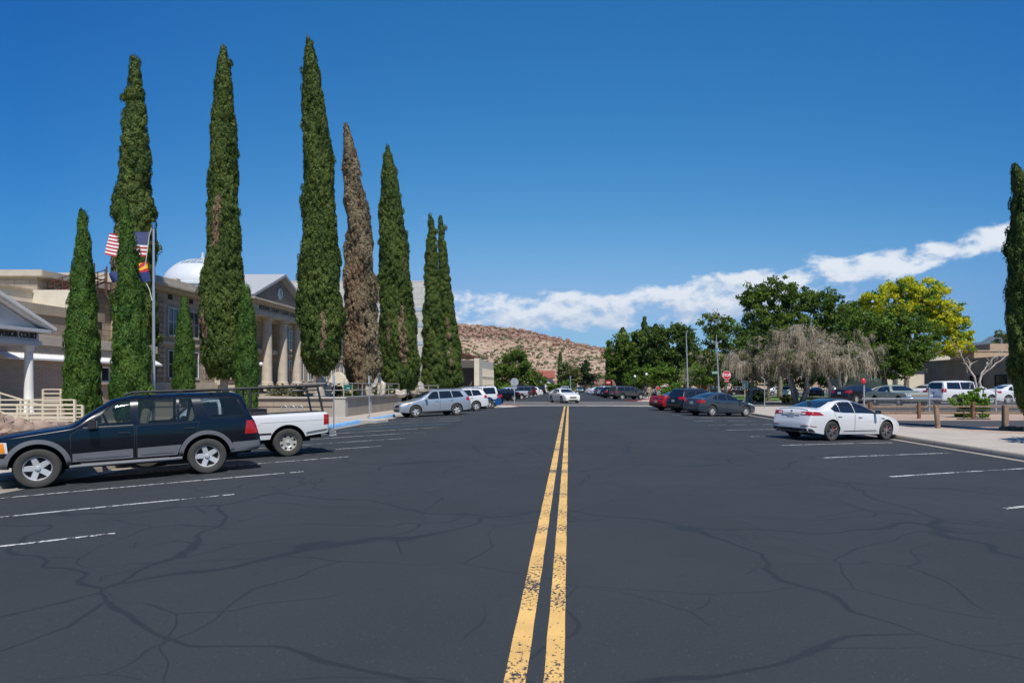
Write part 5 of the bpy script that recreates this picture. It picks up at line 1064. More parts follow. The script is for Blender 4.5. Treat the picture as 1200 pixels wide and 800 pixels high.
class Car:
    def __init__(s, name, label, cat, spec, paint, group=None):
        s.S = S = dict(tumble=.32, plan=(.13, .7, .10, .5), ledge=.02, wr=.33, ww=.215, rim='five', rf=.66, glass=C_GLASS, alloy=None, roofn=5.0, und=.24, sm=.05, caliper=False); S.update(spec)
        s.root = thing(name, label, cat, (0, 0, 0), 0, group); s.paint = paint
        s.L, s.W = S['L'], S['W']; s.top = pl(S['top'], S['sm']); s.belt = pl(S['belt'], .05); s.bot = pl(S['bot'], .04)
        s.body()
    def X(s, q): return s.L/2-q
    def ring(s, q):
        L, W = s.L, s.W; pn, ln, pt, lt = s.S['plan']
        p = 1-pn*max(0, 1-q/ln)**2.2-pt*max(0, 1-(L-q)/lt)**2.4
        e = .07; d = min(q, L-q); k = math.sqrt(max(0, 1-(1-min(1, d/e))**2)); ins = (1-k)*e
        zb, zs, zt = s.bot(q)+ins*.8, s.belt(q), s.top(q)-ins; zs = min(zs, zt-.004); zs = max(zs, zb+.05)
        hw = W/2*p-ins; H = zt-zs; f = sst(H, .14, .40); n = 2.3*(1-f)+s.S['roofn']*f; tum = s.S['tumble']*f; led = s.S['ledge']*f
        pts = [(0, zb), (hw*.5, zb), (hw*.86, zb), (hw*.93, zb+.012)]
        for i in range(9):
            u = (i+.35)/8.35; z = zb+(zs-zb)*u; w = hw*(1-.055*(1-u)**2-.022*max(0, u-.6)**2/.16); pts.append((w, z))
        ws = pts[-1][0]-led
        for i in range(1, 17):
            ph = PI/2*i/16; h = H*math.sin(ph)**(2/n); w = (ws-tum*h)*max(0, math.cos(ph))**(2/n); pts.append((w if i < 16 else 0, zs+h))
        return pts
    def body(s):
        S, L = s.S, s.L; st = sorted(set([0, .008, .025, .05, .08]+[round(x, 3) for x in np.arange(.13, L-.1, .065)]+[round(L-x, 3) for x in (0, .008, .025, .05, .08)]+[k[0] for k in S['top'] if .08 < k[0] < L-.08]))
        rings = [s.ring(q) for q in st]; m = len(rings[0]); b = MB(); vs = []
        for q, r in zip(st, rings):
            for (y, z) in r: vs.append((s.X(q), y, z))
            for (y, z) in r[-2:0:-1]: vs.append((s.X(q), -y, z))
        n = 2*m-2; fs = [(i*n+k, i*n+(k+1) % n, (i+1)*n+(k+1) % n, (i+1)*n+k) for i in range(len(st)-1) for k in range(n)]
        fs += [tuple(range(n))[::-1], tuple(range((len(st)-1)*n, len(st)*n))]
        b.add(vs, fs); o = b.build('body', [s.paint, C_WELL, C_INT], s.root); s.o = o
        bm = bmesh.new(); bm.from_mesh(o.data); s.bvh = BVHTree.FromBMesh(bm); bm.free()
        c = MB(); s.ax = (S['fo'], S['fo']+S['wb']); ra = S['wr']+S.get('arch', .055)
        for q in s.ax:
            for sg in (-1, 1): c.lathe([(0, -.18), (ra, -.18), (ra, .18), (0, .18)], (s.X(q), sg*(s.W/2-.12), S['wr']+.02), 'Y', 40)
        s.cut(c, 1)
        for f in S.get('cuts', []): c = MB(); f(s, c); s.cut(c, 2)
        if S.get('clear'):
            c = MB(); hb = s.W/2-.10; cab = S['cabin']; zt = max(z for _, z in cab); zb_ = min(z for _, z in cab); nb = len(cab)
            yw = lambda z: hb-(.0 if z < s.belt(2.5)+.02 else s.S['tumble']*(z-s.belt(2.5))+.05)
            c.add([(s.X(q), yw(z), z) for q, z in cab]+[(s.X(q), -yw(z), z) for q, z in cab], [tuple(range(nb)), tuple(range(2*nb-1, nb-1, -1))]+[(i, i+nb, (i+1) % nb+nb, (i+1) % nb) for i in range(nb)]); s.cut(c, 2)
            for sg in (-1, 1):
                c = MB()
                for w_ in S['win']: c.prism([(s.X(q), z) for q, z in w_], sg*.45, sg*1.6, 'Y')
                s.cut(c, 2)
            c = MB(); c.prism(S['ws'], s.X(S.get('wsin', 2.2)), s.X(-.5), 'X'); s.cut(c, 2)
        o.data.shade_smooth(); o.data.set_sharp_from_angle(angle=math.radians(32))
        b = MB(); b.box((0, 0, (S['und']+.5)/2), (L-.9, s.W-.62, .5-S['und'])); b.box((-L/2+.35, 0, S['und']+.12), (.4, s.W*.6, .1)); b.build('underbody', C_WELL, s.root)
        for q in s.ax:
            for sg in (1, -1): wheel(s.root, s.X(q), sg*(s.W/2-S['ww']/2-.015), S['wr'], S['ww'], S['rim'], S['rf'], S['alloy'], S['caliper'])
    def cut(s, c, mi):
        me = bpy.data.meshes.new('c'); me.from_pydata(c.v, [], c.f); bm = bmesh.new(); bm.from_mesh(me); bmesh.ops.recalc_face_normals(bm, faces=bm.faces); bm.to_mesh(me); bm.free()
        for k in range(3): me.materials.append(C_WELL)
        me.polygons.foreach_set('material_index', [mi]*len(me.polygons)); co = bpy.data.objects.new('c', me); COL.objects.link(co)
        md = s.o.modifiers.new('b', 'BOOLEAN'); md.operation = 'DIFFERENCE'; md.object = co; md.solver = 'EXACT'
        dg = bpy.context.evaluated_depsgraph_get(); new = bpy.data.meshes.new_from_object(s.o.evaluated_get(dg)); s.o.modifiers.clear()
        old = s.o.data; s.o.data = new; new.name = 'body'; bpy.data.meshes.remove(old); bpy.data.objects.remove(co)
    def patch(s, name, polys, m, off=.004, thick=.012, grid=.07, parent=None, smooth=60, clipy=None):
        """polys: list of (view, polygon); view L/R: (s,z); F/B: (y,z); T: (s,y).  Laid onto the body and given thickness."""
        V, Fs = [], []
        for view, poly in polys:
            bm = bmesh.new(); vs = [bm.verts.new((a, c, 0)) for a, c in poly]; bm.faces.new(vs)
            for ax in (0, 1):
                lo, hi = min(p[ax] for p in poly), max(p[ax] for p in poly); n = int((hi-lo)/grid)
                for i in range(1, n+1):
                    co = [0, 0, 0]; co[ax] = lo+(hi-lo)*i/(n+1); no = [0, 0, 0]; no[ax] = 1
                    bmesh.ops.bisect_plane(bm, geom=bm.verts[:]+bm.edges[:]+bm.faces[:], plane_co=co, plane_no=no)
            base = len(V); idx = {}; nrm = []
            bm.verts.ensure_lookup_table()
            for v in bm.verts:
                a, c = v.co.x, v.co.y
                if view in 'LR': sg = 1 if view == 'L' else -1; o_, d_ = Vector((s.X(a), 3*sg, c)), Vector((0, -sg, 0))
                elif view in 'FB': sg = 1 if view == 'F' else -1; o_, d_ = Vector((6*sg, a, c)), Vector((-sg, 0, 0))
                else: o_, d_ = Vector((s.X(a), c, 5)), Vector((0, 0, -1))
                h, nn, _, _ = s.bvh.ray_cast(o_, d_)
                if h is None:
                    if view in 'LR': q = Vector((s.X(a), .8*sg, c))
                    elif view in 'FB': q = Vector((s.L/2*sg, a, c))
                    else: q = Vector((s.X(a), c, 1.5))
                    h, nn, _, _ = s.bvh.find_nearest(q)
                if nn.dot(d_) > 0: nn = -nn
                nn = (nn-d_*.5).normalized(); idx[v.index] = len(V); V.append(h+nn*off); nrm.append((h, nn))
            F0 = [[idx[v.index] for v in f.verts] for f in bm.faces]; Fs += F0
            be = [e for e in bm.edges if len(e.link_faces) == 1]; low = {}
            for e in be:
                for v in e.verts:
                    if v.index not in low: h, nn = nrm[idx[v.index]-base]; low[v.index] = len(V); V.append(h+nn*(off-thick))
                a, c = e.verts; Fs.append([idx[a.index], idx[c.index], low[c.index], low[a.index]])
            bm.free()
        b = MB(); b.add(V, Fs); b_ = b.build(name, m, parent or s.root, smooth=smooth)
        return b_
    def both(s, name, poly, m, **k): return [s.patch(name, [(v, poly)], m, **k) for v in 'LR']
    def arcband(s, axle, r0, r1, a0=-10, a1=190, n=22, zc=None):
        q = s.ax[axle]; zc = zc or s.S['wr']+.02
        o = [(q-r1*math.cos(math.radians(t)), zc+r1*math.sin(math.radians(t))) for t in lin(a0, a1, n)]; i = [(q-r0*math.cos(math.radians(t)), zc+r0*math.sin(math.radians(t))) for t in lin(a0, a1, n)]
        return o+i[::-1]
    def add(s, name, m, fn, bevel=0, smooth=None, parent=None):
        b = MB(); fn(b); return b.build(name, m, parent or s.root, bevel=bevel, smooth=smooth)
    def outline(s, poly, w):                   # grow a polygon outwards by w
        c = Vector((sum(p[0] for p in poly)/len(poly), sum(p[1] for p in poly)/len(poly))); out = []
        n = len(poly)
        for i in range(n):
            a, b_, d = Vector(poly[i-1]), Vector(poly[i]), Vector(poly[(i+1) % n]); e1 = (b_-a).normalized(); e2 = (d-b_).normalized()
            n1 = Vector((e1.y, -e1.x)); n2 = Vector((e2.y, -e2.x)); t = (n1+n2)
            if t.length < .1: t = n1
            t.normalize(); 
            if t.dot(b_-c) < 0: t = -t
            out.append(tuple(b_+t*w*min(1.6, 1/max(.5, abs(t.dot(n1))))))
        return out
    def windows(s, seals=True):
        for w_ in s.S['win']:
            if seals and not s.S.get('clear'): s.both('window_frame', s.outline(w_, .022), C_BLK, off=.002)
            s.both('window', w_, s.S['glass'], off=.006 if not s.S.get('clear') else -.004, thick=.01)
        s.patch('windscreen', [('F', s.S['ws'])], s.S['glass'] if not s.S.get('clear') else C_CLEAR, off=.004, thick=.008, grid=.09)
        if s.S.get('rw'): s.patch('rear_window', [('B', s.S['rw'])], C_GLASS, off=.004, thick=.01, grid=.08)
    def doors(s, polys, handles, hm=None, seam=True):
        for p in polys:
            for v in 'LR':
                if seam: s.patch('door_seam', [(v, s.outline(p, .009))], C_BLK, off=.0015, thick=.004)
                d = s.patch('door', [(v, p)], s.paint, off=.004, thick=.004)
        for (q, z) in handles:
            for sg in (-1, 1):
                h = s.bvh.ray_cast(Vector((s.X(q), 3*sg, z)), Vector((0, -sg, 0)))[0]; s.add('door_handle', hm or s.paint, lambda b: (b.box((h.x, h.y+sg*.028, z), (.20, .022, .032)), b.box((h.x+.07, h.y+sg*.01, z), (.03, .03, .025)), b.box((h.x-.07, h.y+sg*.01, z), (.03, .03, .025))), bevel=.007)
    def mirrors(s, q, z, m, sz=(.13, .22, .16)):
        for sg in (-1, 1):
            h = s.bvh.ray_cast(Vector((s.X(q), 3*sg, z-.07)), Vector((0, -sg, 0)))[0]; y = h.y
            o = s.add('mirror', m, lambda b: (b.box((s.X(q)+.02, y+sg*.15, z), sz), b.bar((s.X(q), y-sg*.02, z-.05), (s.X(q)+.01, y+sg*.09, z-.03), .05, .045)), bevel=.035, smooth=50)
            s.add('mirror_glass', C_CHROME, lambda b: b.box((s.X(q)+.02-sz[0]/2-.003, y+sg*.15, z), (.006, sz[1]*.78, sz[2]*.72)), parent=o)
    def lamp(s, name, polys, m, **k): return s.patch(name, polys, m, off=k.pop('off', .008), thick=.02, grid=.05, **k)
    def tail(s, side, back, m=None):
        for v, sg in (('L', 1), ('R', -1)):
            P = []
            if side: P.append((v, side))
            if back: P.append(('B', [(sg*a, z) for a, z in back]))
            s.lamp('taillight', P, m or C_RED)
    def head(s, side, front, amber=None):
        for v, sg in (('L', 1), ('R', -1)):
            P = []
            if side: P.append((v, side))
            if front: P.append(('F', [(sg*a, z) for a, z in front]))
            o = s.lamp('headlight', P, C_LENS)
            if amber: s.lamp('indicator', [(v, amber)], C_AMBER, off=.012, parent=o)
    def plate(s, z, back=True, w=.31, h=.155):
        sg = -1 if back else 1; p = s.bvh.ray_cast(Vector((4*sg, 0, z)), Vector((-sg, 0, 0)))[0]
        s.add('number_plate', C_PLATE, lambda b: b.box((p.x+sg*.012, 0, z), (.012, w, h)), bevel=.004)
def contact(pxx, pyy):                          # the point of road seen at this pixel
    x = 0; 
    for _ in range(30): z = zr(x); Y = F*(CAM_H-z)/(pyy-CY); x = .5*x+.5*px(pxx, Y)
    return x, Y
def put(root, S, cx, cy, psi, ground=None):
    """stand the car on the ground with its four wheels"""
    h = Vector((math.cos(psi), math.sin(psi))); l = Vector((-h.y, h.x)); zf = ground or (lambda x, y: zr(x))
    xf, xr = S['L']/2-S['fo'], S['L']/2-S['fo']-S['wb']; yw = S['W']/2-.12
    g_ = lambda a, c: zf(cx+h.x*a+l.x*c, cy+h.y*a+l.y*c)
    fl, fr, rl, rr_ = g_(xf, yw), g_(xf, -yw), g_(xr, yw), g_(xr, -yw)
    sx = ((fl+fr)-(rl+rr_))/2/S['wb']; sy = ((fl+rl)-(fr+rr_))/2/(2*yw); z0 = (fl+fr+rl+rr_)/4-sx*(xf+xr)/2
    ex = Vector((h.x, h.y, sx)).normalized(); ey = Vector((l.x, l.y, sy)); ez = ex.cross(ey).normalized(); ey = ez.cross(ex)
    M4 = Matrix(((ex.x, ey.x, ez.x, cx), (ex.y, ey.y, ez.y, cy), (ex.z, ey.z, ez.z, z0), (0, 0, 0, 1))); root.location = (cx, cy, z0); root.rotation_euler = M4.to_euler(); WM[root.name] = M4
def park(root, S, pxx, pyy, psi, side, rear=True, ground=None, Y=None):
    """put the car so that its near wheel touches the road at a photograph pixel (or at distance Y)"""
    x, y = contact(pxx, pyy) if Y is None else (px(pxx, Y), Y)
    h = Vector((math.cos(psi), math.sin(psi))); l = Vector((-h.y, h.x)); xa = S['L']/2-S['fo']-(S['wb'] if rear else 0); yw = (S['W']/2-.1)*side
    put(root, S, x-h.x*xa-l.x*yw, y-h.y*xa-l.y*yw, psi, ground)
def recolor(root, old, new):
    def rec(o):
        for sl in getattr(o, 'material_slots', []):
            if sl.material == old: sl.link = 'OBJECT'; sl.material = new
        for c in children(o): rec(c)
    rec(root)
PL, PR = math.atan2(dl[1], dl[0]), math.atan2(dr[1], dr[0])

# ---- the near black-blue SUV
SUV = dict(L=4.81, W=1.84, fo=.87, wb=2.89, wr=.375, ww=.245, rim='five', rf=.64, arch=.075, tumble=.26, roofn=6, ledge=.015, und=.30, plan=(.16, .6, .06, .4),
  top=[(0, .78), (.04, .90), (.10, 1.0), (.5, 1.075), (1.36, 1.18), (2.08, 1.665), (2.4, 1.725), (3.4, 1.75), (4.35, 1.735), (4.5, 1.69), (4.70, 1.12), (4.76, 1.02), (4.81, .70)],
  belt=[(0, .75), (.3, .93), (1.36, 1.07), (2.6, 1.10), (4.7, 1.13), (4.81, .65)], bot=[(0, .42), (.5, .40), (4.3, .42), (4.81, .46)],
  win=[[(1.66, 1.125), (2.40, 1.135), (2.40, 1.61), (2.22, 1.61), (2.08, 1.54)], [(2.53, 1.14), (3.22, 1.145), (3.22, 1.63), (2.53, 1.625)], [(3.27, 1.147), (3.50, 1.15), (3.56, 1.25), (3.50, 1.62), (3.27, 1.63)], [(3.86, 1.20), (4.50, 1.22), (4.36, 1.60), (3.66, 1.61)]],
  ws=[(-.66, 1.22), (.66, 1.22), (.56, 1.60), (-.56, 1.60)], rw=[(-.60, 1.16), (.60, 1.16), (.54, 1.62), (-.54, 1.62)], clear=True, glass=C_CLEAR, cabin=[(1.75, .78), (4.2, .78), (4.25, 1.15), (4.12, 1.66), (2.35, 1.66), (1.78, 1.26)], wsin=2.3)
c = Car('parked_suv', 'black-blue suv with grey lower cladding and silver five spoke wheels, nearest car on the left', 'suv', SUV, P_NAVY)
c.windows()
c.doors([[(1.40, .47), (2.43, .47), (2.46, 1.0), (2.46, 1.095), (1.52, 1.075), (1.40, .98)], [(2.49, .47), (3.22, .47), (3.36, .70), (3.56, .86), (3.62, 1.115), (2.50, 1.10)]], [(2.28, .975), (3.44, 1.0)], C_BLK)
c.both('cladding', [(1.42, .455), (2.42, .455), (2.42, .64), (1.42, .61)], C_GREYP, off=.016, thick=.02); c.both('cladding', [(2.50, .455), (3.20, .455), (3.28, .66), (2.50, .642)], C_GREYP, off=.016, thick=.02)
c.both('moulding', [(1.50, .50), (2.36, .505), (2.36, .56), (1.50, .55)], C_GREYP, off=.024, thick=.02); c.both('moulding', [(2.56, .505), (3.16, .51), (3.16, .565), (2.56, .56)], C_GREYP, off=.024, thick=.02)
for a in (0, 1):
    for v in 'LR': c.patch('wheel_arch_flare', [(v, c.arcband(a, .452, .535, -12, 192, 26))], C_GREYP, off=.022, thick=.04)
c.both('bumper_corner', [(.03, .40), (.42, .40), (.42, .60), (.03, .62)], C_GREYP, off=.02, thick=.03); c.both('bumper_corner', [(4.22, .44), (4.79, .46), (4.79, .66), (4.26, .64)], C_GREYP, off=.02, thick=.03)
c.patch('front_bumper', [('F', [(-.80, .42), (.80, .42), (.80, .62), (-.80, .62)])], C_GREYP, off=.02, thick=.03); c.patch('rear_bumper', [('B', [(-.86, .46), (.86, .46), (.86, .66), (-.86, .66)])], C_GREYP, off=.02, thick=.03)
c.both('rear_bumper_cap', [(4.40, .66), (4.80, .66), (4.80, .80), (4.46, .80)], c.paint, off=.02, thick=.03)
c.head([(.03, .70), (.44, .70), (.42, .90), (.16, .92), (.05, .86)], [(.45, .70), (.80, .70), (.80, .88), (.45, .88)], [(.24, .71), (.40, .71), (.38, .89), (.22, .90)])
c.patch('grille', [('F', [(-.42, .68), (.42, .68), (.40, .90), (-.40, .90)])], C_BLK, off=.01)
c.tail([(4.50, .81), (4.75, .81), (4.73, 1.10), (4.54, 1.10)], [(.68, .81), (.84, .81), (.82, 1.10), (.72, 1.10)])
c.mirrors(1.78, 1.17, C_BLK, (.15, .24, .19)); c.plate(.8)
c.add('running_board', C_GREYP, lambda b: [(b.tube([(c.X(1.38), sg*.93, .36), (c.X(1.5), sg*.97, .37), (c.X(3.15), sg*.97, .38), (c.X(3.28), sg*.93, .38)], .035, 10), b.box((c.X(2.3), sg*.88, .40), (1.5, .16, .03))) for sg in (-1, 1)], smooth=50)
c.add('roof_rack', C_BLK, lambda b: [(b.tube([(c.X(2.3), sg*.62, 1.735), (c.X(2.45), sg*.62, 1.79), (c.X(4.2), sg*.62, 1.80), (c.X(4.38), sg*.62, 1.745)], .022, 8), [b.box((c.X(q), sg*.62, 1.765), (.1, .05, .06)) for q in (2.5, 3.3, 4.15)]) for sg in (-1, 1)]+[b.tube([(c.X(q), -.62, 1.80), (c.X(q), .62, 1.80)], .018, 8) for q in (2.75, 3.9)], smooth=50)
c.both('window_trim', [(1.60, 1.105), (2.44, 1.115), (2.44, 1.128), (1.60, 1.118)], C_GREYP, off=.008)
def seats(b):
    for q in (2.45, 3.35):
        for y in ((.38, -.38) if q < 3 else (.38, 0, -.38)):
            b.box((c.X(q)+.12, y, .90), (.5, .5, .18)); b.box((c.X(q)-.18, y, 1.17), (.15, .48, .55), Matrix.Rotation(-.2, 3, 'Y')); b.box((c.X(q)-.27, y, 1.50), (.1, .26, .16))
c.add('seat', C_SEAT, seats, bevel=.03)
c.add('steering_wheel', C_BLK, lambda b: (b.tube([(c.X(1.98)+.06*math.cos(a), .38+.19*math.sin(a), 1.17+.18*math.cos(a)) for a in lin(0, 2*PI, 21)], .016, 6), b.bar((c.X(1.98), .38, 1.17), (c.X(1.8), .38, 1.08), .05, .05)), smooth=60)
c.add('dashboard', C_INT, lambda b: b.box((c.X(1.88), 0, 1.02), (.3, 1.4, .26)), bevel=.05)
park(c.root, SUV, 243.5, 554.3, PL, 1)
# ---- white pickup with a pipe rack
PK = dict(L=5.05, W=1.76, fo=.80, wb=3.19, wr=.365, ww=.235, rim='steel', rf=.60, arch=.09, tumble=.30, roofn=5, und=.36, plan=(.14, .6, .02, .2), alloy=C_STEELW,
  top=[(0, .72), (.06, .90), (.5, .98), (1.3, 1.06), (1.9, 1.56), (2.2, 1.63), (2.85, 1.62), (2.96, 1.56), (3.0, 1.16), (3.06, 1.135), (4.98, 1.155), (5.05, 1.10)], sm=.02,
  belt=[(0, .70), (.3, .90), (1.3, 1.02), (2.9, 1.05), (3.0, 1.09), (5.0, 1.11), (5.05, 1.05)], bot=[(0, .42), (4.2, .46), (5.05, .56)],
  win=[[(1.55, 1.08), (2.35, 1.09), (2.35, 1.50), (2.0, 1.50)], [(2.45, 1.09), (2.85, 1.09), (2.82, 1.50), (2.45, 1.50)]], ws=[(-.62, 1.1), (.62, 1.1), (.54, 1.5), (-.54, 1.5)], rw=[(-.5, 1.2), (.5, 1.2), (.48, 1.5), (-.48, 1.5)],
  cuts=[lambda s, b: b.box((s.X(4.02), 0, 1.22), (1.86, 1.10, 1.0))])
c = Car('parked_pickup', 'white compact pickup with black pipe rack over its bed, behind the black-blue suv', 'pickup truck', PK, P_WHITE)
c.windows(); c.doors([[(1.25, .5), (2.4, .5), (2.42, 1.04), (1.3, 1.0)]], [(2.25, .95)], C_BLK)
c.both('bed_crease_shade', [(3.1, .905), (4.98, .92), (4.98, .928), (3.1, .913)], C_WELL, off=.0005, thick=.003)  # black strip draws the crease as a painted line of shade
c.both('bed_seam', [(2.985, .52), (3.0, .52), (3.0, 1.13), (2.985, 1.13)], C_WELL, off=.001, thick=.003)
c.both('lower_trim', [(4.45, .56), (5.02, .63), (5.02, .69), (4.45, .62)], C_GREYP, off=.006); c.both('side_badge', [(3.30, .60), (3.58, .60), (3.58, .645), (3.30, .645)], C_BLK, off=.006)
c.both('fuel_door', [(3.18, .86), (3.32, .86), (3.32, .99), (3.18, .99)], c.paint, off=.004)
c.tail([(4.90, .80), (5.03, .80), (5.03, 1.07), (4.91, 1.07)], [(.70, .80), (.85, .80), (.85, 1.07), (.70, 1.07)]); c.head([(.02, .62), (.3, .62), (.28, .8), (.04, .8)], [(.45, .62), (.78, .62), (.78, .8), (.45, .8)])
c.mirrors(1.6, 1.12, C_BLK)
c.add('rear_bumper', C_CHROME, lambda b: (b.box((c.X(5.13), 0, .58), (.16, 1.66, .16)), b.box((c.X(5.0), 0, .5), (.4, .12, .08))), bevel=.02)
c.add('tow_hitch', C_STEELW, lambda b: (b.box((c.X(5.28), 0, .44), (.3, .06, .06)), b.ell((c.X(5.4), 0, .52), (.035, .035, .035))), bevel=.005)
def rack(b):
    for sg in (-1, 1):
        for q in (3.12, 4.92): b.tube([(c.X(q), sg*.74, 1.12), (c.X(q if q != 4.92 else 4.80), sg*.70, 1.84)], .03, 8)
        b.tube([(c.X(1.6), sg*.70, 1.80), (c.X(4.95), sg*.70, 1.86)], .034, 8); b.tube([(c.X(3.1), sg*.70, 1.68), (c.X(4.8), sg*.70, 1.74)], .016, 6)
    for q in (1.7, 3.12, 3.9, 4.85): b.tube([(c.X(q), -.70, 1.83), (c.X(q), .70, 1.83)], .022, 8)
    b.tube([(c.X(4.98)+.02*math.sin(a*2), .74+.02*math.cos(a*3), 1.80) if 0 else (c.X(4.98)-.12+.13*math.cos(a), .72, 1.80+.13*math.sin(a)) for a in lin(0, 2*PI, 17)], .012, 6)
c.add('pipe_rack', C_BLK, rack, smooth=60)
c.add('toolbox', C_BLK, lambda b: (b.box((c.X(3.30), 0, 1.12), (.42, 1.5, .26)), b.box((c.X(3.30), 0, 1.26), (.46, 1.54, .04))), bevel=.02)
park(c.root, PK, 338, 534.3, PL, 1)
# ---- crossovers
CUV = dict(L=4.60, W=1.82, fo=.90, wb=2.66, wr=.35, ww=.225, rim='five', rf=.62, tumble=.30, roofn=4.5, und=.24, plan=(.20, .8, .10, .5),
  top=[(0, .62), (.06, .76), (.25, .90), (1.10, 1.08), (2.0, 1.55), (2.4, 1.65), (3.2, 1.66), (4.05, 1.60), (4.2, 1.55), (4.46, 1.10), (4.54, .95), (4.60, .60)],
  belt=[(0, .60), (.3, .80), (1.1, .98), (2.5, 1.04), (4.4, 1.10), (4.6, .55)], bot=[(0, .32), (.5, .26), (4.2, .28), (4.6, .36)],
  win=[[(1.52, 1.06), (2.38, 1.085), (2.38, 1.50), (2.20, 1.51), (2.0, 1.44)], [(2.47, 1.085), (3.26, 1.10), (3.20, 1.515), (2.47, 1.505)], [(3.35, 1.105), (4.02, 1.15), (3.85, 1.48), (3.28, 1.51)]],
  ws=[(-.66, 1.14), (.66, 1.14), (.55, 1.53), (-.55, 1.53)], rw=[(-.60, 1.18), (.60, 1.18), (.52, 1.52), (-.52, 1.52)])
def crossover(label, paint, group):
    c = Car('parked_crossover', label, 'suv', CUV, paint, group); c.windows()
    c.doors([[(1.28, .36), (2.42, .36), (2.44, 1.06), (1.45, 1.03)], [(2.46, .36), (3.10, .36), (3.24, .66), (3.36, 1.08), (2.47, 1.065)]], [(2.25, .93), (3.2, .96)])
    c.both('sill_trim', [(1.3, .28), (3.2, .28), (3.2, .36), (1.3, .36)], C_GREYP, off=.008)
    c.tail([(4.18, .92), (4.52, .90), (4.46, 1.10), (4.22, 1.12)], [(.52, .92), (.82, .90), (.80, 1.08), (.56, 1.06)]); c.head([(.10, .70), (.62, .80), (.58, .90), (.2, .86)], [(.46, .68), (.80, .70), (.78, .84), (.5, .80)], [(.40, .78), (.58, .80), (.55, .87), (.4, .86)])
    c.patch('grille', [('F', [(-.38, .60), (.38, .60), (.40, .76), (-.40, .76)])], C_BLK, off=.008); c.patch('lower_grille', [('F', [(-.5, .36), (.5, .36), (.46, .5), (-.46, .5)])], C_BLK, off=.008)
    c.mirrors(1.58, 1.10, paint); c.plate(.80)
    c.add('roof_rail', C_BLK, lambda b: [b.tube([(c.X(2.35), sg*.58, 1.655), (c.X(2.5), sg*.58, 1.69), (c.X(3.9), sg*.58, 1.68), (c.X(4.05), sg*.58, 1.62)], .018, 8) for sg in (-1, 1)], smooth=60)
    c.patch('spoiler', [('T', [(4.05, -.5), (4.22, -.5), (4.22, .5), (4.05, .5)])], paint, off=.03, thick=.03)
    return c
GL = 'cars parked along the left kerb'
cr = crossover('silver crossover facing the left kerb, beyond the blue kerb', P_SILVER, GL); park(cr.root, CUV, 535.3, 486.2, PL, 1)
def again(src, label, old, new, name=None, group=None):
    r = copy_tree(src.root); r['label'] = label
    if group: r['group'] = group
    if new is not old: recolor(r, old, new)
    return r
A2 = lambda pxx, pyy, S, r, side=1, psi=PL, **k: park(r, S, pxx, pyy, psi, side, **k)
A2(558, 481.3, CUV, again(cr, 'white crossover squeezed between the silver one and a taller white suv', P_SILVER, P_WHITE))
# ---- sedans
SED = dict(L=4.84, W=1.83, fo=.96, wb=2.795, wr=.335, ww=.225, rim='multi', rf=.68, tumble=.42, roofn=3.6, und=.17, plan=(.22, .9, .12, .6), ledge=.01,
  top=[(0, .52), (.06, .64), (.35, .78), (1.25, .965), (2.15, 1.36), (2.6, 1.44), (3.1, 1.43), (3.6, 1.335), (4.28, 1.10), (4.66, 1.075), (4.72, 1.05), (4.80, .80), (4.84, .55)],
  belt=[(0, .50), (.35, .70), (1.25, .90), (2.5, .945), (4.0, 1.00), (4.65, 1.02), (4.84, .5)], bot=[(0, .22), (.5, .19), (4.2, .20), (4.84, .30)],
  win=[[(1.56, .965), (2.62, .975), (2.62, 1.335), (2.40, 1.325), (2.1, 1.225)], [(2.69, .977), (3.38, .99), (3.36, 1.27), (3.05, 1.33), (2.69, 1.337)], [(3.43, .992), (3.66, 1.02), (3.80, 1.10), (3.42, 1.25)]],
  ws=[(-.68, 1.0), (.68, 1.0), (.52, 1.34), (-.52, 1.34)], rw=[(-.62, 1.125), (.62, 1.125), (.50, 1.36), (-.50, 1.36)])
S1 = dict(SED); S1['caliper'] = True
S1['alloy'] = mat('dark_chrome_wheel', (.42, .42, .43), .18, metal=.9)
c = Car('parked_sedan', 'white sedan with black glass roof and dark chrome wheels, nearest car on the right', 'sedan', S1, P_WHITE); kia = c
c.windows(); c.patch('glass_roof', [('T', [(2.45, -.50), (3.55, -.50), (3.95, -.56), (4.22, -.60), (4.22, .60), (3.95, .56), (3.55, .50), (2.45, .50)])], C_GLASS, off=.006, thick=.01)
c.doors([[(1.36, .30), (2.62, .28), (2.65, .955), (1.52, .94), (1.36, .80)], [(2.67, .28), (3.26, .28), (3.44, .56), (3.56, .74), (3.70, .99), (2.68, .96)]], [(2.40, .83), (3.42, .85)])
c.tail([(4.20, .87), (4.80, .86), (4.74, 1.00), (4.4, .975)], [(.40, .87), (.86, .86), (.84, .98), (.42, .98)])
for sg in (-1, 1): c.lamp('reverse_lamp', [('B', [(sg*.44, .89), (sg*.60, .89), (sg*.60, .94), (sg*.44, .94)])], C_LENS, off=.014)
for v, sg in (('L', 1), ('R', -1)): c.lamp('reflector', [(v, [(4.50, .47), (4.76, .50), (4.76, .52), (4.50, .49)]), ('B', [(sg*.5, .50), (sg*.8, .50), (sg*.8, .525), (sg*.5, .525)])], C_RED)
c.patch('rear_diffuser', [('B', [(-.80, .27), (.80, .27), (.74, .42), (-.74, .42)])], C_BLK, off=.008, thick=.02); c.both('diffuser_side', [(4.52, .30), (4.80, .32), (4.80, .42), (4.66, .40)], C_BLK, off=.005, thick=.008)
c.add('exhaust_tip', C_CHROME, lambda b: [b.lathe([(.025, 0), (.04, 0), (.04, -.08), (.03, -.08)], (c.X(4.82), sg*.55, .30), 'X', 12) for sg in (-1, 1)])
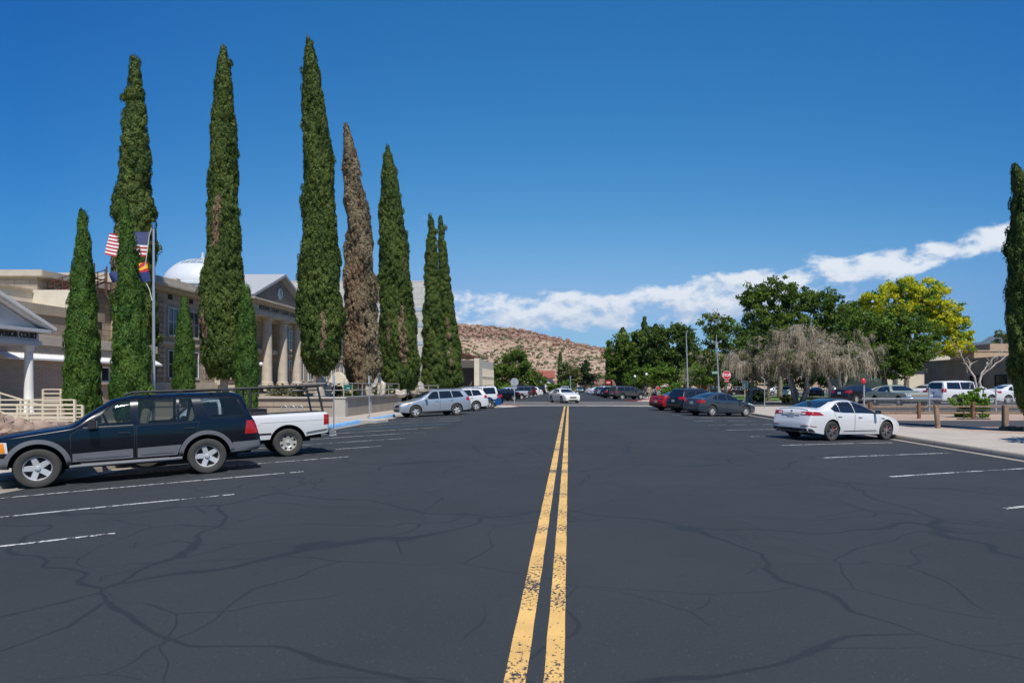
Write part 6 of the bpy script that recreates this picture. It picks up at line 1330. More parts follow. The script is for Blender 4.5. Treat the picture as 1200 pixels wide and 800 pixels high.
c.patch('boot_recess', [('B', [(-.38, .74), (.38, .74), (.42, .90), (-.42, .90)])], mat('shadow_white_paint', (.62, .62, .62), .4), off=.002, thick=.004)
c.add('chrome_bar', C_CHROME, lambda b: b.box((c.X(4.79), 0, .905), (.02, .80, .02)), bevel=.004); c.plate(.815)
c.add('badge', C_CHROME, lambda b: b.ell((c.X(4.765), 0, .985), (.008, .06, .032)), smooth=60)
c.patch('spoiler', [('T', [(4.58, -.66), (4.68, -.64), (4.68, .64), (4.58, .66)])], c.paint, off=.022, thick=.03)
c.both('sill_strip', [(1.50, .33), (3.20, .315), (3.20, .345), (1.50, .36)], C_BLK, off=.007, thick=.01); c.both('side_vent', [(1.10, .75), (1.29, .765), (1.29, .79), (1.13, .795)], C_BLK, off=.007)
c.head([(.25, .66), (.95, .80), (.85, .84), (.4, .76)], [(.5, .62), (.82, .64), (.8, .72), (.52, .70)]); c.patch('grille', [('F', [(-.4, .5), (.4, .5), (.42, .62), (-.42, .62)])], C_BLK); c.mirrors(1.66, 1.0, C_BLK, (.12, .2, .13))
c.add('antenna', C_BLK, lambda b: b.prism([(c.X(4.0), 1.235), (c.X(3.82), 1.27), (c.X(4.0), 1.33)], -.015, .015, 'Y'))
c.both('chrome_trim', [(1.50, .948), (2.6, .957), (3.4, .972), (3.68, 1.0), (3.68, 1.008), (3.4, .980), (2.6, .965), (1.50, .956)], C_CHROME, off=.008)
park(c.root, S1, 973, 516.2, PR, -1)
SE2 = dict(SED, L=4.60, W=1.79, fo=.92, wb=2.685, wr=.325, rim='seven', rf=.63, tumble=.38,
  top=[(0, .55), (.06, .70), (.3, .82), (1.15, .98), (2.0, 1.38), (2.5, 1.465), (3.0, 1.455), (3.5, 1.34), (4.10, 1.11), (4.44, 1.085), (4.50, 1.05), (4.57, .8), (4.60, .55)], belt=[(0, .52), (.35, .74), (1.15, .92), (2.5, .955), (4.4, 1.02), (4.6, .5)], bot=[(0, .24), (.5, .2), (4.1, .21), (4.6, .3)],
  win=[[(1.44, .985), (2.42, .995), (2.42, 1.35), (2.22, 1.345), (1.95, 1.24)], [(2.50, .997), (3.20, 1.01), (3.05, 1.34), (2.50, 1.355)], [(3.27, 1.015), (3.60, 1.06), (3.42, 1.22), (3.15, 1.30)]], ws=[(-.66, 1.02), (.66, 1.02), (.5, 1.36), (-.5, 1.36)], rw=[(-.6, 1.14), (.6, 1.14), (.48, 1.38), (-.48, 1.38)])
def sedan2(name, label, S, paint, group):
    c = Car(name, label, 'sedan', S, paint, group); c.windows(); k = S['L']/4.6
    c.doors([[(1.25, .30), (2.44, .28), (2.46, .975), (1.42, .96), (1.25, .82)], [(2.48, .28), (3.02, .28), (3.20, .56), (3.32, .74), (3.40, .99), (2.49, .98)]], [(2.25, .86), (3.22, .88)])
    c.tail([(S['L']-.42, .82), (S['L']-.03, .80), (S['L']-.08, .98), (S['L']-.40, .98)], [(.46, .82), (.82, .80), (.80, .97), (.50, .97)]); c.head([(.2, .68), (.8, .80), (.7, .88), (.3, .80)], [(.48, .62), (.80, .66), (.78, .78), (.5, .76)])
    c.patch('grille', [('F', [(-.34, .48), (.34, .48), (.38, .68), (-.38, .68)])], mat('dull_grille', (.16, .14, .13), .5), off=.008); c.patch('lower_grille', [('F', [(-.5, .26), (.5, .26), (.46, .36), (-.46, .36)])], C_BLK, off=.008)
    c.mirrors(1.52, 1.02, paint, (.12, .2, .13)); c.plate(.80); c.both('window_trim', [(1.38, .968), (3.6, 1.0), (3.6, 1.008), (1.38, .977)], C_CHROME, off=.008); return c
GR = 'cars parked along the right kerb'
cz = sedan2('parked_sedan', 'blue-grey sedan on the right, in front of the stop sign', SE2, P_BLUEG, GR); park(cz.root, SE2, 834, 487.6, PR, -1)
SE3 = dict(SE2, L=4.95, W=1.86, wr=.34, wb=2.84, fo=1.0, top=[(0, .60), (.06, .76), (.3, .86), (1.3, 1.02), (2.15, 1.42), (2.7, 1.50), (3.2, 1.49), (3.8, 1.37), (4.45, 1.12), (4.78, 1.09), (4.86, 1.05), (4.92, .8), (4.95, .55)], belt=[(0, .55), (.35, .78), (1.3, .95), (2.5, .98), (4.7, 1.03), (4.95, .5)], bot=[(0, .24), (.5, .2), (4.4, .21), (4.95, .3)],
  win=[[(1.58, 1.015), (2.60, 1.02), (2.60, 1.385), (2.38, 1.38), (2.1, 1.28)], [(2.68, 1.022), (3.45, 1.03), (3.3, 1.36), (2.68, 1.39)]], ws=[(-.68, 1.06), (.68, 1.06), (.52, 1.4), (-.52, 1.4)], rim='five')
dv = sedan2('driving_sedan', 'white sedan driving towards the viewer at the crossing', SE3, P_IVORY, None)
put(dv.root, SE3, px(661, 70), 70, math.radians(-68), lambda x, y: -.012 if y > 60 else zr(x))
# ---- boxy SUV, coupes, minivan
BOX = dict(SUV, clear=False, glass=C_GLASS, rim='five', alloy=None, W=1.88, L=4.75, tumble=.16, top=[(0, .80), (.04, .98), (.3, 1.08), (1.35, 1.15), (1.85, 1.68), (2.05, 1.74), (4.4, 1.78), (4.58, 1.74), (4.70, 1.1), (4.75, .7)], belt=[(0, .78), (.3, .98), (1.35, 1.08), (4.6, 1.12), (4.75, .65)], bot=[(0, .45), (4.75, .45)],
  win=[[(1.72, 1.15), (2.40, 1.15), (2.40, 1.62), (1.98, 1.62)], [(2.50, 1.15), (3.30, 1.15), (3.30, 1.64), (2.50, 1.63)], [(3.40, 1.16), (4.42, 1.16), (4.36, 1.65), (3.40, 1.64)]], ws=[(-.72, 1.2), (.72, 1.2), (.66, 1.62), (-.66, 1.62)], rw=[(-.66, 1.18), (.66, 1.18), (.62, 1.62), (-.62, 1.62)])
def boxy(label, paint, group, name='parked_suv'):
    c = Car(name, label, 'suv', BOX, paint, group); c.windows(); c.doors([[(1.38, .5), (2.44, .5), (2.46, 1.12), (1.5, 1.1)], [(2.48, .5), (3.25, .5), (3.44, .8), (3.5, 1.12), (2.49, 1.12)]], [(2.3, 1.0), (3.35, 1.0)], C_BLK)
    c.tail([(4.52, .92), (4.72, .92), (4.70, 1.14), (4.54, 1.14)], [(.72, .92), (.88, .92), (.86, 1.14), (.74, 1.14)]); c.head([(.03, .78), (.2, .78), (.2, .94), (.04, .94)], [(.5, .76), (.8, .76), (.8, .94), (.5, .94)])
    c.patch('grille', [('F', [(-.45, .74), (.45, .74), (.45, .95), (-.45, .95)])], C_CHROME, off=.01); c.mirrors(1.72, 1.2, C_BLK)
    for a in (0, 1):
        for v in 'LR': c.patch('wheel_arch_flare', [(v, c.arcband(a, .452, .52, -8, 188, 16))], C_BLK, off=.02, thick=.03)
    c.patch('rear_bumper', [('B', [(-.88, .46), (.88, .46), (.88, .64), (-.88, .64)])], C_BLK, off=.02, thick=.03); c.plate(.8)
    c.add('roof_rack', C_BLK, lambda b: [b.tube([(c.X(2.2), sg*.68, 1.75), (c.X(2.35), sg*.68, 1.81), (c.X(4.2), sg*.68, 1.84), (c.X(4.35), sg*.68, 1.79)], .02, 6) for sg in (-1, 1)]); return c
GZ = lambda z: (lambda x, y: z)
GF = 'cars parked beyond the crossing'
bx = boxy('dark grey boxy suv at the right kerb just beyond the crossing', P_GREY, GF); park(bx.root, BOX, 729, 0, PR, -1, Y=88, ground=GZ(-.10))
CPE = dict(SED, L=5.0, W=1.92, fo=.94, wb=2.95, wr=.36, ww=.25, rim='five', rf=.7, tumble=.34, roofn=4, plan=(.10, .6, .07, .5),
  top=[(0, .68), (.05, .80), (.3, .88), (1.6, 1.0), (2.35, 1.36), (2.75, 1.44), (3.3, 1.42), (4.2, 1.10), (4.75, 1.09), (4.88, 1.06), (4.97, .9), (5.0, .6)], belt=[(0, .66), (.3, .84), (1.6, .95), (4.8, 1.02), (5.0, .58)], bot=[(0, .24), (.5, .2), (4.4, .22), (5.0, .32)],
  win=[[(1.9, 1.01), (3.05, 1.02), (3.0, 1.34), (2.6, 1.34), (2.35, 1.26)], [(3.12, 1.03), (3.5, 1.05), (3.4, 1.26), (3.1, 1.33)]], ws=[(-.70, 1.03), (.70, 1.03), (.54, 1.35), (-.54, 1.35)], rw=[(-.6, 1.14), (.6, 1.14), (.5, 1.36), (-.5, 1.36)])
c = Car('parked_coupe', 'red muscle coupe with black stripe between its rear lamps, seen from behind', 'coupe', CPE, P_RED, GR); c.windows(); c.doors([[(1.6, .3), (3.0, .28), (3.1, .98), (1.72, .96)]], [(2.9, .88)])
c.patch('lamp_panel', [('B', [(-.86, .84), (.86, .84), (.84, .96), (-.84, .96)])], C_BLK, off=.006); c.tail(None, [(.12, .86), (.80, .86), (.80, .94), (.12, .94)]); c.patch('rear_bumper', [('B', [(-.86, .3), (.86, .3), (.84, .48), (-.84, .48)])], C_BLK, off=.008)
c.plate(.64); c.mirrors(2.0, 1.04, P_RED); c.patch('spoiler', [('T', [(4.72, -.7), (4.84, -.7), (4.84, .7), (4.72, .7)])], C_BLK, off=.03, thick=.03); park(c.root, CPE, 791, 481.3, PR, -1)
OLD = dict(CPE, L=5.05, W=1.90, fo=.92, wb=2.82, wr=.33, ww=.2, rim='steel', rf=.58, alloy=C_CHROME, tumble=.40, plan=(.05, .3, .05, .4), und=.25,
  top=[(0, .70), (.04, .84), (.2, .92), (1.65, 1.0), (2.35, 1.38), (2.75, 1.44), (3.3, 1.41), (4.1, 1.02), (4.9, .93), (5.0, .85), (5.05, .6)], belt=[(0, .70), (.2, .88), (1.75, .93), (3.0, .93), (3.7, .98), (4.9, .88), (5.05, .58)], bot=[(0, .36), (4.4, .30), (5.05, .42)],
  win=[[(1.92, .985), (2.95, .99), (2.92, 1.33), (2.56, 1.33), (2.3, 1.24)], [(3.0, .99), (3.45, 1.01), (3.32, 1.25), (2.98, 1.33)]], ws=[(-.74, 1.03), (.74, 1.03), (.60, 1.35), (-.60, 1.35)], rw=[(-.6, 1.05), (.6, 1.05), (.5, 1.34), (-.5, 1.34)])
c = Car('classic_coupe', 'sage green classic coupe with chrome grille behind the chain link fence', 'coupe', OLD, P_SAGE); c.windows(); c.doors([[(1.75, .36), (2.98, .36), (2.98, .955), (1.85, .95)]], [(2.85, .86)], C_CHROME)
c.patch('grille', [('F', [(-.60, .66), (.60, .66), (.60, .84), (-.60, .84)])], mat('dull_grille', (.16, .14, .13), .5), off=.012)
for sg in (-1, 1):
    o = c.patch('headlight', [('F', [(sg*.62, .64), (sg*.86, .64), (sg*.86, .84), (sg*.62, .84)])], C_CHROME, off=.012)
    for y in (.68, .80): c.add('lamp', C_LENS, lambda b: b.lathe([(0, .02), (.055, .015), (.06, 0)], (c.X(-.012), sg*y, .74), 'X', 14), smooth=60, parent=o)
c.add('front_bumper', C_CHROME, lambda b: b.tube([(c.X(.35), -.95, .56), (c.X(-.03), -.93, .56), (c.X(-.08), -.5, .56), (c.X(-.09), 0, .56), (c.X(-.08), .5, .56), (c.X(-.03), .93, .56), (c.X(.35), .95, .56)], .06, 8), smooth=60); c.mirrors(2.05, 1.0, C_CHROME, (.06, .13, .09))
LOTZ = .385
park(c.root, OLD, 1054, 0, math.radians(-84), -1, rear=False, Y=44.9, ground=GZ(LOTZ)); OLDR = c.root
VAN = dict(L=5.1, W=1.96, fo=.95, wb=3.08, wr=.335, ww=.22, rim='five', rf=.66, tumble=.24, roofn=5, und=.2, plan=(.2, .8, .06, .4),
  top=[(0, .60), (.06, .76), (.3, .88), (1.05, 1.06), (2.0, 1.60), (2.4, 1.72), (3.4, 1.755), (4.7, 1.71), (4.86, 1.65), (5.0, 1.1), (5.07, .9), (5.1, .5)], belt=[(0, .58), (.3, .8), (1.05, 1.0), (2.5, 1.06), (4.95, 1.12), (5.1, .5)], bot=[(0, .26), (5.1, .28)],
  win=[[(1.6, 1.09), (2.3, 1.1), (2.3, 1.58), (2.1, 1.57), (1.92, 1.46)], [(2.42, 1.11), (3.5, 1.12), (3.5, 1.6), (2.42, 1.6)], [(3.6, 1.125), (4.72, 1.15), (4.62, 1.58), (3.6, 1.6)]], ws=[(-.7, 1.12), (.7, 1.12), (.62, 1.58), (-.62, 1.58)], rw=[(-.72, 1.14), (.72, 1.14), (.66, 1.6), (-.66, 1.6)])
c = Car('minivan', 'white minivan parked before the taupe building', 'minivan', VAN, P_WHITE); c.windows(); c.doors([[(1.3, .34), (2.36, .34), (2.36, 1.08), (1.45, 1.06)], [(2.38, .34), (3.4, .34), (3.54, .7), (3.54, 1.1), (2.38, 1.08)]], [(2.2, .95), (2.55, .95)])
c.tail([(4.80, .9), (5.03, .9), (5.0, 1.16), (4.82, 1.16)], [(.74, .9), (.92, .9), (.9, 1.14), (.76, 1.14)]); c.plate(.85); c.mirrors(1.7, 1.12, P_WHITE); c.head([(.2, .7), (.7, .8), (.6, .9), (.3, .84)], [(.5, .66), (.85, .7), (.82, .84), (.55, .8)])
GP = 'cars in the parking lot behind the fence'
park(c.root, VAN, 1119, 0, math.radians(12), -1, Y=49.5, ground=GZ(LOTZ))
def cp(src, S, label, old, new, pxx, Y, psi, side, gz, group, rear=True):
    r = again(src, label, old, new, group=group); park(r, S, pxx, 0, psi, side, rear=rear, Y=Y, ground=GZ(gz)); return r
cp(cz, SE2, 'white sedan at the right edge, behind the dark cypress', P_BLUEG, P_WHITE, 1181, 50.5, math.radians(8), -1, LOTZ, GP)
cp(cz, SE2, 'white sedan half hidden between the green coupe and the minivan', P_BLUEG, P_WHITE, 1093, 57, math.radians(33), -1, .4, GP)
cp(cz, SE2, 'white sedan seen over the roof of the green coupe', P_BLUEG, P_PEARL, 1024, 60, math.radians(-40), -1, .3, GP)
cp(cz, SE2, 'black sedan at the left end of the fenced lot', P_BLUEG, P_BLACK, 1003, 53, math.radians(33), -1, .38, GP)
LT = 'cars behind the corner park'
cp(cr, CUV, 'white crossover between the tree trunks of the corner park', P_SILVER, P_WHITE, 930, 96, math.radians(62), -1, .03, LT)
cp(cr, CUV, 'silver crossover with dark windows behind the tree trunks', P_SILVER, P_PEARL, 984, 90, math.radians(15), -1, .03, LT)
cp(cz, SE2, 'burgundy sedan between the two forked trunks', P_BLUEG, P_BURG, 962, 100, math.radians(62), -1, .03, LT)
cp(cz, SE2, 'silver sedan in the shade behind the lawn', P_BLUEG, P_PEARL, 905, 116, math.radians(0), -1, .03, LT)
cp(cz, SE2, 'dark sedan in the shade behind the stop sign post', P_BLUEG, P_BLACK, 860, 118, math.radians(0), -1, .03, LT)
cp(cr, CUV, 'black crossover behind the second lamp post', P_SILVER, P_BLACK, 828, 114, math.radians(0), -1, .03, LT)
cp(cz, SE2, 'dark blue sedan in the shade behind the lawn, right of the dark trunk', P_BLUEG, P_NAVY, 880, 116, math.radians(5), -1, .03, LT)
# right kerb near: black SUV hidden between the red coupe and the blue-grey sedan
r = again(cr, 'black crossover between the red coupe and the blue-grey sedan', P_SILVER, P_BLACK, group=GR); park(r, CUV, 811, 484.0, PR, -1)
# left kerb, behind the silver crossover
bw = boxy('tall white suv behind the white crossover on the left', P_WHITE, GL); park(bw.root, BOX, 572, 478.6, PL, 1)
cp(cz, SE2, 'bright blue sedan at the left kerb before the corner', P_BLUEG, P_BLUE, 575, 54.0, PL, 1, -.06, GL)
r = again(cr, 'dark crossover with red lamps, last before the corner kerb', P_SILVER, P_NAVY, group=GL); park(r, CUV, 577, 0, PL, 1, Y=56.2, ground=GZ(-.08))
# beyond the crossing, left kerb: from near to far
pz2 = -.12
cp(cz, SE2, 'dark sedan parked just beyond the left corner', P_BLUEG, P_NAVY, 602, 84, PL, 1, pz2, GF)
PKR = [o for o in COL.objects if o.name.startswith('parked_pickup')][0]
def cpk(label, new, pxx, Y):
    r = copy_tree(PKR); r['label'] = label; r['group'] = GF; recolor(r, P_WHITE, new)
    for ch in children(r):
        if ch.name.startswith(('pipe_rack', 'toolbox')): bpy.data.objects.remove(ch)
    park(r, PK, pxx, 0, PL, 1, Y=Y, ground=GZ(pz2)); return r
cpk('silver pickup truck beyond the left corner', P_PEARL, 611, 90)
cp(bw, BOX, 'charcoal suv beyond the silver pickup on the left', P_WHITE, P_GREY, 617, 97, PL, 1, pz2, GF)
cp(bw, BOX, 'burgundy suv in the far left row', P_WHITE, P_BURG, 622, 104, PL, 1, pz2, GF)
cp(cr, CUV, 'white crossover just past the burgundy suv', P_SILVER, P_WHITE, 627, 111, PL, 1, pz2, GF)
cp(cz, SE2, 'white sedan towards the end of the far left row', P_BLUEG, P_WHITE, 631, 119, PL, 1, pz2, GF)
cp(cr, CUV, 'black crossover at the end of the far left row', P_SILVER, P_BLACK, 634.5, 127, PL, 1, pz2, GF)
cp(cr, CUV, 'light crossover coming down the street behind the white driving sedan', P_SILVER, P_PEARL, 656, 125, math.radians(-85), -1, -.05, GF)
# beyond the crossing, right kerb
cp(cr, CUV, 'dark crossover behind the boxy grey suv', P_SILVER, P_NAVY, 716.5, 96, PR, -1, pz2, GF)
cp(bw, BOX, 'white and grey suv behind the dark crossover on the far right row', P_WHITE, P_PEARL, 713, 103, PR, -1, pz2, GF)
cp(cr, CUV, 'blue crossover on the far right row', P_SILVER, P_BLUEG, 707.5, 112, PR, -1, pz2, GF)
cp(cz, SE2, 'white sedan with its boot towards the street, far right row', P_BLUEG, P_WHITE, 701, 124, PR, -1, pz2, GF)
cp(cz, SE2, 'second white sedan in the far right row, farthest of them', P_BLUEG, P_WHITE, 695, 136, PR, -1, pz2, GF)
cp(cz, SE2, 'small green sedan facing the viewer at the end of the street', P_BLUEG, mat('dark_green_car_paint', (.02, .07, .05), .35), 683, 170, math.radians(-90), 1, -.1, GF)
LR_ = 'cars in the lot beyond the crossing'
for (src, S, old, new, pxx, Y, psi, lab) in ((cr, CUV, P_SILVER, P_WHITE, 774, 116, 20, 'white crossover in the lot behind the three people'), (cr, CUV, P_SILVER, P_WHITE, 757, 121, 25, 'white crossover left of another in the lot beyond the crossing'), (cz, SE2, P_BLUEG, P_WHITE, 747, 126, 25, 'white sedan left end of the lot beyond the crossing'), (cr, CUV, P_SILVER, P_BLACK, 789, 108, 10, 'black crossover behind the flowering bush'), (cz, SE2, P_BLUEG, P_BLACK, 800, 112, 10, 'black sedan beside the foot of the street lamp')):
    cp(src, S, lab, old, new, pxx, Y, math.radians(psi), -1, .03, LR_)
# ------------------------------------------------------------------ flagpole and flags
FY = 28.0; fx = px(180, FY); ftop = pz(264, FY)
T = thing('flagpole', 'tall silver flagpole between the cypresses', 'flagpole', (fx, FY, 0))
part('pole', mat('brushed_aluminium', (.6, .61, .62), .35, metal=.7), T, lambda b: b.tube([(fx, FY, -.2), (fx, FY, 2), (fx, FY, ftop)], [.068, .064, .04], 16), smooth=60)
part('truck', C_CHROME, T, lambda b: (b.lathe([(0, ftop), (.07, ftop), (.07, ftop+.1), (0, ftop+.1)], (fx, FY, 0), n=14), b.lathe([(.05, ftop-.1), (.075, ftop-.1), (.075, ftop-.04), (.05, ftop-.04)], (fx, FY, 0), n=14)), smooth=40)
def rope(b):
    pts = [(px(178.5, FY), FY-.05, pz(268, FY)), (px(176, FY), FY-.06, pz(276, FY)), (px(172.8, FY), FY-.05, pz(300, FY)), (px(169, FY), FY-.05, pz(322, FY)), (px(171, FY), FY-.05, pz(330, FY)), (px(176, FY), FY-.05, pz(339, FY)), (px(179, FY), FY-.05, pz(352, FY))]
    b.tube(pts, .012, 5)
part('halyard', M_WHITE, T, rope)
def flag(name, label, o, hoist, fly, drop, colf, mats, nu=46, nv=26, curl=.12, ph=0, taper=.12):
    """o top hoist corner; hoist vector down, fly vector out; colf(u,v)->material index"""
    O, Hh, Ff = Vector(o), Vector(hoist), Vector(fly); V = []; b = MB()
    for j in range(nv+1):
        for i in range(nu+1):
            u, v = i/nu, j/nv; p = O+Hh*v*(1-taper*u)+Ff*u; p += Vector((0, 1, 0))*curl*math.sin(u*9+v*1.5+ph)*u**.5+Vector((0, 0, -drop*u*u+.05*math.sin(u*7+ph)*u)); V.append(p)
    fs = []; mi = []
    for j in range(nv):
        for i in range(nu): fs.append((j*(nu+1)+i, j*(nu+1)+i+1, (j+1)*(nu+1)+i+1, (j+1)*(nu+1)+i)); mi.append(colf((i+.5)/nu, (j+.5)/nv))
    b.v = [tuple(p) for p in V]; b.f = fs; b.mi = mi; o_ = b.build(name, mats, loc=o, smooth=70); return tag(o_, label, 'flag'), V
F_RED = mat('flag_red', (.42, .02, .03), .8); F_WHT = mat('flag_white', (.75, .74, .74), .8); F_BLU = mat('flag_blue', (.015, .03, .13), .8); F_YEL = mat('flag_yellow', (.75, .40, .02), .8); F_COP = mat('flag_copper', (.3, .09, .03), .8)
oo = (px(176.5, FY), FY-.05, pz(271.5, FY)); hv = Vector((px(173, FY)-px(176.5, FY), 0, pz(301, FY)-pz(271.5, FY))); fv = Vector((px(128, FY)-px(176, FY), 0, -.08))
fl, V = flag('flag', 'red and white striped flag with starred blue canton flying from the pole', oo, hv, fv, .0, lambda u, v: 2 if (u < .41 and v < 7/13) else (0 if int(v*13) % 2 == 0 else 1), [F_RED, F_WHT, F_BLU])
st = MB()
def fp(u, v):
    O, Hh, Ff = Vector((0, 0, 0)), hv, fv; p = O+Hh*v*(1-.12*u)+Ff*u; return p+Vector((0, 1, 0))*.12*math.sin(u*9+v*1.5)*u**.5+Vector((0, 0, .05*math.sin(u*7)*u))
for r_ in range(9):
    for k in range(6 if r_ % 2 == 0 else 5):
        u = .41*((k*2+(1 if r_ % 2 == 0 else 2))/12); v = 7/13*(r_+1)/10; p = fp(u, v)
        for s_ in (-1, 1):
            c5 = [p+Vector((0, s_*.006, 0))+Vector((math.sin(a), 0, math.cos(a)))*(.02 if i % 2 == 0 else .008) for i, a in enumerate(lin(0, 2*PI, 11)[:-1])]; st.add(c5, [tuple(range(10))])
st.build('star', F_WHT, fl, recalc=False)
o2 = (px(173, FY), FY-.05, pz(306, FY)); h2 = Vector((px(178, FY)-px(173, FY), 0, pz(330, FY)-pz(306, FY))); f2 = Vector((px(130, FY)-px(172, FY), 0, -.55))
def az(u, v):
    if u > .55: return 1
    if math.hypot((u-.5)*1.5, (v-.5)) < .17: return 2
    if v > .5: return 1
    return 0 if int((math.atan2(.5-v, (u-.5)*1.5)/PI)*13) % 2 == 0 else 3
flag('flag', 'smaller flag with red and yellow rays over dark blue, below the striped flag', o2, h2, f2, .0, az, [F_RED, F_BLU, F_COP, F_YEL], curl=.14, ph=2, taper=.55)

# ------------------------------------------------------------------ bike racks, posts, signs
for i, p in enumerate((333, 342, 351.5)):
    x = px(p, 37); w_ = .16; z0, z1 = -.05, pz(475, 37); o = MB()
    o.tube([(x-w_, 37, z0)]+[(x+w_*math.cos(a), 37, z1-w_+w_*math.sin(a)) for a in lin(PI, 0, 9)]+[(x+w_, 37, z0)], .028, 8)
    tag(o.build('bike_rack', M_GALV, loc=(x, 37, z0), smooth=60), ['left', 'middle', 'right'][i]+' one of three steel bicycle hoops before the retaining wall', 'bike rack', 'bicycle hoops')
o = MB(); o.lathe([(.13, 0), (.13, .02), (.09, .03), (.02, .42), (0, .43)], n=16); o.v = [(p[0]+px(343.5, 36.2), p[1]+36.2, p[2]-.04) for p in o.v]; tag(o.build('traffic_cone', mat('orange_plastic', (.8, .16, .02), .6), loc=(px(343.5, 36.2), 36.2, -.04), smooth=40), 'small orange cone by the middle bicycle hoop', 'traffic cone')
GS = 'bare sign posts along the blue kerb'
for (p, Y, yt, lab) in ((391.3, 27.6, 439, 'bare steel sign post at the blue kerb behind the pickup'), (432.8, 38.5, 440, 'bare steel sign post at the far piece of blue kerb')):
    x = px(p, Y); b = MB(); z1 = pz(yt, Y); zc = -.06
    b.prism([(x-.03, Y-.02), (x-.012, Y-.02), (x-.008, Y+.015), (x+.008, Y+.015), (x+.012, Y-.02), (x+.03, Y-.02), (x+.03, Y-.012), (x+.017, Y-.012), (x+.012, Y+.022), (x-.012, Y+.022), (x-.017, Y-.012), (x-.03, Y-.012)], zc, z1)
    r = thing('sign_post', lab, 'sign post', (x, Y, zc), 0, GS); b.world = True; b.build('post', M_GALV, r)
    # the plate faces the kerb, so only its thin edge shows
    q = MB(True); q.box((x, Y-.03, z1-.24), (.006, .30, .45)); q.build('sign_plate', F_WHT, r)
x, Y = px(406.5, 41.2), 41.2; r = thing('terrace_sign', 'small green sign on a thin post behind the railing', 'sign', (x, Y, 1.1))
part('post', M_PIPE, r, lambda b: b.tube([(x-.17, Y, 1.1), (x-.17, Y, 2.2)], .02, 8)); part('sign_plate', mat('sign_green', (.01, .12, .10), .5), r, lambda b: rect(b, x-.2, x+.25, Y-.03, Y-.01, pz(456.5, Y), pz(450.5, Y)), bevel=.004)
part('sign_line', F_WHT, r, lambda b: (rect(b, x+.0, x+.18, Y-.034, Y-.03, 1.60, 1.63)))
# wheel stops
for i, (p, y, Y, a) in enumerate(((461, 492, 35, 0), (373, 483, 0, 0))):
    if Y == 0: continue
    x, Y = contact(446, 491.6); b = MB(); b.prism([(-.75, -.08), (.75, -.08), (.75, .08), (-.75, .08)], 0, .13)
    o = b.build('wheel_stop', M_CONCP, bevel=.03); o.location = (x, Y, zr(x)); o.rotation_euler = (0, 0, math.radians(35)); tag(o, 'pale concrete wheel stop before the silver crossover', 'wheel stop')
# round sign seen from behind at the left corner
x, Y = px(603, 61), 61.; z1 = pz(447.5, Y)
r = thing('stop_sign', 'stop sign seen from behind, bare metal, on the left corner', 'stop sign', (x, Y, 0))
part('post', M_GALV, r, lambda b: b.box((x, Y, z1/2), (.06, .04, z1+.6)))
part('sign_plate', mat('sign_back_grey', (.38, .41, .43), .5, metal=.3), r, lambda b: b.prism([(x+.38*math.cos(a+PI/8), z1+.38*math.sin(a+PI/8)) for a in lin(0, 2*PI, 9)[:-1]], Y+.025, Y+.035, 'Y'))
part('small_plate', mat('sign_back_grey', (.38, .41, .43), .5), r, lambda b: rect(b, x-.2, x+.2, Y+.03, Y+.04, z1-.62, z1-.42))
# stop sign facing us
x, Y = px(851.5, 57.6), 57.6; z1 = pz(439.5, Y); r = thing('stop_sign', 'red stop sign facing the viewer at the right corner', 'stop sign', (x, Y, 0)); oc = lambda R: [(x+R*math.cos(a+PI/8), z1+R*math.sin(a+PI/8)) for a in lin(0, 2*PI, 9)[:-1]]
part('post', mat('dark_green_post', (.05, .07, .06), .6), r, lambda b: b.box((x, Y+.03, z1/2-.1), (.06, .05, z1)))
pp = part('sign_plate', mat('sign_white', (.75, .75, .75), .5), r, lambda b: b.prism(oc(.38), Y-.012, Y, 'Y')); part('red_face', mat('sign_red', (.50, .012, .02), .45), r, lambda b: b.prism(oc(.355), Y-.016, Y-.012, 'Y'))
text_obj('letters', 'STOP', .33, mat('sign_white', (.75, .75, .75), .5), r, WM[r.name].inverted() @ frame4((x, Y-.02, z1), (1, 0, 0), (0, 0, 1)), .002, 'CENTER', .8)
part('small_plate', mat('sign_red', (.50, .012, .02), .45), r, lambda b: rect(b, x-.2, x+.2, Y-.02, Y-.008, z1-.56, z1-.42))
text_obj('letters', 'ALL WAY', .09, mat('sign_white', (.75, .75, .75), .5), r, WM[r.name].inverted() @ frame4((x, Y-.023, z1-.49), (1, 0, 0), (0, 0, 1)), .001)
# parking sign
x, Y = px(873, 66), 66.; r = thing('parking_sign', 'pale green and white sign on a wooden post by the first dying tree', 'sign', (x, Y, 0)); part('post', mat('yellowish_post', (.36, .33, .18), .7), r, lambda b: b.box((x, Y+.05, 1.1), (.14, .08, 2.4)))
part('sign_plate', mat('pale_green_sign', (.42, .52, .46), .6), r, lambda b: rect(b, px(869.8, Y), px(876.6, Y), Y-.02, Y, pz(455.3, Y), pz(445.8, Y)), bevel=.005)
part('sign_line', mat('sign_text_green', (.1, .22, .16), .6), r, lambda b: [rect(b, px(870.6, Y), px(875.8, Y), Y-.026, Y-.02, pz(z_+.5, Y), pz(z_, Y)) for z_ in (447.5, 449.5, 452, 453.7)])
x, Y = px(896, 54), 54.; r = thing('steel_post', 'bare pale steel post on the right pavement', 'post', (x, Y, 0)); part('post', M_GALV, r, lambda b: b.box((x, Y, 1.0), (.05, .05, 2.5))); part('cap', M_GALV, r, lambda b: b.bar((x-.3, Y, 2.45), (x, Y, 2.25), .03, .04))
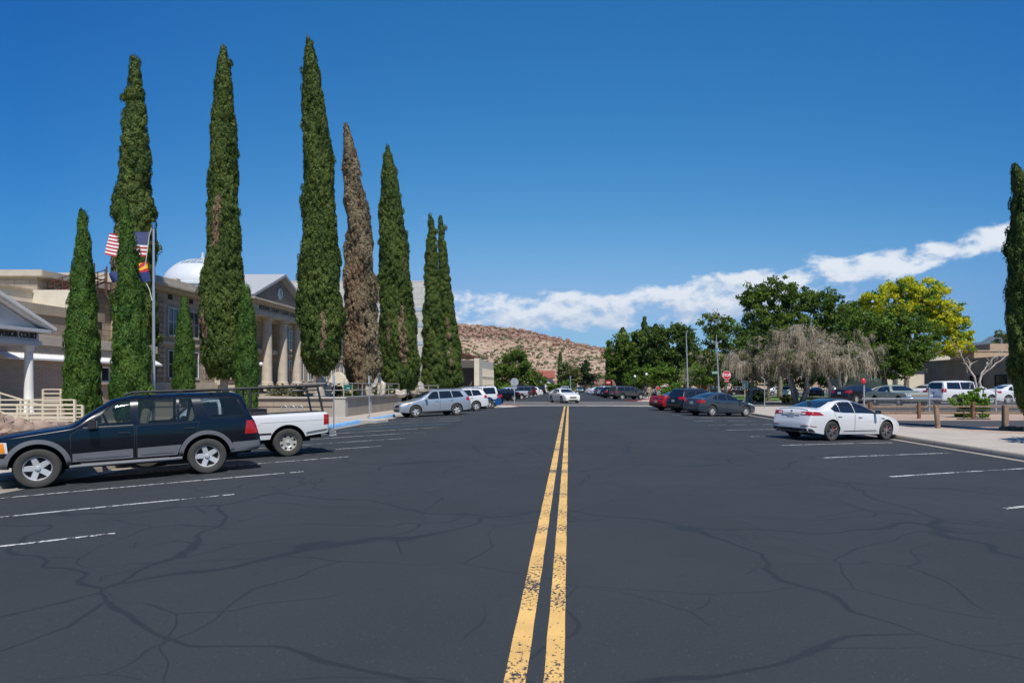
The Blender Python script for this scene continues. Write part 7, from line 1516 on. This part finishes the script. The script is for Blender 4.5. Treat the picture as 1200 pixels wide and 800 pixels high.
# street lamps
def lamp(label, p, Y, yt, arm):
    x = px(p, Y); h = pz(yt, Y); r = thing('street_lamp', label, 'street lamp', (x, Y, 0), 0, 'grey steel street lamps'); lean = -.25 if arm else -.35
    part('pole', M_GALV, r, lambda b: b.tube([(x, Y, -.1), (x+lean*.5, Y, h*.5), (x+lean, Y, h*.93), (x+lean*.9+.12*(1 if arm else 0), Y, h)], [.12, .09, .055, .045], 12), smooth=60)
    part('base', M_GALV, r, lambda b: b.box((x, Y, .6), (.34, .34, 1.2)), bevel=.03)
    if arm: part('lamp_head', M_STEEL, r, lambda b: (b.bar((x+lean+.1, Y, h), (x+lean+.8, Y-.1, h+.12), .06, .06), b.box((x+lean+1.0, Y-.1, h+.10), (.6, .3, .12))), bevel=.03)
    else: part('cross_arm', M_GALV, r, lambda b: (b.box((x+lean, Y, h-.9), (1.1, .08, .08)), b.box((x+lean-.5, Y, h-.8), (.2, .2, .25)), b.box((x+lean+.5, Y, h-.8), (.2, .2, .25)), b.box((x+lean, Y-.15, h-1.3), (.25, .25, .6))))
    return r, x
lamp('left street lamp with curved head beyond the crossing', 806.5, 84, 387, True)
r, x = lamp('right street lamp pole with a green street name sign', 843, 80, 392, False)
part('street_name_sign', mat('street_sign_green', (.01, .16, .08), .5), r, lambda b: rect(b, px(834.5, 79.6), px(841.5, 79.6), 79.58, 79.6, pz(438.5, 79.6), pz(434.5, 79.6))); text_obj('letters', 'N 4TH', .27, F_WHT, r, WM[r.name].inverted() @ frame4((px(838, 79.6), 79.57, pz(436.6, 79.6)), (1, 0, 0), (0, 0, 1)), .002, 'CENTER', .85)
GG = 'globe lamps beyond the crossing'
for (p, Y, yt, lab) in ((744, 104, 441, 'globe lamp left of the others, above the grey suv'), (752, 128, 442, 'small globe lamp, farthest of the three'), (757.5, 100, 438.5, 'globe lamp behind the khaki dressed person')):
    x = px(p, Y); h = pz(yt, Y); r = thing('globe_lamp', lab, 'lamp', (x, Y, 0), 0, GG); part('post', M_STEEL, r, lambda b: b.tube([(x, Y, 0), (x, Y, h-.3)], [.06, .04], 8)); part('globe', mat('white_globe', (.78, .78, .76), .3), r, lambda b: b.ell((x, Y, h), (.19, .19, .22)), smooth=60)
x, Y = px(306, 54), 54.; h = pz(426.5, Y); r = thing('globe_lamp', 'white globe lamp before the courthouse columns', 'lamp', (x, Y, 1.1)); part('post', M_STEEL, r, lambda b: b.tube([(x, Y, 1), (x, Y, h-.1)], .04, 8)); part('globe', mat('white_globe', (.78, .78, .76), .3), r, lambda b: b.ell((x, Y, h), (.15, .15, .16)), smooth=60)
# power pole, far signs
x, Y = px(716.5, 150), 150; tag(MB().tube([(x, Y, 0), (x, Y, 9.2)], [.16, .1], 8).build('utility_pole', BARKD, loc=(x, Y, 0)), 'brown wooden pole beside the thin dark cypress at the far right', 'pole')
x, Y = px(668.5, 178), 178; r = thing('utility_pole', 'slim pale pole in front of the palm tree', 'pole', (x, Y, 0)); part('pole', M_GALV, r, lambda b: b.tube([(x, Y, -.2), (x, Y, pz(441, Y))], .12, 8)); part('cap', M_GALV, r, lambda b: b.box((x, Y, pz(441, Y)), (.5, .3, .2)))
x, Y = px(713, 118), 118; r = thing('warning_sign', 'small red sign on a post in the far right car row', 'sign', (x, Y, 0)); part('post', M_GALV, r, lambda b: b.box((x, Y+.03, 1.2), (.05, .05, 2.6))); part('sign_plate', mat('sign_red', (.50, .012, .02), .45), r, lambda b: rect(b, x-.42, x+.42, Y-.02, Y, 1.9, 2.6), bevel=.01); part('white_bar', F_WHT, r, lambda b: rect(b, x-.3, x+.3, Y-.03, Y-.02, 2.15, 2.3))
# hydrant
x, Y = px(773, 83.5), 83.5; r = thing('fire_hydrant', 'yellow fire hydrant on the far right corner', 'fire hydrant', (x, Y, -.04)); MY = mat('hydrant_yellow', (.75, .5, .03), .5)
part('barrel', MY, r, lambda b: b.lathe([(0, -.1), (.2, -.1), (.2, 0), (.13, .02), (.13, .55), (.17, .56), (.17, .6), (.12, .68), (.05, .76), (.04, .84), (0, .84)], (x, Y, -.02), n=16), smooth=40)
part('outlet', MY, r, lambda b: (b.tube([(x-.24, Y, .42), (x+.24, Y, .42)], .06, 10), b.tube([(x, Y-.26, .38), (x, Y, .38)], .075, 10)), smooth=40)
# orange barrier things far behind the lamps
for i, (p, Y, c_, lab) in enumerate(((821, 110, (.75, .2, .03), 'orange construction barrel left of its rusty neighbour'), (826.5, 108, (.30, .09, .04), 'rusty red drum beside the orange barrel'))):
    x = px(p, Y); r = thing('construction_barrel', lab, 'barrel', (x, Y, 0)); part('drum', mat(['barrel_orange', 'barrel_rust'][i], c_, .6), r, lambda b: b.lathe([(0, 0), (.48, 0), (.46, .7), (.43, .72), (.42, 1.3), (.38, 1.34), (.36, 1.9), (0, 1.95)], (x, Y, 0), n=16), smooth=40)
    if i == 0: part('band', F_WHT, r, lambda b: b.lathe([(.47, .8), (.47, 1.0)], (x, Y, 0), n=16))
# ------------------------------------------------------------------ posts, fences at the right
M_WOOD = mat('weathered_wood', (.25, .175, .12), .9, noise=.35, nscale=9, bump=.6, bscale=30); M_WOODR = mat('brown_wood', (.19, .095, .055), .9, noise=.3, nscale=9)
GW = 'wooden posts along the pavement'
for (p, Y, yt, yb, w_, m, tilt, lab) in ((1098, 29.4, 474, 500, .17, M_WOOD, .09, 'leaning knotty wooden post on the gravel edge'), (1178, 29.0, 474.5, 499.5, .21, M_WOOD, 0, 'thick pale wooden post left of the dark cypress')):
    x = px(p, Y); z0, z1 = pz(yb, Y), pz(yt, Y); b = MB(); R_x = Matrix.Rotation(-tilt, 3, 'Y'); b.box((x, Y, (z0+z1)/2-.05), (w_, w_, z1-z0+.1), R_x); tag(b.build('wooden_post', m, loc=(x, Y, z0), bevel=.02), lab, 'wooden post', GW)
Yw = 37.2; r = thing('rail_fence', 'low brown wooden rail fence in front of the chain link fence', 'fence', (px(1077, Yw), Yw, 0)); z0 = -.05
for p in (1020, 1077, 1140.5, 1204, 1268): part('post', M_WOODR, r, lambda b: b.box((px(p, Yw), Yw, .40), (.15, .15, .94)), bevel=.015)
for z_ in (.62, .28):
    part('rail', M_WOOD, r, lambda b: b.bar((px(1012, Yw), Yw+.09, z_+.02), (px(1290, Yw), Yw+.09, z_), .05, .10), bevel=.01)
b = MB(); Yk = 36.4
for z_ in (pz(480, Yk), pz(490.6, Yk)): b.box((px(1141, Yk), Yk, z_), (1.75, .07, .06))
for p in (1130, 1152): b.box((px(p, Yk), Yk+.04, .22), (.04, .04, .56))
r = thing('metal_barrier', 'black two bar metal barrier low in front of the green bush', 'barrier', (px(1141, Yk), Yk, -.05)); b.world = True; b.build('bar', M_STEEL, r)
# chain link fence
Yc = 42.8; xa, xb = px(1010, Yc), px(1290, Yc); r = thing('chain_link_fence', 'galvanised chain link fence between the parking lot and the gravel', 'fence', (xa, Yc, 0))
posts = (1012.5, 1089, 1167, 1245)
for i, p in enumerate(posts): part('post', M_GALV, r, lambda b: (b.tube([(px(p, Yc), Yc, -.2), (px(p, Yc), Yc, pz(449.5 if i == 0 else 455, Yc))], .05 if i else .06, 10), b.lathe([(.06, 0), (.06, .03), (0, .07)], (px(p, Yc), Yc, pz(449.5 if i == 0 else 455, Yc)), n=10)), smooth=50)
part('top_rail', M_GALV, r, lambda b: b.tube([(xa, Yc, 1.72), (px(1089, Yc), Yc, 1.0+.0), (xb, Yc, 1.0)][:0] or [(xa, Yc, .95), (xb, Yc, .95)], .022, 8)); 
def mesh_(b):
    n = int((xb-xa)/.085); zt, zb_ = .94, -.03; H = zt-zb_
    for i in range(n+12):
        for s_ in (-1, 1):
            x0 = xa+i*.085-(.0 if s_ > 0 else 0); x1 = x0+s_*H*.9
            p, q = Vector((x0, Yc+.004*s_, zb_)), Vector((x1, Yc+.004*s_, zt))
            if min(x0, x1) < xa or max(x0, x1) > xb: continue
            w_ = Vector((.0035, 0, 0)); b.add([p-w_, p+w_, q+w_, q-w_], [(0, 1, 2, 3)])
b = MB(True); mesh_(b); b.build('mesh_wire', M_GALV, r, recalc=False)
# red bell/marker on the first post
x = px(1012.5, Yc); r = thing('red_marker', 'red domed marker light on top of the first fence post', 'marker', (x-.06, Yc-.1, pz(449, Yc))); part('dome', mat('marker_red', (.55, .02, .02), .3, coat=.5), r, lambda b: b.lathe([(0, pz(448.8, Yc)), (.15, pz(448.8, Yc)), (.15, pz(446, Yc)), (.12, pz(444, Yc)), (.05, pz(443, Yc)), (0, pz(442.8, Yc))], (x-.08, Yc-.06, 0), n=16), smooth=50)
part('bracket', M_STEEL, r, lambda b: b.box((x-.04, Yc-.05, pz(449.3, Yc)), (.2, .1, .04)))

# ------------------------------------------------------------------ people
SKIN = mat('skin', (.42, .24, .17), .6)
def person(label, x, y, z, H, psi, top, legs, hair, stride=.1, shorts=False, carry=None):
    r = thing('person', label, 'person', (x, y, z), psi); k = H/1.75
    J = {'pel': (0, 0, .94), 'wai': (0, 0, 1.08), 'che': (.01, 0, 1.30), 'nec': (.0, 0, 1.46), 'hd0': (.02, 0, 1.55), 'hd1': (.02, 0, 1.69),
         'lh': (0, .09, .90), 'lk': (stride*.6, .10, .50), 'la': (stride-.05, .10, .09), 'lt': (stride+.12, .12, .04), 'rh': (0, -.09, .90), 'rk': (-stride*.3, -.10, .50), 'ra': (-stride-.04, -.10, .10), 'rt': (-stride+.12, -.12, .04),
         'ls': (0, .18, 1.42), 'le': (-.04, .25, 1.15), 'lw': (.08, .26, .92), 'lf': (.12, .26, .82), 'rs': (0, -.18, 1.42), 're': (.02, -.25, 1.15), 'rw': (.12, -.24, .92), 'rf': (.15, -.23, .82)}
    Rd = dict(pel=.145, wai=.13, che=.15, nec=.055, hd0=.085, hd1=.09, lh=.095, lk=.058, la=.042, lt=.035, rh=.095, rk=.058, ra=.042, rt=.035, ls=.07, le=.045, lw=.032, lf=.036, rs=.07, re=.045, rw=.032, rf=.036)
    E = [('pel', 'wai'), ('wai', 'che'), ('che', 'nec'), ('nec', 'hd0'), ('hd0', 'hd1'), ('pel', 'lh'), ('lh', 'lk'), ('lk', 'la'), ('la', 'lt'), ('pel', 'rh'), ('rh', 'rk'), ('rk', 'ra'), ('ra', 'rt'), ('che', 'ls'), ('ls', 'le'), ('le', 'lw'), ('lw', 'lf'), ('che', 'rs'), ('rs', 're'), ('re', 'rw'), ('rw', 'rf')]
    def skin(name, keys, grow, m, parent, sub=2):
        ks = [q for q in J if q in keys]; me = bpy.data.meshes.new(name); me.from_pydata([tuple(Vector(J[q])*k) for q in ks], [(ks.index(a), ks.index(c)) for a, c in E if a in ks and c in ks], [])
        o = bpy.data.objects.new(name, me); COL.objects.link(o); md = o.modifiers.new('s', 'SKIN'); 
        for i, q in enumerate(ks): me.skin_vertices[0].data[i].radius = ((Rd[q]+grow)*k*(.75 if q in ('pel', 'wai', 'che') else 1), (Rd[q]+grow)*k)
        me.skin_vertices[0].data[0].use_root = True; s2 = o.modifiers.new('d', 'SUBSURF'); s2.levels = sub
        dg = bpy.context.evaluated_depsgraph_get(); new = bpy.data.meshes.new_from_object(o.evaluated_get(dg)); bpy.data.objects.remove(o)
        new.materials.clear(); new.materials.append(m); new.shade_smooth(); o = bpy.data.objects.new(name, new); COL.objects.link(o); o.parent = parent; return o
    skin('body', set(J), 0, SKIN, r)
    skin('shirt', {'pel', 'wai', 'che', 'ls', 'le', 'rs', 're'}, .022, top, r); skin('trousers', {'pel', 'lh', 'lk', 'rh', 'rk'}|(set() if shorts else {'la', 'ra'}), .02, legs, r)
    b = MB(); b.ell((-.0*k, 0, 1.665*k), (.105*k, .092*k, .10*k), 12, 8); b.build('hair', hair, r, smooth=60)
    b = MB(); [b.ell((J[a][0]*k+.07, J[a][1]*k, .05), (.14, .052, .05), 10, 6) for a in ('la', 'ra')]; b.build('shoe', C_BLK, r, smooth=60)
    if carry: b = MB(); b.box((.14*k, -.25*k, .72*k), (.1, .28, .2)); b.build('bag', carry, r, bevel=.03)
mm = lambda n, c_: mat(n, c_, .85)
HK = mm('dark_hair', (.02, .015, .012))
person('person in a red shirt and light blue jeans walking at the far corner', px(771.2, 94), 94, -.04, 1.82, math.radians(-70), mm('red_cloth', (.55, .02, .03)), mm('light_jeans', (.32, .40, .5)), HK, .16)
person('person all in khaki walking left of the red shirted one', px(760.8, 92), 92, -.04, 1.78, math.radians(-95), mm('khaki_cloth', (.36, .28, .18)), mm('khaki_trousers', (.33, .26, .16)), HK, .12)
person('person in dark clothes left end of the three walkers', px(756.0, 96), 96, -.04, 1.68, math.radians(-100), mm('dark_blue_cloth', (.03, .03, .07)), mm('dark_trousers', (.03, .025, .04)), HK, .1, carry=mm('purple_bag', (.1, .03, .1)))
